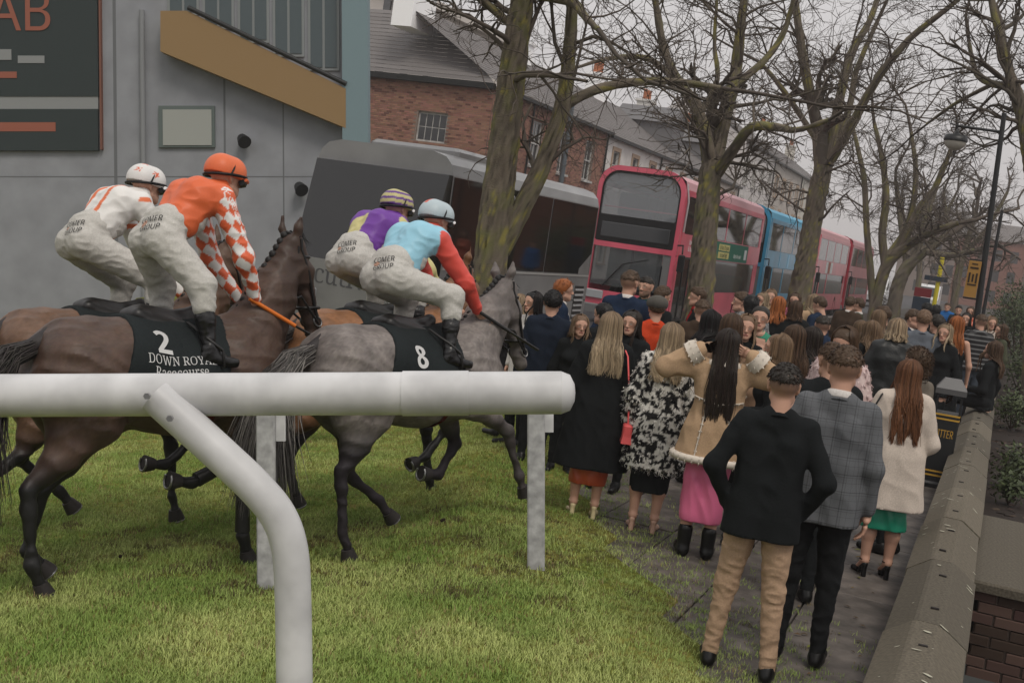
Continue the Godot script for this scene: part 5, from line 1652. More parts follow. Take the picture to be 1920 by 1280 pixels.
	L.append({"px": 1880, "py": 606, "z": 22.5, "fem": true, "yaw": 120, "hair": "long", "hc": "brown", "hl": 0.26, "tm": c_olive, "trousers": c_black, "label": "person in khaki jacket near the seated one"})
	L.append({"px": 1815, "py": 585, "z": 26.0, "fem": true, "yaw": 170, "hair": "long", "hc": "dark", "hl": 0.26, "tm": c_black, "trousers": c_black, "label": "person with dark hair by the post beyond copper hair"})
	L.append({"px": 1741, "py": 566, "z": 25.0, "yaw": 10, "hair": "curly", "hc": "black", "tm": c_black, "trousers": c_black, "ex": 0.03, "label": "person in black hooded coat with large dark hair, far along"})
	L.append({"px": 1757, "py": 570, "z": 26.5, "yaw": 20, "hair": "curly", "hc": "black", "tm": c_coal, "trousers": c_black, "ex": 0.03, "label": "person in charcoal hooded coat, far along pavement"})
	L.append({"px": 1779, "py": 567, "z": 38.0, "yaw": 170, "hair": "short", "hc": "brown", "tm": c_blue, "trousers": c_jean, "ex": 0.02, "label": "person in bright blue jacket walking, distant"})
	L.append({"px": 1800, "py": 572, "z": 36.0, "yaw": 180, "hair": "short", "hc": "dark", "tm": c_coal, "trousers": c_black, "label": "person in charcoal jacket walking behind bright blue jacket"})
	L.append({"px": 1822, "py": 574, "z": 34.0, "fem": true, "yaw": 180, "hair": "long", "hc": "brown", "hl": 0.2, "tm": c_rust, "trousers": c_black, "label": "person in rust top walking, distant"})
	for d in L:
		var o := person(d)
		if d.get("cap", false):
			var m := MB.new()
			sdf(m, [[V(0, 1.70, -0.05), 0.075, V(0, 1.70, 0.05), 0.082, 0.04], [V(-0.05, 1.69, 0.0), 0.07, V(0.05, 1.69, 0), 0.07, 0.04], [V(-0.04, 1.655, -0.11), 0.018, V(0.04, 1.655, -0.11), 0.018, 0.03]], 0.012, {"clips": [Plane(V(0, -1, -0.25).normalized(), -1.60)]})
			part("flat_cap", m.mesh(cloth("cl_tweed", Color(0.36, 0.35, 0.33))), o)
		var lb: String = d.label
		if lb.begins_with("person in tan shearling"):
			shearling(o)
		elif lb.begins_with("person in long white coat"):
			bag(o.transform, "black_handbag", "black leather handbag hanging from arm of white coat", V(-0.30, 1.04, 0.07), V(0.11, 0.18, 0.16), mat("bag_black", Color(0.07, 0.07, 0.07), 0.4), [V(-0.16, 1.49, 0.02), V(-0.20, 1.46, 0.08), V(-0.27, 1.3, 0.10), V(-0.30, 1.12, 0.07)])
		elif lb.begins_with("person in long black coat"):
			bag(o.transform, "pink_handbag", "small coral pink handbag on a long strap against black coat", V(0.25, 0.80, 0.245), V(0.085, 0.15, 0.17), mat("bag_pink", Color(0.86, 0.36, 0.36), 0.45), [V(0.13, 1.49, 0.04), V(0.17, 1.42, 0.14), V(0.22, 1.15, 0.205), V(0.25, 0.88, 0.245)])
func shearling(o: Node3D) -> void:
	var fm := mat("fleece", Color(1, 1, 1), 0.95, {"vc": true, "two": true})
	var fn := FastNoiseLite.new()
	var cols := [Color(0.62, 0.56, 0.48), Color(0.70, 0.65, 0.57)]
	var src := MB.new()
	# cuffs, hem, yoke seam, back seams and collar in cream fleece
	for s in [-1.0, 1.0]:
		var a := arm("hair", s, 0.158)
		var w: Vector3 = a[2]
		var e: Vector3 = a[1]
		src.tube([e.lerp(w, 0.66), e.lerp(w, 0.80), e.lerp(w, 0.95)], [0.092, 0.098, 0.086], 14)
	var hem := []
	var yoke := []
	var T := last_top
	for k in 33:
		var a := TAU * k / 32.0
		var dr := V(sin(a), 0, cos(a))
		hem.append(land(T, V(0, 0.775, 0.01) + dr * 0.5, -dr, 0.004))
	for k in 13:
		var t := k / 12.0 * 2.0 - 1.0
		yoke.append(land(T, V(t * 0.21, 1.20 + 0.035 * absf(t), 0.5), V(0, 0, -1), 0.003))
	for s in [-1.0, 1.0]:
		var sm := []
		for k in 9: sm.append(land(T, V(s * (0.085 + 0.035 * k / 8.0), 1.19 - 0.40 * k / 8.0, 0.5), V(0, 0, -1), 0.003))
		src.tube(sm, [0.005], 5)
	src.tube(hem, [0.03], 7, false)
	src.tube(yoke, [0.006], 5)
	src.tube([V(-0.1, 1.47, -0.02), V(-0.09, 1.485, 0.06), V(0, 1.49, 0.11), V(0.09, 1.485, 0.06), V(0.1, 1.47, -0.02)], [0.04], 8)
	for i in src.c.size(): src.c[i] = cols[0]
	var m := MB.new()
	m.add(src, Transform3D.IDENTITY)
	tufts(src, m, 2400, 0.012, 0.003, fn, cols, 9.0)
	part("fleece_trim", m.mesh(fm), o)
func bag(xf: Transform3D, called: String, label: String, at: Vector3, size: Vector3, m: Material, strap: Array) -> void:
	var o := thing(called, label, "handbag", xf)
	var b := MB.new()
	var h := size * 0.5
	var lo4 := [V(-h.x, -h.y, h.z), V(h.x, -h.y, h.z), V(h.x, -h.y, -h.z), V(-h.x, -h.y, -h.z)]
	var hi4 := [V(-h.x * 0.5, h.y, h.z * 0.72), V(h.x * 0.5, h.y, h.z * 0.72), V(h.x * 0.5, h.y, -h.z * 0.72), V(-h.x * 0.5, h.y, -h.z * 0.72)]
	for i in 4: b.quad(at + lo4[i], at + lo4[(i + 1) % 4], at + hi4[(i + 1) % 4], at + hi4[i])
	b.quad(at + hi4[0], at + hi4[1], at + hi4[2], at + hi4[3]); b.quad(at + lo4[3], at + lo4[2], at + lo4[1], at + lo4[0])
	part("pouch", b.mesh(m), o)
	var fb := MB.new()
	fb.cbox(at + V(0, h.y * 0.45, 0), V(size.x * 0.86, size.y * 0.62, size.z * 0.9), 0.012)
	part("flap", fb.mesh(m), o)
	ptube("strap", o, strap, [0.008], m, 6, 0.6)
	ptube("clasp", o, [at + V(0, h.y * 0.9, -h.z * 0.5), at + V(0, h.y * 0.9, h.z * 0.5)], [0.006], mat("brass", Color(0.7, 0.6, 0.4), 0.35, {"metal": 0.8}), 6)

# ------------------------------------------------------------------ buildings
# facade in local XY (x right, y up, +Z out); openings = [x, y, w, h] from lower left
func wall_open(mb: MB, w: float, h: float, ops: Array, dep: float, y0 := 0.0) -> void:
	var xs := [0.0, w]
	var ys := [y0, h]
	for o in ops:
		for e in [o[0], o[0] + o[2]]:
			if not xs.has(e): xs.append(e)
		for e in [o[1], o[1] + o[3]]:
			if not ys.has(e): ys.append(e)
	xs.sort(); ys.sort()
	for i in xs.size() - 1:
		for j in ys.size() - 1:
			var cx: float = (xs[i] + xs[i + 1]) * 0.5
			var cy: float = (ys[j] + ys[j + 1]) * 0.5
			var hole := false
			for o in ops:
				if cx > o[0] and cx < o[0] + o[2] and cy > o[1] and cy < o[1] + o[3]: hole = true
			if not hole: mb.quad(V(xs[i], ys[j], 0), V(xs[i + 1], ys[j], 0), V(xs[i + 1], ys[j + 1], 0), V(xs[i], ys[j + 1], 0))
	for o in ops:
		var a := V(o[0], o[1], 0)
		var b := V(o[0] + o[2], o[1], 0)
		var c := V(o[0] + o[2], o[1] + o[3], 0)
		var d := V(o[0], o[1] + o[3], 0)
		var z := V(0, 0, -dep)
		mb.quad(a + z, a, d, d + z); mb.quad(b, b + z, c + z, c)
		mb.quad(a, a + z, b + z, b); mb.quad(d + z, d, c, c + z)
func sash(o: Node3D, op: Array, rec: float, fm: Material, gm: Material, nx := 2, ny := 2, surround: Material = null) -> void:
	var x: float = op[0]
	var y: float = op[1]
	var w: float = op[2]
	var h: float = op[3]
	var c := V(x + w * 0.5, y + h * 0.5, -rec)
	var b := MB.new()
	var t := 0.07
	b.box(c + V(-w * 0.5 + t * 0.5, 0, 0), V(t, h, 0.08)); b.box(c + V(w * 0.5 - t * 0.5, 0, 0), V(t, h, 0.08))
	b.box(c + V(0, h * 0.5 - t * 0.5, 0), V(w - 2 * t, t, 0.08)); b.box(c + V(0, -h * 0.5 + t * 0.5, 0), V(w - 2 * t, t, 0.08))
	b.box(c + V(0, 0, 0.01), V(w - 2 * t, 0.06, 0.07))
	for i in range(1, nx): b.box(c + V(-w * 0.5 + w * i / nx, 0, 0.003), V(0.03, h - 2 * t, 0.04))
	var fo := part("window", b.mesh(fm), o)
	for i in nx:
		for j in ny:
			pbox("pane", fo, c + V(-w * 0.5 + t + (w - 2 * t) * (i + 0.5) / nx, -h * 0.5 + t + (h - 2 * t) * (j + 0.5) / ny, -0.015 + 0.012 * j), V((w - 2 * t) / nx - 0.02, (h - 2 * t) / ny - 0.03, 0.008), gm)
	pbox("sill", fo, V(c.x, y - 0.05, 0.03), V(w + 0.2, 0.1, 0.2), surround if surround else fm)
	if surround:
		var s := MB.new()
		s.box(V(x - 0.09, c.y, 0.012), V(0.18, h, 0.06)); s.box(V(x + w + 0.09, c.y, 0.012), V(0.18, h, 0.06)); s.box(V(c.x, y + h + 0.1, 0.012), V(w + 0.36, 0.2, 0.07))
		part("surround", s.mesh(surround), fo)
func bricks(w: float, h: float, ops: Array, mb: MB, y0 := 0.0) -> void:
	var ch := 0.075
	var rows := int((h - y0) / ch)
	for r in rows:
		var y := y0 + (r + 0.5) * ch
		var x := (0.0 if r % 2 == 0 else -0.1125) + 0.1125
		while x < w + 0.05:
			var x0 := maxf(x - 0.107, 0.0)
			var x1 := minf(x + 0.107, w)
			var hit := false
			for o in ops:
				if x1 > o[0] + 0.01 and x0 < o[0] + o[2] - 0.01 and y > o[1] and y < o[1] + o[3]: hit = true
			if not hit and x1 - x0 > 0.03:
				var k := rnd(0.72, 1.15)
				mb.col = Color(0.31 * k, 0.16 * k * rnd(0.9, 1.1), 0.115 * k) if rng.randf() > 0.12 else Color(0.16, 0.075, 0.06)
				var z := rnd(0.008, 0.016)
				mb.quad(V(x0, y - 0.032, z), V(x1, y - 0.032, z), V(x1, y + 0.032, z), V(x0, y + 0.032, z))
				mb.quad(V(x0, y + 0.032, z), V(x1, y + 0.032, z), V(x1, y + 0.032, 0), V(x0, y + 0.032, 0))
				mb.quad(V(x0, y - 0.032, 0), V(x1, y - 0.032, 0), V(x1, y - 0.032, z), V(x0, y - 0.032, z))
			x += 0.225
func slate_roof(o: Node3D, w: float, eave: float, run: float, rise: float, m: Material, called := "roof") -> MeshInstance3D:
	# pitched slope rising backwards (-Z) from the eave, slates in overlapping courses
	var b := MB.new()
	var n := int(sqrt(run * run + rise * rise) / 0.24)
	for i in n:
		var t0 := float(i) / n
		var t1 := float(i + 1) / n + 0.012
		var x := -0.1 - (0.16 if i % 2 else 0.0)
		while x < w + 0.1:
			var k := rnd(0.78, 1.12)
			b.col = Color(k, k * 0.98, k * 0.97)
			var xa := maxf(x, -0.1)
			var xb := minf(x + 0.325, w + 0.1)
			var l := 0.028 + rnd(0, 0.006)
			var p0 := V(0, eave + rise * t0 + l, 0.3 - (run + 0.3) * t0)
			var p1 := V(0, eave + rise * t1 + 0.004, 0.3 - (run + 0.3) * t1)
			if xb - xa > 0.02:
				b.quad(p0 + V(xa, 0, 0), p0 + V(xb, 0, 0), p1 + V(xb, 0, 0), p1 + V(xa, 0, 0))
				b.quad(p0 + V(xa, -0.03, 0), p0 + V(xb, -0.03, 0), p0 + V(xb, 0, 0), p0 + V(xa, 0, 0))
			x += 0.33
	var r := part(called, b.mesh(m), o)
	return r
func chimney(o: Node, at: Vector3, w: float, h: float, dep: float, m: Material, pots: int) -> void:
	var b := MB.new()
	b.cbox(at + V(0, h * 0.5, 0), V(w, h, dep), 0.01); b.box(at + V(0, h + 0.06, 0), V(w + 0.16, 0.14, dep + 0.16))
	var c := part("chimney", b.mesh(m), o)
	for i in pots:
		var pb := MB.new()
		pb.lathe([Vector2(0.14, 0), Vector2(0.12, 0.1), Vector2(0.11, 0.55), Vector2(0.14, 0.6), Vector2(0.13, 0.66), Vector2(0.09, 0.66)], 12, Transform3D(Basis.IDENTITY, at + V(-w * 0.5 + w * (i + 0.5) / pots, h + 0.13, 0)))
		part("chimney_pot", pb.mesh(mat("terracotta", Color(0.62, 0.38, 0.26), 0.9)), c)

func build_street() -> void:
	var sb := Basis(V(0, 0, -1), V(0, 1, 0), V(1, 0, 0))
	var glass := mat("window_glass", Color(0.16, 0.17, 0.18), 0.06, {"spec": 0.6})
	var white := mat("white_paint", Color(0.84, 0.83, 0.81), 0.6, {"tex": noise_tex("dirty", 0.03, 0.7, 1.0, 6, 18), "ts": 0.3})
	var brickm := mat("brick_face", Color(1, 1, 1), 0.92, {"vc": true})
	var mortar := mat("brick_mortar", Color(0.52, 0.46, 0.42), 0.95)
	var slate := mat("slate", Color(0.43, 0.415, 0.41), 0.75, {"vc": true})
	var stone := mat("sandstone", Color(0.66, 0.57, 0.49), 0.9)
	var dark := mat("gutter", Color(0.10, 0.11, 0.11), 0.5)
	# --- red brick corner house: one front on the street, one facing up the side street
	var o := thing("brick_house", "red brick corner house with slate roof behind the grey coach", "house", Transform3D(sb, V(-19.2, 0, -42.3)))
	var ops := []
	for i in 4:
		ops.append([1.0 + i * 3.4, 4.75, 1.1, 1.85]); ops.append([1.0 + i * 3.4, 0.9, 1.1, 2.0])
	var b := MB.new()
	wall_open(b, 14.0, 7.3, ops, 0.2)
	b.quad(V(14, 0, 0), V(14, 0, -9), V(14, 7.3, -9), V(14, 7.3, 0))
	part("wall", b.mesh(mortar), o)
	b = MB.new()
	bricks(14.0, 7.2, ops, b)
	part("brickwork", b.mesh(brickm), o).set_meta("kind", "stuff")
	for q in ops: sash(o, q, 0.12, white, glass)
	slate_roof(o, 14.0, 7.3, 4.5, 3.0, slate)
	pbox("gutter", o, V(7, 7.24, 0.22), V(14.2, 0.12, 0.14), dark)
	for x in [13.9, 4.0]: ptube("downpipe", o, [V(x, 7.2, 0.1), V(x, 0.1, 0.1)], [0.05], dark, 8)
	chimney(o, V(0.6, 9.2, -4.2), 1.9, 1.9, 0.9, brickm, 3)
	chimney(o, V(11.5, 9.2, -4.2), 1.7, 1.6, 0.8, brickm, 3)
	# side front, facing the camera
	var so := Node3D.new()
	so.name = "side_wing"
	o.add_child(so)
	so.transform = Transform3D(Basis(V(0, 0, 1), V(0, 1, 0), V(-1, 0, 0)), V(0, 0, -9.0))
	var ops2 := [[5.9, 4.9, 1.3, 1.15], [1.7, 4.9, 1.3, 1.15], [5.9, 1.0, 1.3, 1.9], [1.7, 1.0, 1.3, 1.9]]
	b = MB.new()
	wall_open(b, 9.0, 7.3, ops2, 0.2)
	part("wall", b.mesh(mortar), so)
	b = MB.new()
	bricks(9.0, 7.2, ops2, b)
	part("brickwork", b.mesh(brickm), so).set_meta("kind", "stuff")
	for q in ops2:
		var f := MB.new()
		f.box(V(q[0] + q[2] * 0.5, q[1] + q[3] * 0.5, -0.12), V(q[2], q[3], 0.05))
		var wo := part("window", f.mesh(white), so)
		for i in 4:
			for j in 2: pbox("pane", wo, V(q[0] + 0.06 + (q[2] - 0.12) * (i + 0.5) / 4, q[1] + 0.06 + (q[3] - 0.12) * (j + 0.5) / 2, -0.09), V((q[2] - 0.12) / 4 - 0.035, (q[3] - 0.12) / 2 - 0.035, 0.01), glass)
	pbox("eaves_board", so, V(4.5, 7.26, 0.15), V(9.1, 0.22, 0.3), dark)
	b = MB.new()
	for i in 16:
		var t0 := i / 16.0
		var t1 := (i + 1) / 16.0 + 0.01
		var k := rnd(0.85, 1.1)
		b.col = Color(k, k, k)
		b.quad(V(9.1 - 4.5 * t0 * 0.99, 7.35 + 3.0 * t0 + 0.03, 0.3 - 3.4 * t0), V(9.1 - 4.5 * t0, 7.35 + 3 * t0 + 0.03, 0.28 - 3.4 * t0), V(9.1 - 4.5 * t1, 7.35 + 3 * t1, 0.3 - 3.4 * t1), V(9.1 - 4.5 * t1, 7.35 + 3 * t1, 0.3 - 3.4 * t1))
		b.quad(V(-0.1, 7.35 + 3.0 * t0 + 0.03, 0.3 - 3.4 * t0), V(9.1 - 4.5 * t0, 7.35 + 3.0 * t0 + 0.03, 0.3 - 3.4 * t0), V(9.1 - 4.5 * t1, 7.35 + 3.0 * t1, 0.3 - 3.4 * t1), V(-0.1, 7.35 + 3.0 * t1, 0.3 - 3.4 * t1))
	part("hip_roof", b.mesh(slate), so)
	# --- rendered terrace, one thing per house
	var tints := [Color(0.87, 0.85, 0.83), Color(0.88, 0.87, 0.85), Color(0.82, 0.78, 0.74), Color(0.82, 0.80, 0.79), Color(0.72, 0.69, 0.66), Color(0.8, 0.78, 0.74)]
	var lab := ["cream rendered terraced house next to the brick corner house", "white rendered terraced house with stone window surrounds above pink bus", "pale buff terraced house with tall chimney stack", "white three storey terrace house beyond the mossy tree", "grey buff three storey terrace house near the blue bus", "off white three storey terrace house farthest along the street"]
	var z := 56.4
	for i in 6:
		var w: float = [10.0, 10.0, 11.0, 12.0, 14.0, 16.0][i]
		var ev: float = [7.2, 7.2, 7.2, 10.6, 10.4, 10.4][i]
		var h := thing("terraced_house", lab[i], "house", Transform3D(sb, V(-19.2, 0, -z)), "terrace across the road")
		var wp := []
		var nwin := int(w / 2.9)
		for k in nwin:
			var x := (k + 0.5) * w / nwin - 0.5
			wp.append([x, 5.2, 1.0, 1.35]); wp.append([x, 0.9, 1.0, 1.9])
			if ev > 9: wp.append([x, 7.6, 1.0, 1.6])
		var m := mat("render%d" % i, tints[i], 0.9, {"tex": noise_tex("faint", 0.03, 0.9, 1.0, 6, 19), "ts": 0.12})
		b = MB.new()
		wall_open(b, w - 0.02, ev, wp, 0.2)
		b.quad(V(0, 0, -9), V(0, 0, 0), V(0, ev, 0), V(0, ev, -9)); b.quad(V(w - 0.02, 0, 0), V(w - 0.02, 0, -9), V(w - 0.02, ev, -9), V(w - 0.02, ev, 0))
		b.tri(V(0, ev, 0), V(0, ev + 3.0, -4.5), V(0, ev, -9))
		part("wall", b.mesh(m), h)
		for q in wp: sash(h, q, 0.12, white, glass, 2, 2, stone if i != 3 else white)
		slate_roof(h, w - 0.05, ev, 4.5, 3.0, slate)
		pbox("gutter", h, V(w * 0.5, ev - 0.06, 0.22), V(w - 0.06, 0.12, 0.14), dark)
		ptube("downpipe", h, [V(w - 0.3, ev - 0.1, 0.08), V(w - 0.3, 0.1, 0.08)], [0.05], dark, 8)
		chimney(h, V(w - 0.8, ev + 1.6, -4.3), 1.5, 2.4, 0.8, m if i % 2 else brickm, 3)
		if i == 1 or i == 2:
			# slate clad dormer gable on the slope
			var g := MB.new()
			g.col = Color(0.9, 0.95, 1.0)
			g.box(V(w * 0.5, ev + 1.5, -2.2), V(2.6, 1.6, 3.0))
			g.tri(V(w * 0.5 - 1.5, ev + 2.3, -0.6), V(w * 0.5 + 1.5, ev + 2.3, -0.6), V(w * 0.5, ev + 3.3, -0.6))
			g.quad(V(w * 0.5 - 1.5, ev + 2.28, -0.5), V(w * 0.5, ev + 3.32, -0.5), V(w * 0.5, ev + 3.32, -4.5), V(w * 0.5 - 1.5, ev + 2.28, -4.5))
			g.quad(V(w * 0.5, ev + 3.32, -0.5), V(w * 0.5 + 1.5, ev + 2.28, -0.5), V(w * 0.5 + 1.5, ev + 2.28, -4.5), V(w * 0.5, ev + 3.32, -4.5))
			part("dormer", g.mesh(slate), h)
		z += w
	# --- tall pale building standing behind the terrace
	var pb := thing("office_building", "tall pale stone building rising behind the terrace roofs", "building", Transform3D(sb, V(-36, 0, -58)))
	var wps := []
	for k in 7:
		for f in 4: wps.append([1.2 + k * 3.0, 2.0 + f * 3.4, 1.3, 2.0])
	b = MB.new()
	wall_open(b, 22.0, 15.2, wps, 0.25)
	b.quad(V(0, 0, -12), V(0, 0, 0), V(0, 15.2, 0), V(0, 15.2, -12))
	b.quad(V(0, 15.2, 0), V(22, 15.2, 0), V(22, 15.2, -12), V(0, 15.2, -12))
	part("wall", b.mesh(mat("pale_stone", Color(0.80, 0.77, 0.74), 0.9)), pb)
	for q in wps: 
		if q[1] > 8: sash(pb, q, 0.15, white, glass, 1, 2)
	pbox("cornice", pb, V(11, 15.0, 0.2), V(22.4, 0.5, 0.6), mat("pale_stone", Color(0.80, 0.77, 0.74), 0.9))
	# --- brick building on the garden side, far down the footway
	var rb := thing("garden_house", "orange brick house at the end of the garden beyond hedge", "house", Transform3D(Basis(V(1, 0, 0), V(0, 1, 0), V(0, 0, 1)), V(0.95, 0, -58)))
	b = MB.new()
	wall_open(b, 14.0, 7.5, [[3.0, 4.0, 1.2, 1.8], [8.0, 4.0, 1.2, 1.8]], 0.2)
	b.quad(V(0, 0, -14), V(0, 0, 0), V(0, 7.5, 0), V(0, 7.5, -14))
	part("wall", b.mesh(mat("orange_brick", Color(0.55, 0.36, 0.28), 0.95, {"tex": noise_tex("asph", 0.09, 0.65, 1.0), "ts": 1.0})), rb)
	for q in [[3.0, 4.0, 1.2, 1.8], [8.0, 4.0, 1.2, 1.8]]: sash(rb, q, 0.12, white, glass)
	ptube("downpipe", rb, [V(0.4, 7.2, 0.08), V(0.4, 0.1, 0.08)], [0.05], dark, 8)
	# --- terraces that close the far end of the street
	for i in 3:
		var fo := thing("far_house", ["red brick terrace closing the far end of the street", "grey brown terrace half hidden by bare far trees", "brown brick block beyond the last bus"][i], "house", Transform3D(Basis.IDENTITY, V([-8.0, -17.0, -1.0][i], 0, [-190.0, -200.0, -210.0][i])))
		b = MB.new()
		var hgt: float = [10.0, 12.0, 9.0][i]
		var fw := []
		for k in 4:
			for f in 3: fw.append([0.8 + k * 2.2, 1.0 + f * 3.0, 1.1, 1.7])
		wall_open(b, 9.5, hgt, fw, 0.2)
		part("wall", b.mesh(mat("far_brick%d" % i, [Color(0.48, 0.32, 0.27), Color(0.5, 0.45, 0.42), Color(0.42, 0.31, 0.27)][i], 0.95)), fo)
		for q in fw: pbox("window", fo, V(q[0] + q[2] * 0.5, q[1] + q[3] * 0.5, -0.15), V(q[2], q[3], 0.05), glass)
		slate_roof(fo, 9.5, hgt, 4.0, 2.6, slate)
	low_wall()
	street_furniture()
	grandstand()

func low_wall() -> void:
	var lich := noise_tex("lichen", 0.05, 0.68, 1.0, 5, 61)
	var cm := []
	for i in 3:
		var k: float = [1.0, 0.9, 1.08][i]
		cm.append(mat("coping%d" % i, Color(0.43 * k, 0.40 * k, 0.345 * k), 0.92, {"tex": lich, "ts": 3.2, "nrm": noise_tex("slab_n", 0.06, 0, 1), "ns": 0.4}))
	var o := thing("garden_wall", "low stone garden wall with ridged coping beside the pavement", "wall")
	var pf := PackedVector2Array([Vector2(-0.21, 0.33), Vector2(0.21, 0.33), Vector2(0.21, 0.385), Vector2(0.075, 0.48), Vector2(0.055, 0.486), Vector2(-0.055, 0.486), Vector2(-0.075, 0.48), Vector2(-0.21, 0.385)])
	var z := -3.4
	for i in 32:
		var l := 1.58
		var b := MB.new()
		b.prism(pf, l - 0.022, Transform3D(Basis.from_euler(V(rnd(-0.002, 0.002), rnd(-0.003, 0.003), rnd(-0.008, 0.008))), V(-0.09 + rnd(-0.005, 0.005), rnd(-0.004, 0.004), z - l * 0.5)))
		part("coping_stone", b.mesh(cm[rng.randi() % 3]), o)
		for s in 2:
			pbox("railing_stub", o, V(-0.09 + rnd(-0.02, 0.02), 0.488, z - 0.3 - s * 0.8 + rnd(-0.05, 0.05)), V(0.045, 0.012, 0.018), mat("rusty_iron", Color(0.12, 0.10, 0.09), 0.7), 0.003, Basis(V(0, 1, 0), rnd(-0.3, 0.3)))
		z -= l
	pbox("wall_body", o, V(-0.09, -0.05, -28.0), V(0.34, 0.76, 50.0), mat("wall_brick", Color(0.30, 0.22, 0.18), 0.95, {"tex": lich, "ts": 1.0}))
	# lichen crusts and scratches on the coping
	var lm := mat("lichen_crust", Color(0.66, 0.65, 0.58), 1.0)
	var b := MB.new()
	for i in 70:
		var zz := -rnd(4.6, 16.0)
		var sx := rnd(-1, 1)
		var x := sx * 0.2
		var y := 0.4885 if absf(x) < 0.06 else 0.388 + (0.21 - absf(x)) * 0.70
		var tilt := 0.0 if absf(x) < 0.06 else -0.61 * signf(x)
		var bs := Basis(V(0, 0, 1), tilt) * Basis(V(0, 1, 0), rnd(-0.9, 0.3))
		var s := rnd(0.005, 0.015)
		var l := s * rnd(1.0, 3.2)
		var pts := []
		for k in 7: pts.append(V(-0.09 + x, y + 0.0035, zz) + bs * V(cos(TAU * k / 7.0) * l * rnd(0.7, 1.1), 0, sin(TAU * k / 7.0) * s * rnd(0.7, 1.1)))
		for k in range(1, 6): b.tri(pts[0], pts[k + 1], pts[k])
	part("lichen_crust", b.mesh(lm), o).set_meta("kind", "stuff")
	# planter with stone cap and brick face on the garden side
	var p := thing("brick_planter", "low brick planter with flat stone cap beside the garden wall", "planter")
	var bm := mat("brick_face", Color(1, 1, 1), 0.92, {"vc": true})
	pbox("core", p, V(1.35, -0.06, -9.9), V(2.36, 0.6, 2.5), mat("brick_mortar", Color(0.52, 0.46, 0.42), 0.95))
	var variants := []
	for i in 4:
		var bb := MB.new()
		var k: float = [0.7, 0.9, 1.1, 0.55][i]
		bb.col = Color(0.085 * k, 0.05 * k, 0.04 * k)
		bb.cbox(Vector3.ZERO, V(0.213, 0.065, 0.04), 0.006)
		variants.append(bb.mesh(bm))
	for r in 8:
		for c in 9:
			part("brick", variants[rng.randi() % 4], p, Transform3D(Basis.IDENTITY, V(0.28 + c * 0.225 - (0.11 if r % 2 else 0.0), -0.32 + r * 0.075, -8.64 + rnd(-0.003, 0.003))))
	pbox("stone_cap", p, V(1.35, 0.275, -9.9), V(2.5, 0.07, 2.64), cm[1], 0.015)
	# garden soil and planting
	var sb := MB.new()
	for i in 20:
		for j in 30:
			var x0 := 0.13 + i * 0.6
			var z0 := -11.3 - j * 1.5
			sb.quad(V(x0, soil(x0, z0), z0), V(x0 + 0.6, soil(x0 + 0.6, z0), z0), V(x0 + 0.6, soil(x0 + 0.6, z0 - 1.5), z0 - 1.5), V(x0, soil(x0, z0 - 1.5), z0 - 1.5))
	sb.quad(V(0.13, -0.4, -11.28), V(12.1, -0.4, -11.28), V(12.1, 0.1, -11.28), V(0.13, 0.1, -11.28))
	struct("garden_soil", sb.mesh(mat("soil", Color(0.22, 0.175, 0.145), 1.0, {"tex": noise_tex("soil", 0.1, 0.4, 1.0, 5, 71), "ts": 1.4})))
	var mul := MB.new()
	for i in 2600:
		var x := rnd(0.16, 3.0)
		var zz := -rnd(11.4, 30.0)
		var k := rnd(0.4, 1.4)
		mul.col = Color(0.055 * k, 0.038 * k, 0.028 * k)
		var a := rnd(0, TAU)
		var d := V(cos(a), 0, sin(a)) * rnd(0.015, 0.05)
		var e := V(-sin(a), rnd(0.2, 0.6), cos(a)) * rnd(0.006, 0.016)
		var q := V(x, soil(x, zz) + 0.012, zz)
		mul.quad(q - d - e, q + d - e, q + d + e, q - d + e)
	var mo := part("bark_mulch", mul.mesh(mat("mulch", Color(1, 1, 1), 1.0, {"vc": true})), self)
	tag(mo, "dark bark mulch scattered over the garden soil", "mulch")
	mo.set_meta("kind", "stuff")
	for q in [[1914, 840, 14.5, 0.3, "leafy green shrub growing in mulch beside the wall"], [1915, 700, 21.0, 0.4, "small trimmed shrub in the garden bed near seated person"], [1905, 870, 13.2, 0.2, "low weed with pale leaves beside the planter"], [1925, 650, 30.0, 0.6, "dark evergreen shrub farther along the garden bed"]]:
		var w := at_z(q[0], q[1], q[2])
		shrub(V(w.x, soil(w.x, w.z), w.z), q[3], q[4])
	# evergreen hedge down by the brick house
	for i in 4:
		shrub(V(0.55 + 0.25 * i, 0.1, -46.0 - 2.5 * i), 1.6, "tall evergreen bush in the row before the orange brick house", "evergreen bushes by the brick house")
func soil(x: float, z: float) -> float:
	return 0.12 + 0.05 * sin(x * 2.3 + z) + 0.04 * sin(z * 1.7) - 0.04 * x
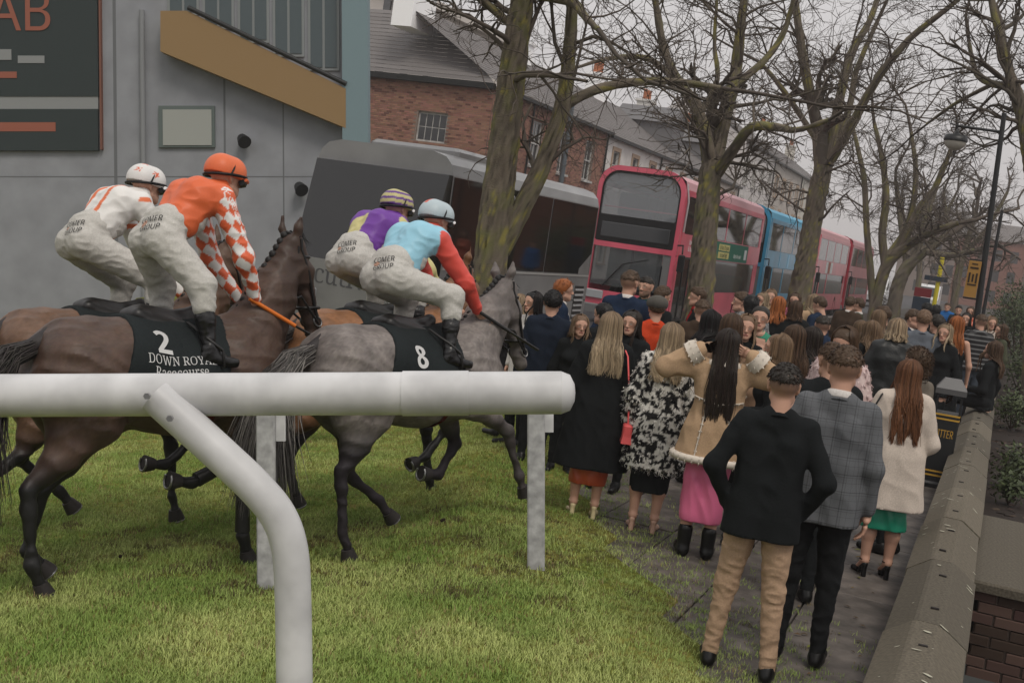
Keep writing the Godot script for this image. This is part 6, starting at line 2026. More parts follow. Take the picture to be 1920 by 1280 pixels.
func shrub(at: Vector3, r: float, label: String, group := "") -> void:
	var o := thing("shrub", label, "shrub", Transform3D(Basis.IDENTITY, at), group)
	var b := MB.new()
	var n := int(clampf(2400.0 * r, 500, 2600))
	for i in n:
		var d := V(rng.randfn(), rng.randfn() * 0.8 + 0.5, rng.randfn()).normalized()
		var rr := r * pow(rng.randf(), 0.4) * (0.85 + 0.25 * sin(d.x * 5 + d.z * 7))
		var p := V(0, r * 0.75, 0) + V(d.x * rr, d.y * rr * 1.1, d.z * rr)
		if p.y < 0.02: continue
		var k := rnd(0.6, 1.5)
		b.col = Color(0.05 * k, 0.066 * k, 0.026 * k)
		var a := V(rng.randfn(), rng.randfn(), rng.randfn()).normalized()
		var c := a.cross(d).normalized()
		var s := rnd(0.02, 0.035) * (1.0 + r * 0.7)
		b.quad(p - a * s, p + c * s * 0.45, p + a * s, p - c * s * 0.45)
	part("foliage", b.mesh(mat("leaf", Color(1, 1, 1), 0.55, {"vc": true, "two": true})), o)
	var t := MB.new()
	for i in 7:
		var a := TAU * i / 7.0
		t.tube([V(0, 0, 0), V(cos(a) * r * 0.3, r * 0.5, sin(a) * r * 0.3), V(cos(a) * r * 0.55, r * 1.1, sin(a) * r * 0.55)], [0.02 * r + 0.006, 0.012 * r + 0.004, 0.004], 5)
	t.col = Color(0.1, 0.08, 0.06)
	part("stem", t.mesh(mat("twig", Color(0.27, 0.22, 0.18), 0.9)), o)

func street_furniture() -> void:
	var iron := mat("black_iron", Color(0.075, 0.085, 0.09), 0.45, {"spec": 0.5})
	var gold := mat("gold_paint", Color(0.72, 0.56, 0.22), 0.45)
	# litter bin
	var g := at_z(1760, 868, 14.2)
	var o := thing("litter_bin", "black litter bin with gold bands behind the white coat", "bin", Transform3D(Basis(V(0, 1, 0), 0.04).scaled(V(0.68, 1.18, 0.68)), V(g.x, 0, g.z)))
	var b := MB.new()
	b.cbox(V(0, 0.36, 0), V(0.40, 0.72, 0.40), 0.02); b.cbox(V(0, 0.03, 0), V(0.44, 0.06, 0.44), 0.02)
	for s in [-1, 1]:
		for t in [-1, 1]: b.box(V(s * 0.185, 0.80, t * 0.185), V(0.03, 0.2, 0.03))
	part("casing", b.mesh(iron), o)
	b = MB.new()
	var a := 0.24
	var c := 0.13
	b.box(V(0, 0.92, 0), V(0.48, 0.05, 0.48))
	var q0 := [V(-a, 0.946, a), V(a, 0.946, a), V(a, 0.946, -a), V(-a, 0.946, -a)]
	var q1 := [V(-c, 1.04, c), V(c, 1.04, c), V(c, 1.04, -c), V(-c, 1.04, -c)]
	for i in 4: b.quad(q0[i], q0[(i + 1) % 4], q1[(i + 1) % 4], q1[i])
	b.quad(q1[0], q1[1], q1[2], q1[3])
	part("lid", b.mesh(mat("bin_lid", Color(0.30, 0.30, 0.30), 0.35, {"spec": 0.6})), o)
	for y in [0.70, 0.66, 0.16, 0.12]:
		pbox("gold_band", o, V(0, y, 0), V(0.408, 0.016, 0.408), gold)
	part("lettering", text_mb("LITTER", 0.07, Color(0.72, 0.56, 0.22)), o, Transform3D(Basis.IDENTITY, V(0, 0.52, 0.204)))
	# lamp post with hanging lantern
	var lz := 23.0
	g = at_z(1806, 770, lz)
	o = thing("lamp_post", "tall black street lamp post with hanging lantern and yellow sign", "lamp post", Transform3D(Basis.IDENTITY, V(g.x, 0, g.z)))
	b = MB.new()
	b.lathe([Vector2(0.16, 0), Vector2(0.16, 0.1), Vector2(0.12, 0.14), Vector2(0.11, 0.75), Vector2(0.15, 0.80), Vector2(0.13, 0.86), Vector2(0.08, 0.92), Vector2(0.07, 1.0)], 16)
	part("base", b.mesh(iron), o)
	var tp := at_z(1884, 212, lz) - o.position
	ptube("column", o, [V(0, 0.95, 0), V(tp.x * 0.2, tp.y * 0.3, 0), tp], [0.066, 0.058, 0.042], iron, 14)
	var ln := at_z(1797, 238, lz) - o.position
	var am := V(tp.x, tp.y - 0.33, 0)
	ptube("arm", o, [am, V(ln.x, ln.y + 0.02, 0)], [0.026], iron, 10)
	ptube("scroll", o, [V(ln.x, ln.y + 0.02, 0), V(ln.x - 0.13, ln.y + 0.05, 0), V(ln.x - 0.12, ln.y + 0.14, 0), V(ln.x - 0.03, ln.y + 0.12, 0), V(ln.x, ln.y - 0.1, 0)], [0.016], iron, 6)
	b = MB.new()
	b.lathe([Vector2(0.02, 0.16), Vector2(0.05, 0.08), Vector2(0.19, 0.05), Vector2(0.21, -0.03), Vector2(0.20, -0.06)], 18, Transform3D(Basis.IDENTITY, V(ln.x, ln.y - 0.2, 0)))
	var lo := part("lantern", b.mesh(iron), o)
	b = MB.new()
	b.lathe([Vector2(0.19, -0.06), Vector2(0.17, -0.14), Vector2(0.1, -0.2), Vector2(0.001, -0.22)], 18, Transform3D(Basis.IDENTITY, V(ln.x, ln.y - 0.2, 0)))
	part("diffuser", b.mesh(mat("opal_glass", Color(0.72, 0.70, 0.66), 0.3)), lo)
	var s0 := at_z(1836, 490, lz - 0.1) - o.position
	var s1 := at_z(1826, 558, lz - 0.1) - o.position
	var sg := pbox("hanging_sign", o, (s0 + s1) * 0.5 + V(-0.06, 0, 0), V(0.21, s0.y - s1.y, 0.03), mat("sign_yellow", Color(0.60, 0.45, 0.22), 0.7), 0.004)
	var mid := (s0 + s1) * 0.5 + V(-0.06, 0, 0.02)
	var ink := mat("sign_ink", Color(0.18, 0.13, 0.08), 0.7)
	for q in [[0.0, 0.20, 0.14, 0.03], [0.0, 0.02, 0.03, 0.14], [0.06, 0.02, 0.03, 0.18], [-0.06, 0.02, 0.03, 0.18], [0.0, -0.1, 0.15, 0.025], [0.0, 0.27, 0.1, 0.02]]:
		pbox("glyph", sg, mid + V(q[0], q[1], 0), V(q[2], q[3], 0.006), ink)
	for y in [s0.y + 0.02, s1.y - 0.02]: pbox("clamp", o, V(mid.x + 0.03, y, 0), V(0.28, 0.03, 0.06), iron)
	# a plain post just left of it down the street, and lighting columns
	for q in [[1880, 395, 34.0, 0.04, 760, "slim dark post beside the garden beyond the lamp post"], [1864, 480, 44.0, 0.05, 720, "slim dark post farther along by the hedge"], [1064, 300, 44.0, 0.09, 500, "grey lighting column across the road before the brick house"]]:
		var t := at_z(q[0], q[1], q[2])
		var x := t.x
		if q[0] < 1200:
			t = at_x(1076, 180, -17.9)
		var po := thing("street_post", q[5], "post", Transform3D(Basis.IDENTITY, V(t.x, 0, t.z)))
		ptube("shaft", po, [V(0, 0, 0), V(0, t.y, 0)], [q[3] * 1.3, q[3]], iron if q[0] > 1200 else mat("galv", Color(0.33, 0.36, 0.38), 0.5), 10)
		pbox("foot_plate", po, V(0, 0.02, 0), V(0.3, 0.04, 0.3), iron, 0.01)
	# information totem, yellow pole, finger sign
	g = at_z(1722, 600, 40.0)
	o = thing("information_totem", "dark blue information totem with a red top", "sign", Transform3D(Basis.IDENTITY, V(g.x, 0, g.z)))
	pbox("panel", o, V(0, 1.05, 0), V(0.52, 1.5, 0.14), mat("totem_blue", Color(0.14, 0.19, 0.24), 0.4), 0.01)
	pbox("red_top", o, V(0, 1.95, 0), V(0.52, 0.28, 0.14), mat("totem_red", Color(0.42, 0.12, 0.14), 0.5), 0.01)
	pbox("plinth", o, V(0, 0.15, 0), V(0.42, 0.3, 0.12), iron)
	pbox("map", o, V(0, 0.9, 0.075), V(0.42, 0.8, 0.006), mat("totem_map", Color(0.30, 0.34, 0.37), 0.4, {"tex": noise_tex("camo", 0.04, 0.1, 0.75), "ts": 4.0}))
	g = at_z(1747, 600, 52.0)
	o = thing("bus_stop_pole", "bright yellow pole with a dark finger sign", "pole", Transform3D(Basis.IDENTITY, V(g.x, 0, g.z)))
	ptube("shaft", o, [V(0, 0, 0), V(0, 3.4, 0)], [0.09], mat("yellow_pole", Color(0.76, 0.70, 0.15), 0.5), 10)
	pbox("finger", o, V(-0.1, 2.5, 0.1), V(0.9, 0.2, 0.04), mat("totem_blue", Color(0.14, 0.19, 0.24), 0.4), 0.01)

func grandstand() -> void:
	# small rendered stand behind the course: board, stair, lamps, windows
	var D := 30.0
	var o := thing("grandstand", "grey rendered stand with ochre stair and dark board behind the jockeys", "building", turf)
	var grey := mat("stand_render", Color(0.57, 0.58, 0.60), 0.9, {"tex": noise_tex("faint", 0.03, 0.9, 1.0, 6, 19), "ts": 0.15})
	var a := tpx(-260, 570, D)
	var e := tpx(652, 570, D)
	var hgt := 12.0
	pbox("wall", o, V((a.x + e.x) * 0.5, hgt * 0.5 - 0.5, -D - 2.0), V(e.x - a.x, hgt + 1.0, 4.0), grey)
	var board := mat("odds_board", Color(0.16, 0.20, 0.20), 0.7)
	var orange := mat("board_orange", Color(0.56, 0.33, 0.26), 0.7)
	var pale := mat("board_pale", Color(0.52, 0.53, 0.53), 0.8)
	var b := stand_box("signboard", o, -120, -60, 183, 180, board, 0.12)
	stand_box("stripe", b, -120, 180, 183, 204, pale, 0.1)
	stand_box("rail_strip", b, 183, -60, 190, 280, mat("board_edge", Color(0.45, 0.30, 0.25), 0.8), 0.14)
	b = stand_box("lower_signboard", o, -120, 204, 183, 282, board, 0.12)
	stand_box("stripe", b, -40, 229, 103, 246, orange, 0.13)
	var l := tpx(38, 22, D - 0.14)
	part("lettering", text_mb("AB", 0.95, Color(0.56, 0.33, 0.26)), o, Transform3D(Basis.IDENTITY, V(l.x, l.y, -D + 0.13)))
	l = tpx(30, 108, D - 0.14)
	for q in [[-60, 92, 20, 112], [32, 104, 82, 118]]: stand_box("print_line", o, q[0], q[1], q[2], q[3], pale, 0.135)
	stand_box("stripe", o, -60, 134, 30, 146, orange, 0.135)
	# notice board with frame
	var n := stand_box("notice_board", o, 296, 198, 402, 276, mat("notice_frame", Color(0.36, 0.40, 0.39), 0.8), 0.08)
	stand_box("notice_panel", n, 304, 205, 396, 272, mat("notice_face", Color(0.60, 0.61, 0.59), 0.8), 0.1)
	# upper windows behind the stair
	var gl := mat("stand_glass", Color(0.26, 0.31, 0.32), 0.15, {"spec": 0.5})
	for k in 5:
		var x0 := 312.0 + k * 66.0
		var w := stand_box("window", o, x0, -80, x0 + 60, 28 + k * 26, mat("stand_frame", Color(0.50, 0.52, 0.52), 0.6), 0.06)
		stand_box("pane", w, x0 + 5, -80, x0 + 28, 22 + k * 26, gl, 0.08)
		stand_box("pane", w, x0 + 32, -80, x0 + 55, 22 + k * 26, gl, 0.08)
	# ochre stair string with handrail
	var pts := PackedVector2Array()
	for q in [[300, 96], [648, 240], [648, 166], [350, 20], [300, 20]]:
		var t := tpx(q[0], q[1], D - 0.5)
		pts.append(Vector2(t.x, t.y))
	var sm := MB.new()
	sm.prism(pts, 0.4, Transform3D(Basis.IDENTITY, V(0, 0, -D + 0.3)))
	var st := part("stair_string", sm.mesh(mat("ochre", Color(0.55, 0.45, 0.31), 0.85)), o)
	var h0 := tpx(350, 12, D - 0.6)
	var h1 := tpx(648, 156, D - 0.6)
	ptube("handrail", st, [V(h0.x, h0.y, -D + 0.5), V(h1.x, h1.y, -D + 0.5)], [0.06], mat("gutter", Color(0.10, 0.11, 0.11), 0.5), 8)
	# lamps and small dark windows low on the wall
	for q in [[456, 262], [602, 361], [563, 352]]:
		var p := tpx(q[0], q[1], D - 0.2)
		var fb := MB.new()
		fb.tube([V(p.x - 0.1, p.y, -D + 0.02), V(p.x - 0.05, p.y, -D + 0.2)], [0.05], 8)
		fb.tube([V(p.x - 0.05, p.y + 0.05, -D + 0.16), V(p.x + 0.06, p.y - 0.08, -D + 0.34)], [0.12, 0.17], 12)
		part("floodlight", fb.mesh(mat("black_iron", Color(0.075, 0.085, 0.09), 0.45)), o)
	for x in [560, 608]:
		var w := stand_box("window", o, x - 3, 470, x + 34, 570, mat("stand_frame", Color(0.50, 0.52, 0.52), 0.6), 0.06)
		stand_box("pane", w, x + 2, 475, x + 29, 520, gl, 0.08)
		stand_box("pane", w, x + 2, 524, x + 29, 565, gl, 0.08)
	for x in [215, 420, 530]: stand_box("panel_joint", o, x, -80, x + 2, 700, mat("joint_dark", Color(0.40, 0.41, 0.42), 0.9), 0.012)
	stand_box("panel_joint", o, -200, 330, 640, 332, mat("joint_dark", Color(0.40, 0.41, 0.42), 0.9), 0.014)
	var dp := tpx(268, 300, D - 0.1)
	ptube("downpipe", o, [V(dp.x, 9.0, -D + 0.1), V(dp.x, 0.0, -D + 0.1)], [0.07], mat("pipe_grey", Color(0.50, 0.51, 0.52), 0.6), 8)
	# teal corner column
	stand_box("column", o, 640, -80, 690, 330, mat("teal_column", Color(0.45, 0.53, 0.55), 0.7), 0.5)
	# white picket railing behind the horses
	var f := thing("white_fence", "white slatted fence seen between the horses", "fence", turf)
	var wm := mat("fence_white", Color(0.78, 0.78, 0.77), 0.7)
	var p0 := tpx(380, 690, 15.0)
	var p1 := tpx(640, 690, 15.0)
	for k in 5: pbox("rail", f, V((p0.x + p1.x) * 0.5, 0.35 + k * 0.22, -15.0), V(p1.x - p0.x, 0.11, 0.03), wm, 0.004)
	for k in 4: pbox("post", f, V(lerpf(p0.x, p1.x, k / 3.0), 0.7, -15.05), V(0.1, 1.5, 0.07), wm, 0.006)
func stand_box(called: String, parent: Node, x0: float, y0: float, x1: float, y1: float, m: Material, lift: float) -> MeshInstance3D:
	var D := 30.0
	var p := tpx(x0, y0, D - lift)
	var q := tpx(x1, y1, D - lift)
	return pbox(called, parent, V((p.x + q.x) * 0.5, (p.y + q.y) * 0.5, -D + lift * 0.5 - 0.01), V(absf(q.x - p.x), absf(p.y - q.y), lift), m)

# ------------------------------------------------------------------ bare street trees
func smooth(pts: Array, rad: Array, per: int) -> Array:
	var op := []
	var orr := []
	var m := pts.size()
	for i in m - 1:
		var p0: Vector3 = pts[maxi(i - 1, 0)]
		var p1: Vector3 = pts[i]
		var p2: Vector3 = pts[i + 1]
		var p3: Vector3 = pts[mini(i + 2, m - 1)]
		for k in per:
			var t := float(k) / per
			op.append(p1.cubic_interpolate(p2, p0, p3, t))
			orr.append(lerpf(rad[i], rad[i + 1], t))
	op.append(pts[m - 1]); orr.append(rad[m - 1])
	return [op, orr]
func bark_tube(mb: MB, pts: Array, rad: Array, sides: int, fn: FastNoiseLite, amp: float, moss: float) -> void:
	var s0 := mb.v.size()
	mb.tube(pts, rad, sides, true)
	for i in range(s0, mb.v.size()):
		var p := mb.v[i]
		var q := V(p.x * 15.0, p.y * 3.6, p.z * 15.0)
		var n1 := fn.get_noise_3dv(q)
		mb.v[i] = p + mb.n[i] * n1 * amp
		mb.n[i] = (mb.n[i] - V(fn.get_noise_3dv(q + V(0.5, 0, 0)) - n1, 0, fn.get_noise_3dv(q + V(0, 0, 0.5)) - n1) * 0.9).normalized()
		var n2 := fn.get_noise_3dv(p * 2.2 + V(7, 3, 1))
		var n3 := fn.get_noise_3dv(p * 9.0)
		var c := Color(0.135, 0.112, 0.085) * (1.0 + 0.7 * n1)
		c = c.lerp(Color(0.145, 0.145, 0.055), clampf((n2 + n3 * 0.5) * 1.6 + moss, 0, 0.85))
		if n3 + n2 * 0.6 > 0.42 and moss > 0.0: c = c.lerp(Color(0.30, 0.25, 0.06), 0.6)
		c.a = 1.0
		mb.c[i] = c
func twig(mb: MB, p: Vector3, d: Vector3, ln: float, r: float, lvl: int, droop: float) -> void:
	var n := 4 if lvl > 0 else 3
	var pts := [p]
	var rr := [r]
	var q := p
	var dd := d
	for i in range(1, n + 1):
		dd = (dd + V(rng.randfn() * 0.24, rng.randfn() * 0.2 + 0.10 - droop * i * 0.09, rng.randfn() * 0.24)).normalized()
		q += dd * ln / n
		pts.append(q)
		rr.append(lerpf(r, r * 0.4, float(i) / n))
	var k := rnd(0.75, 1.2)
	mb.col = Color(0.092 * k, 0.075 * k, 0.060 * k)
	mb.tube(pts, rr, 5 if r > 0.03 else 3, false)
	if lvl <= 0: return
	var num: int = [0, 3, 4, 5][lvl]
	for i in num:
		var u := rnd(0.25, 1.0)
		var idx := mini(int(u * n), n - 1)
		var a: Vector3 = pts[idx].lerp(pts[idx + 1], u * n - idx)
		var sd := V(rng.randfn(), rng.randfn() * 0.7 + 0.15, rng.randfn()).normalized()
		var nd := (dd * 0.75 + sd * 0.85).normalized()
		twig(mb, a, nd, ln * rnd(0.42, 0.68), maxf(r * 0.5, 0.0055), lvl - 1, droop)
# limbs: list of [[px, py, dz, rpx], ...] polylines at the tree's distance z; dz metres nearer or farther
func tree(label: String, z: float, limbs: Array, lvl: int, density: float, moss: float, seed_: int, group := "bare trees along the street") -> void:
	rng.seed = seed_
	var fn := FastNoiseLite.new()
	fn.seed = seed_; fn.frequency = 1.0; fn.fractal_octaves = 3
	var b0: Array = limbs[0][0]
	var base := at_z(b0[0], b0[1], z)
	base.y = 0.0
	var o := thing("bare_tree", label, "tree", Transform3D(Basis.IDENTITY, base), group)
	var tm := mat("bark", Color(1, 1, 1), 0.95, {"vc": true, "nrm": noise_tex("bark_n", 0.05, 0, 1, 5, 25, 256, FastNoiseLite.TYPE_SIMPLEX_SMOOTH, 5.0), "ns": 1.3, "ts": 3.0})
	var wm := mat("twigs", Color(1, 1, 1), 0.9, {"vc": true})
	var cr := MB.new()
	for li in limbs.size():
		var L: Array = limbs[li]
		var pts := []
		var rad := []
		for i in L.size():
			var e: Array = L[i]
			var w := at_z(e[0], e[1], z)
			if li == 0 and i == 0: w.y = -0.05
			w.z += e[2]
			pts.append(w - base); rad.append(e[3] * z / F)
		var sm := smooth(pts, rad, 16 if li == 0 and z < 40 else 6)
		var tb := MB.new()
		bark_tube(tb, sm[0], sm[1], (44 if z < 40 else 20) if rad[0] > 0.12 else 12, fn, rad[0] * 0.15, moss)
		part("trunk" if li == 0 else "limb", tb.mesh(tm), o)
		var P: Array = sm[0]
		var R: Array = sm[1]
		var st := 0.6 if li == 0 else 0.32
		var tot := 0.0
		for i in P.size() - 1: tot += (P[i + 1] - P[i]).length()
		var num := int(tot * density)
		for k in num:
			var u := rnd(st, 1.0)
			var i := mini(int(u * (P.size() - 1)), P.size() - 2)
			var a: Vector3 = P[i]
			var dir: Vector3 = (P[i + 1] - P[i]).normalized()
			var sd := V(rng.randfn(), rng.randfn() * 0.6 + 0.1, rng.randfn()).normalized()
			var r: float = clampf(R[i] * 0.35, 0.012, 0.05)
			twig(cr, a, (dir * 0.55 + sd * 0.9).normalized(), rnd(0.9, 2.3), r, lvl, 0.6)
		# leader at the limb's end
		twig(cr, P[-1], (P[-1] - P[-2]).normalized(), rnd(1.5, 2.5), maxf(R[-1], 0.012), lvl, 0.3)
	part("crown", cr.mesh(wm), o)
func build_trees() -> void:
	# nearest street tree: twin stem in front of the coach
	tree("mossy bare tree with twin leaning stems before the grey coach", 15.6, [
		[[905, 748, 0, 37.4], [912, 600, 0, 32.8], [925, 440, 0, 34.3], [945, 270, 0, 29.6], [968, 120, 0.1, 25.7], [990, 0, 0.2, 21.8], [1010, -120, 0.3, 17.2]],
		[[935, 470, -0.05, 20.3], [972, 380, -0.2, 20.3], [1005, 300, -0.3, 17.9], [1040, 195, -0.3, 16.4], [1058, 100, -0.2, 13.3], [1075, -20, 0, 10.1]],
		[[1040, 195, -0.3, 10.9], [1090, 155, -0.6, 10.1], [1160, 130, -1.0, 8.6], [1235, 122, -1.4, 7.0], [1300, 128, -1.6, 4.7]],
		[[1000, -10, 0.1, 12.5], [1060, 5, 0.3, 10.9], [1105, 25, 0.6, 9.4], [1140, 60, 0.9, 7.0], [1175, 90, 1.2, 4.7]],
		[[975, 60, 0, 9.4], [900, -10, 0.6, 7.0], [820, -70, 1.0, 4.7]]], 3, 1.7, 0.15, 11)
	tree("thick mossy bare tree before the pink bus door", 25.0, [
		[[1292, 668, 0, 31.0], [1312, 560, 0, 26.0], [1322, 440, 0, 22.3], [1332, 330, 0, 20.5], [1338, 300, 0, 18.6]],
		[[1336, 330, 0, 14.9], [1325, 250, 0.2, 12.4], [1308, 195, 0.3, 11.2], [1285, 165, 0.4, 8.7], [1262, 110, 0.6, 7.4], [1250, 30, 0.8, 6.2], [1240, -60, 1, 4.3]],
		[[1338, 320, 0, 14.9], [1352, 230, -0.2, 13.6], [1372, 130, -0.4, 11.2], [1380, 40, -0.5, 8.7], [1390, -60, -0.6, 6.2]],
		[[1345, 325, 0, 11.2], [1385, 285, 0.5, 9.9], [1425, 250, 0.9, 8.7], [1470, 252, 1.2, 7.4], [1520, 262, 1.6, 5.0], [1580, 250, 2, 3.1]],
		[[1375, 150, -0.4, 7.4], [1420, 100, -0.8, 6.8], [1455, 40, -1.0, 5.6], [1480, -50, -1, 3.7]],
		[[1320, 210, 0.2, 6.2], [1345, 150, 0.0, 5.0], [1340, 80, 0, 3.7], [1345, 0, 0, 2.5]],
		[[1300, 180, 0.3, 5.6], [1240, 125, 0.8, 5.6], [1180, 128, 1.2, 4.3], [1130, 150, 1.6, 2.5]]], 3, 1.7, 0.12, 12)
	tree("tall bare tree with many upright limbs beyond the mossy one", 37.5, [
		[[1488, 600, 0, 23.6], [1502, 540, 0, 19.8], [1518, 450, 0, 17.4], [1532, 370, 0, 16.7], [1545, 310, 0, 16.1]],
		[[1540, 330, 0, 11.2], [1530, 230, 0, 9.9], [1512, 120, 0.5, 8.1], [1500, 20, 0.8, 6.2], [1492, -60, 1, 4.3]],
		[[1552, 310, 0, 11.2], [1565, 220, -0.3, 8.7], [1590, 100, -0.6, 7.4], [1625, 30, -0.8, 5.6], [1650, -50, -1, 3.7]],
		[[1560, 300, 0, 8.7], [1600, 240, 0.5, 8.1], [1650, 160, 0.9, 6.8], [1710, 90, 1.2, 5.6], [1780, 40, 1.6, 4.3], [1850, -10, 2, 2.5]],
		[[1548, 320, 0, 7.4], [1585, 200, -0.8, 6.2], [1600, 120, -1, 5.0], [1640, 20, -1.2, 3.7]],
		[[1530, 260, 0, 5.6], [1480, 180, 0.8, 5.0], [1440, 130, 1.2, 3.1]]], 3, 1.4, 0.05, 13)
	tree("slim bare tree with spreading low branches by the red bus", 44.0, [
		[[1636, 615, 0, 12.0], [1645, 560, 0, 10.4], [1662, 500, 0, 10.4], [1690, 470, 0, 8.8], [1740, 440, 0.4, 6.4], [1800, 420, 0.8, 4.0]],
		[[1662, 505, 0, 8.0], [1655, 440, 0, 7.2], [1662, 370, 0, 6.4], [1655, 300, 0, 4.8], [1640, 230, 0, 3.2]],
		[[1640, 600, 0, 7.2], [1632, 500, 0, 6.4], [1625, 420, 0, 5.6], [1620, 330, 0, 4.8], [1600, 240, 0, 3.2]],
		[[1690, 470, 0, 7.2], [1720, 400, 0, 6.4], [1760, 340, 0, 4.8], [1790, 260, 0, 3.2]],
		[[1665, 480, 0, 6.4], [1700, 420, -0.6, 5.6], [1715, 330, -0.8, 4.8], [1705, 240, -1, 3.2]]], 3, 1.6, 0.1, 14)
	tree("dark bare tree leaning right beyond the slim one", 58.0, [
		[[1675, 600, 0, 13.6], [1682, 545, 0, 12.0], [1702, 500, 0, 11.2], [1735, 470, 0, 8.8], [1780, 440, 0, 6.4]],
		[[1700, 505, 0, 8.0], [1730, 440, 0, 7.2], [1745, 380, 0, 5.6], [1770, 310, 0, 4.0]],
		[[1735, 470, 0, 7.2], [1780, 480, 0.5, 5.6], [1830, 470, 0.8, 4.0]],
		[[1702, 500, 0, 6.4], [1690, 420, 0, 4.8], [1680, 340, 0, 3.2]]], 3, 1.4, 0.0, 15)
	tree("distant bare tree beside the garden hedge", 75.0, [
		[[1790, 590, 0, 7.2], [1796, 520, 0, 6.4], [1810, 470, 0, 5.6], [1830, 400, 0, 4.0]],
		[[1800, 500, 0, 4.8], [1780, 440, 0, 4.0], [1770, 360, 0, 2.4]],
		[[1805, 480, 0, 4.8], [1850, 430, 0, 4.0], [1890, 360, 0, 2.4]]], 3, 2.0, 0.0, 16)
	tree("distant bare tree filling the gap above the white vans", 90.0, [
		[[1720, 580, 0, 5.6], [1724, 520, 0, 4.8], [1728, 450, 0, 4.0], [1735, 380, 0, 3.2]],
		[[1725, 500, 0, 4.0], [1700, 430, 0, 3.2], [1690, 370, 0, 2.4]],
		[[1727, 480, 0, 4.0], [1765, 420, 0, 3.2], [1790, 370, 0, 2.4]]], 3, 1.6, 0.0, 17)
	tree("bare garden tree overhanging the lamp post", 27.0, [
		[[1960, 640, 0, 19.2], [1950, 450, 0, 16.8], [1935, 300, 0, 14.4], [1915, 200, 0, 12.0], [1895, 150, 0, 9.6]],
		[[1905, 170, 0, 8.8], [1880, 90, 0, 7.2], [1860, 0, 0, 5.6], [1850, -60, 0, 4.0]],
		[[1900, 160, 0, 8.0], [1862, 150, -0.5, 6.4], [1830, 125, -0.8, 4.8], [1815, 60, -1, 3.2]],
		[[1925, 260, 0, 7.2], [1960, 180, 0, 6.4], [1990, 60, 0, 4.0]],
		[[1862, 150, -0.5, 4.0], [1790, 180, -1.0, 3.2], [1730, 215, -1.5, 2.4]]], 3, 2.0, 0.02, 18, "bare garden trees")
	rng.seed = 555

# ------------------------------------------------------------------ vehicles
# local frame: +Z towards the front, +X the kerb side, origin on the road under the front bumper centre
func wheel(o: Node3D, at: Vector3, r: float, w: float) -> void:
	var b := MB.new()
	b.lathe([Vector2(r * 0.6, -w * 0.5), Vector2(r * 0.92, -w * 0.5), Vector2(r, -w * 0.35), Vector2(r, w * 0.35), Vector2(r * 0.92, w * 0.5), Vector2(r * 0.6, w * 0.5)], 22, Transform3D(Basis(V(0, 0, 1), PI / 2), at))
	var t := part("wheel", b.mesh(mat("tyre", Color(0.07, 0.07, 0.07), 0.9)), o)
	b = MB.new()
	b.lathe([Vector2(0.001, -w * 0.42), Vector2(r * 0.3, -w * 0.45), Vector2(r * 0.62, -w * 0.38), Vector2(r * 0.62, w * 0.38), Vector2(r * 0.3, w * 0.45), Vector2(0.001, w * 0.42)], 18, Transform3D(Basis(V(0, 0, 1), PI / 2), at))
	part("rim", b.mesh(mat("rim", Color(0.45, 0.45, 0.46), 0.5, {"metal": 0.4})), t)
func rrect(w: float, h: float, rt: float, rb: float, n := 6) -> PackedVector2Array:
	# rounded rectangle centred in x, bottom at 0
	var p := PackedVector2Array()
	for c in [[-w * 0.5 + rb, rb, rb, PI], [w * 0.5 - rb, rb, rb, PI * 1.5], [w * 0.5 - rt, h - rt, rt, 0.0], [-w * 0.5 + rt, h - rt, rt, PI * 0.5]]:
		for k in n + 1:
			var a: float = c[3] + PI * 0.5 * k / n
			p.append(Vector2(c[0] + cos(a) * c[2], c[1] + sin(a) * c[2]))
	return p
func ring_prism(mb: MB, outer: PackedVector2Array, inner: PackedVector2Array, dep: float, xf: Transform3D) -> void:
	# frame between two outlines with the same number of points
	var n := outer.size()
	var h := dep * 0.5
	for i in n:
		var j := (i + 1) % n
		var a := outer[i]
		var b := outer[j]
		var c := inner[j]
		var d := inner[i]
		mb.quad(xf * V(a.x, a.y, h), xf * V(b.x, b.y, h), xf * V(c.x, c.y, h), xf * V(d.x, d.y, h))
		mb.quad(xf * V(d.x, d.y, -h), xf * V(c.x, c.y, -h), xf * V(b.x, b.y, -h), xf * V(a.x, a.y, -h))
		mb.quad(xf * V(a.x, a.y, -h), xf * V(b.x, b.y, -h), xf * V(b.x, b.y, h), xf * V(a.x, a.y, h))
		mb.quad(xf * V(d.x, d.y, h), xf * V(c.x, c.y, h), xf * V(c.x, c.y, -h), xf * V(d.x, d.y, -h))
func shift(p: PackedVector2Array, dx: float, dy: float) -> PackedVector2Array:
	var o := PackedVector2Array()
	for q in p: o.append(q + Vector2(dx, dy))
	return o
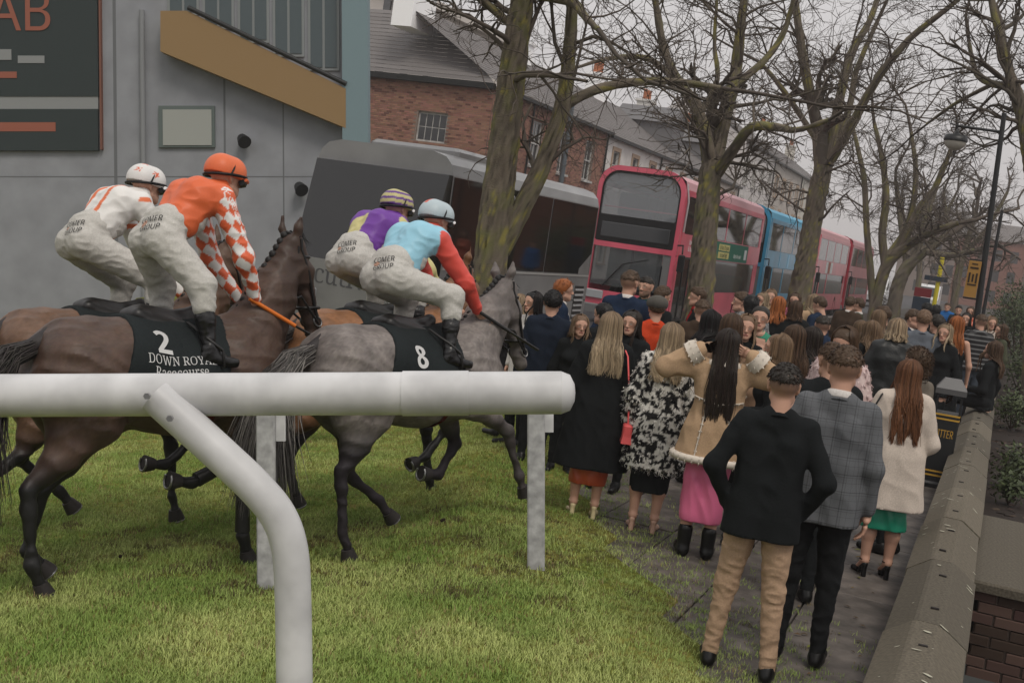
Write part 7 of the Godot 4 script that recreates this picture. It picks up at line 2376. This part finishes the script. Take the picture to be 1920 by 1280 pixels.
func double_decker(z: float, col: Color, key: String, label: String, deco: String) -> void:
	var W := 2.5
	var H := 4.0
	var L := 11.3
	var X := -8.3 - W * 0.5
	var o := thing("double_decker_bus", label, "bus", Transform3D(Basis.from_scale(V(1, 1.09, 1)), V(X, -0.12, -z)), "double decker buses at the kerb")
	var paint := mat("bus_" + key, col, 0.3, {"coat": 0.5, "tex": noise_tex("busdirt", 0.012, 0.86, 1.0, 5, 81), "ts": 0.25})
	var black := mat("bus_black", Color(0.075, 0.08, 0.085), 0.35, {"spec": 0.5})
	var gl := mat("bus_glass", Color(0.06, 0.075, 0.08), 0.04, {"alpha": 0.45, "spec": 0.6})
	var glf := mat("bus_front_glass", Color(0.62, 0.64, 0.66), 0.03, {"alpha": 0.34, "spec": 0.7})  # pale grey glass colour stands in for sky reflected in the upper windscreen
	var y1 := 1.05
	var y2 := 1.95
	var y3 := 2.52
	var y4 := 3.45
	var b := MB.new()
	for s in [-1.0, 1.0]:
		var x: float = s * (W * 0.5 - 0.03)
		var f0 := -1.75 if s > 0 else -0.25
		b.box(V(x, (0.30 + y1) * 0.5, (f0 - L) * 0.5), V(0.06, y1 - 0.30, L + f0))
		b.box(V(x, (y2 + y3) * 0.5, -L * 0.5 - 0.1), V(0.06, y3 - y2, L - 0.25))
		b.box(V(x, y4 + 0.07, -L * 0.5 - 0.1), V(0.06, 0.14, L - 0.25))
		for zz in ([-1.8, -4.2, -L + 0.35] if s > 0 else [-0.3, -4.2, -L + 0.35]):
			b.box(V(x, (y1 + y2) * 0.5, zz), V(0.058, y2 - y1, 0.14 if zz > -9 else 0.6))
		for zz in [-0.32, -L + 0.2]: b.box(V(x, (y3 + y4) * 0.5, zz), V(0.058, y4 - y3, 0.3))
		for zz in [-2.9, -5.6, -8.2]: b.box(V(x, (y3 + y4) * 0.5, zz), V(0.05, y4 - y3, 0.06))
		if s > 0:
			b.box(V(x, (0.30 + y2) * 0.5, -0.22), V(0.06, y2 - 0.3, 0.16))
	b.box(V(0, (0.3 + y4) * 0.5, -L + 0.03), V(W - 0.13, y4 - 0.3, 0.06))
	b.box(V(0, 0.62, -0.03), V(W - 0.04, 0.42, 0.1))
	part("body", b.mesh(paint), o)
	# roof: rounded section along the length
	b = MB.new()
	var pr := []
	for k in 13:
		var a := PI * k / 12.0
		pr.append(Vector2(cos(a) * W * 0.5 * (1.0 - 0.02), pow(sin(a), 0.55) * 0.42))
	for i in 12:
		for e in 1:
			var a: Vector2 = pr[i]
			var c: Vector2 = pr[i + 1]
			b.quad(V(a.x, y4 + 0.135 + a.y, -0.12), V(a.x, y4 + 0.135 + a.y, -L + 0.1), V(c.x, y4 + 0.135 + c.y, -L + 0.1), V(c.x, y4 + 0.135 + c.y, -0.12))
		b.quad(V(0, y4 + 0.13, -L + 0.1), V(pr[i + 1].x, y4 + 0.135 + pr[i + 1].y, -L + 0.1), V(pr[i].x, y4 + 0.135 + pr[i].y, -L + 0.1), V(0, y4 + 0.13, -L + 0.1))
	part("roof", b.mesh(mat("bus_roof_" + key, col.lerp(Color(0.72, 0.70, 0.69), 0.65 if deco != "blue" else 0.15), 0.5)), o)
	# front: painted arch, upper windscreen, destination box, lower windscreen
	b = MB.new()
	var outer := shift(rrect(W - 0.02, 2.05, 0.55, 0.06), 0, 1.93)
	var inner := shift(rrect(W - 0.26, 1.80, 0.46, 0.05), 0, 2.06)
	ring_prism(b, outer, inner, 0.24, Transform3D(Basis.IDENTITY, V(0, 0, -0.12)))
	for s in [-1.0, 1.0]: b.box(V(s * (W * 0.5 - 0.075), 1.38, -0.10), V(0.13, 1.10, 0.2))
	part("front_arch", b.mesh(paint), o)
	b = MB.new()
	var fr := shift(rrect(W - 0.27, 1.79, 0.455, 0.05), 0, 2.065)
	var fi := shift(rrect(W - 0.36, 1.06, 0.40, 0.05), 0, 2.74)
	ring_prism(b, fr, fi, 0.1, Transform3D(Basis.IDENTITY, V(0, 0, -0.09)))
	var fs := part("windscreen_frame", b.mesh(black), o)
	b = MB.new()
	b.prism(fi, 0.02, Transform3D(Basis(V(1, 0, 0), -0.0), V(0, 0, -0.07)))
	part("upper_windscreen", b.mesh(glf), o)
	pbox("destination_box", fs, V(0, 2.37, -0.02), V(W - 0.55, 0.36, 0.06), mat("destination", Color(0.20, 0.21, 0.22), 0.12, {"spec": 0.6}), 0.01)
	pbox("lower_windscreen", o, V(-0.12, 1.45, -0.08), V(W - 0.56, 0.98, 0.03), mat("bus_low_glass", Color(0.28, 0.30, 0.31), 0.03, {"alpha": 0.6, "spec": 0.7}))  # reflection on the lower windscreen is put into its grey glass colour
	pbox("route_box", o, V(W * 0.5 - 0.24, 1.45, -0.05), V(0.22, 1.06, 0.05), mat("bus_grey", Color(0.42, 0.42, 0.42), 0.4))
	var wb := MB.new()
	wb.tube([V(-0.7, 0.95, 0.0), V(-0.2, 1.55, 0.01), V(0.5, 1.75, 0.01)], [0.02, 0.016, 0.01], 6)
	wb.tube([V(0.3, 0.95, 0.0), V(0.1, 1.35, 0.02)], [0.02, 0.012], 6)
	part("wiper", wb.mesh(black), o)
	for s in [-1.0, 1.0]:
		b = MB.new()
		b.cbox(V(s * 0.88, 0.72, 0.04), V(0.5, 0.2, 0.06), 0.02)
		part("headlight", b.mesh(mat("lamp_lens", Color(0.62, 0.63, 0.64), 0.15, {"spec": 0.7})), o)
		b = MB.new()
		b.tube([V(s * 1.2, 2.2, -0.05), V(s * 1.42, 2.22, 0.12), V(s * 1.44, 2.0, 0.14)], [0.025], 6)
		b.cbox(V(s * 1.44, 1.78, 0.15), V(0.19, 0.42, 0.1), 0.03)
		part("mirror", b.mesh(black), o)
	pbox("bumper", o, V(0, 0.36, 0.02), V(W - 0.1, 0.22, 0.16), mat("bus_grey", Color(0.42, 0.42, 0.42), 0.4), 0.03)
	if deco == "pink":
		ptube("grab_rail", o, [V(W * 0.5 + 0.03, 2.55, -0.22), V(W * 0.5 + 0.05, 3.3, -0.2), V(W * 0.5 - 0.05, 3.72, -0.2)], [0.028], mat("chrome", Color(0.72, 0.72, 0.72), 0.3, {"metal": 0.6}), 8)
	# kerb side glass and door
	var gx := W * 0.5 - 0.02
	for s in [-1.0, 1.0]:
		for q in [[-0.48, -2.86], [-2.94, -5.56], [-5.64, -8.16], [-8.24, -L + 0.36]]:
			pbox("upper_window", o, V(s * gx, (y3 + y4) * 0.5, (q[0] + q[1]) * 0.5), V(0.012, y4 - y3 - 0.02, absf(q[1] - q[0])), gl)
		for q in [[-1.88, -4.12], [-4.28, -L + 0.66]]:
			pbox("lower_window", o, V(s * gx, (y1 + y2) * 0.5, (q[0] + q[1]) * 0.5), V(0.012, y2 - y1 - 0.02, absf(q[1] - q[0])), gl)
	var dr := MB.new()
	for q in [[-0.34, 0.05], [-1.02, 0.05], [-1.68, 0.05]]: dr.box(V(gx - 0.02, 1.15, q[0]), V(0.05, 1.6, 0.06))
	dr.box(V(gx - 0.02, 1.92, -1.0), V(0.05, 0.06, 1.35)); dr.box(V(gx - 0.02, 0.33, -1.0), V(0.05, 0.06, 1.35))
	var door := part("door", dr.mesh(black), o)
	for q in [-0.68, -1.35]: pbox("pane", door, V(gx - 0.02, 1.13, q), V(0.012, 1.5, 0.58), gl)
	pbox("rear_window", o, V(0, 3.0, -L - 0.01), V(W - 0.7, 0.8, 0.03), gl)
	# decks, seats, passengers' seats seen through the glass
	b = MB.new()
	b.box(V(0, 0.36, -L * 0.5), V(W - 0.16, 0.08, L - 0.3)); b.box(V(0, 2.22, -L * 0.5 - 0.2), V(W - 0.16, 0.08, L - 0.7))
	b.box(V(0, y4 + 0.12, -L * 0.5), V(W - 0.14, 0.03, L - 0.4))
	part("deck", b.mesh(mat("bus_deck", Color(0.45, 0.45, 0.46), 0.8)), o)
	for r in 9:
		for s in [-0.68, 0.68]:
			for dk in [2.26, 0.4]:
				if dk < 1 and r < 2: continue
				var sbm := MB.new()
				var zz := -1.5 - r * 1.0
				sbm.cbox(V(s, dk + 0.42, zz), V(0.9, 0.12, 0.44), 0.03); sbm.cbox(V(s, dk + 0.78, zz - 0.24), V(0.9, 0.7, 0.1), 0.04)
				part("seat", sbm.mesh(mat("bus_seat", Color(0.16, 0.18, 0.26), 0.9)), o)
	ptube("handrail", o, [V(-1.1, 2.95, -0.35), V(1.1, 2.95, -0.35)], [0.02], mat("handrail_pink", Color(0.75, 0.30, 0.36), 0.5), 8)
	for zz in [-2.6, -L + 2.9]:
		for s in [-1.0, 1.0]: wheel(o, V(s * (W * 0.5 - 0.14), 0.48, zz), 0.48, 0.28)
	# side advertisements and lettering
	if deco == "pink":
		var ad := pbox("advert_panel", o, V(W * 0.5 + 0.006, (y2 + y3) * 0.5, -6.6), V(0.012, 0.52, 5.2), mat("advert_green", Color(0.10, 0.40, 0.33), 0.5))
		var yb := Basis(V(0, 0, -1), V(0, 1, 0), V(1, 0, 0))
		for k in 2: pbox("advert_block", ad, V(W * 0.5 + 0.014, 2.34 - 0.22 * k, -5.55), V(0.008, 0.18, 1.5), mat("advert_cream", Color(0.78, 0.74, 0.48), 0.5))
		part("lettering", text_mb("By bus. It's good", 0.12, Color(0.20, 0.30, 0.22)), ad, Transform3D(yb, V(W * 0.5 + 0.02, 2.34, -5.55)))
		part("lettering", text_mb("to travel light", 0.12, Color(0.20, 0.30, 0.22)), ad, Transform3D(yb, V(W * 0.5 + 0.02, 2.12, -5.55)))
		part("lettering", text_mb("Way to Be smart", 0.11, Color(0.85, 0.87, 0.85)), ad, Transform3D(yb, V(W * 0.5 + 0.014, 2.14, -7.6)))
		pbox("advert_block", ad, V(W * 0.5 + 0.014, 2.22, -8.8), V(0.008, 0.3, 0.35), mat("advert_white", Color(0.80, 0.82, 0.82), 0.5))
		part("lettering", text_mb("book", 0.13, Color(0.86, 0.86, 0.86)), o, Transform3D(yb, V(W * 0.5 + 0.006, 2.33, -1.35)))
		part("lettering", text_mb("& ride", 0.13, Color(0.86, 0.86, 0.86)), o, Transform3D(yb, V(W * 0.5 + 0.006, 2.16, -1.35)))
	elif deco == "red":
		for k in 3: pbox("advert_panel", o, V(W * 0.5 + 0.006, 2.24, -3.6 - k * 0.8), V(0.012, 0.5, 0.7), mat("advert_white", Color(0.80, 0.82, 0.82), 0.5) if k != 1 else mat("advert_rust", Color(0.6, 0.35, 0.28), 0.5))
	elif deco == "blue":
		for k in 3: pbox("pale_stripe", o, V(W * 0.5 + 0.006, 2.24, -3.0 - k * 1.9), V(0.012, 0.5, 0.16 + 0.2 * k), mat("stripe_pale", Color(0.55, 0.72, 0.82), 0.5))

func coach() -> void:
	var W := 2.5
	var zf := 16.7
	var L := 7.8
	var X := -8.3 - W * 0.5
	var o := thing("coach", "silver grey coach with black windows parked before pink bus", "coach", Transform3D(Basis.IDENTITY, V(X, -0.12, -zf)))
	var silver := mat("coach_silver", Color(0.56, 0.56, 0.56), 0.3, {"coat": 0.5, "metal": 0.25, "tex": noise_tex("busdirt", 0.012, 0.86, 1.0, 5, 81), "ts": 0.3})
	var gl := mat("coach_glass", Color(0.055, 0.06, 0.06), 0.05, {"spec": 0.6})
	var H := 3.3
	var b := MB.new()
	# hull section with rounded roof edges, extruded along the length
	var pf := PackedVector2Array([Vector2(-1.25, 0.3), Vector2(1.25, 0.3), Vector2(1.25, 2.95), Vector2(1.2, 3.12), Vector2(1.08, 3.24), Vector2(0.85, 3.3), Vector2(-0.85, 3.3), Vector2(-1.08, 3.24), Vector2(-1.2, 3.12), Vector2(-1.25, 2.95)])
	b.prism(pf, L - 0.5, Transform3D(Basis.IDENTITY, V(0, 0, -L * 0.5 - 0.25)))
	part("hull", b.mesh(silver), o)
	# raked nose
	b = MB.new()
	var n0 := [V(-1.25, 0.3, -0.5), V(1.25, 0.3, -0.5), V(1.25, 1.35, -0.5), V(-1.25, 1.35, -0.5)]
	var n1 := [V(-1.15, 0.3, 0.0), V(1.15, 0.3, 0.0), V(1.18, 1.35, 0.0), V(-1.18, 1.35, 0.0)]
	b.quad(n1[0], n1[1], n1[2], n1[3]); b.quad(n1[1], n0[1], n0[2], n1[2]); b.quad(n0[0], n1[0], n1[3], n0[3])
	b.quad(n0[1], n1[1], n1[0], n0[0])
	part("nose", b.mesh(silver), o)
	b = MB.new()
	b.quad(V(-1.25, 2.95, -0.5), V(1.25, 2.95, -0.5), V(0.9, 3.29, -0.8), V(-0.9, 3.29, -0.8))
	part("brow", b.mesh(silver), o)
	b = MB.new()
	b.quad(V(-1.18, 1.35, 0.0), V(1.18, 1.35, 0.0), V(1.22, 2.95, -0.42), V(-1.22, 2.95, -0.42))
	b.quad(V(1.18, 1.35, 0.0), V(1.252, 1.35, -0.5), V(1.252, 2.95, -0.5), V(1.22, 2.95, -0.42))
	b.quad(V(-1.252, 1.35, -0.5), V(-1.18, 1.35, 0.0), V(-1.22, 2.95, -0.42), V(-1.252, 2.95, -0.5))
	b.quad(V(-1.22, 2.95, -0.42), V(1.22, 2.95, -0.42), V(1.22, 2.96, -0.52), V(-1.22, 2.96, -0.52))
	part("windscreen", b.mesh(gl), o)
	for s in [-1.0, 1.0]:
		for q in [[-0.55, -2.6], [-2.66, -5.0], [-5.06, -L + 0.08]]:
			pbox("side_window", o, V(s * 1.252, 2.22, (q[0] + q[1]) * 0.5), V(0.02, 1.42, absf(q[1] - q[0])), gl)
		pbox("trim_line", o, V(s * 1.254, 1.47, -L * 0.5 - 0.25), V(0.016, 0.035, L - 0.6), mat("coach_trim", Color(0.75, 0.75, 0.74), 0.35, {"metal": 0.5}))
		pbox("panel_joint", o, V(s * 1.2505, 0.95, -L * 0.5 - 0.25), V(0.008, 0.016, L - 0.55), mat("bus_black", Color(0.075, 0.08, 0.085), 0.35))
		for zz in [-1.5, -L + 1.5]: wheel(o, V(s * (W * 0.5 - 0.13), 0.48, zz), 0.48, 0.28)
		b = MB.new()
		b.cbox(V(s * 0.86, 0.75, 0.01), V(0.42, 0.24, 0.04), 0.03)
		part("headlight", b.mesh(mat("lamp_lens", Color(0.62, 0.63, 0.64), 0.15)), o)
	# louvred vent and white corner flash at the tail
	var vt := pbox("vent", o, V(1.253, 0.9, -L + 0.5), V(0.01, 0.7, 0.55), mat("bus_black", Color(0.075, 0.08, 0.085), 0.35))
	for k in 6: pbox("louvre", vt, V(1.262, 0.62 + k * 0.11, -L + 0.5), V(0.02, 0.045, 0.55), silver, 0.0, Basis(V(0, 0, 1), 0.4))
	b = MB.new()
	b.quad(V(1.2645, 1.49, -L + 0.75), V(1.2645, 1.49, -L + 0.1), V(1.2645, 1.95, -L + 0.1), V(1.2645, 1.62, -L + 0.75))
	part("corner_flash", b.mesh(silver), o)
	pbox("roof_pod", o, V(0, 3.36, -2.6), V(1.7, 0.16, 2.4), silver, 0.06)
	part("lettering", text_mb("Executive Coach", 0.30, Color(0.30, 0.30, 0.31), "Droid Serif"), o, Transform3D(Basis.IDENTITY, V(0.15, 1.1, 0.004)))
	part("lettering", text_mb("502", 0.2, Color(0.66, 0.66, 0.66)), o, Transform3D(Basis(V(0, 0, -1), V(0, 1, 0), V(1, 0, 0)), V(1.264, 2.72, -2.9)))

func van(px: float, z: float, x: float, label: String) -> void:
	var o := thing("parked_van", label, "van", Transform3D(Basis.IDENTITY, V(x, -0.12, -z)), "white vans down the street")
	var white := mat("van_white", Color(0.80, 0.80, 0.80), 0.35, {"coat": 0.4})
	var b := MB.new()
	var pf := PackedVector2Array([Vector2(0.0, 0.35), Vector2(0.05, 0.95), Vector2(-0.75, 1.2), Vector2(-1.5, 2.15), Vector2(-1.9, 2.35), Vector2(-5.0, 2.35), Vector2(-5.1, 0.35)])
	b.prism(pf, 1.9, Transform3D(Basis(V(0, 0, 1), V(0, 1, 0), V(-1, 0, 0)), V(0, 0, 0)))
	part("body", b.mesh(white), o)
	b = MB.new()
	b.quad(V(-0.85, 1.24, -0.755), V(0.85, 1.24, -0.755), V(0.8, 2.1, -1.43), V(-0.8, 2.1, -1.43))
	part("windscreen", b.mesh(mat("coach_glass", Color(0.055, 0.06, 0.06), 0.05)), o)
	for s in [-1.0, 1.0]:
		pbox("side_window", o, V(s * 0.952, 1.65, -1.8), V(0.012, 0.6, 0.8), mat("coach_glass", Color(0.055, 0.06, 0.06), 0.05))
		pbox("headlight", o, V(s * 0.7, 0.85, 0.03), V(0.35, 0.18, 0.05), mat("lamp_lens", Color(0.62, 0.63, 0.64), 0.15), 0.02)
		for zz in [-0.95, -4.1]: wheel(o, V(s * 0.85, 0.34, zz), 0.34, 0.22)
	pbox("bumper", o, V(0, 0.45, 0.05), V(1.8, 0.2, 0.12), mat("bus_black", Color(0.075, 0.08, 0.085), 0.35), 0.03)
func build_vehicles() -> void:
	coach()
	double_decker(31.5, Color(0.86, 0.37, 0.45), "pink", "pink red double decker bus with green advert panel", "pink")
	double_decker(44.0, Color(0.22, 0.58, 0.73), "blue", "bright blue double decker bus behind the pink one", "blue")
	double_decker(56.5, Color(0.82, 0.32, 0.38), "red", "red double decker bus with white side posters behind the blue", "red")
	double_decker(69.0, Color(0.66, 0.17, 0.24), "crimson", "crimson double decker bus last in the row", "plain")
	van(1660, 96.0, -9.6, "white van parked beyond the last crimson bus")
	van(1700, 120.0, -6.9, "white van coming up the road beyond the dark tree")
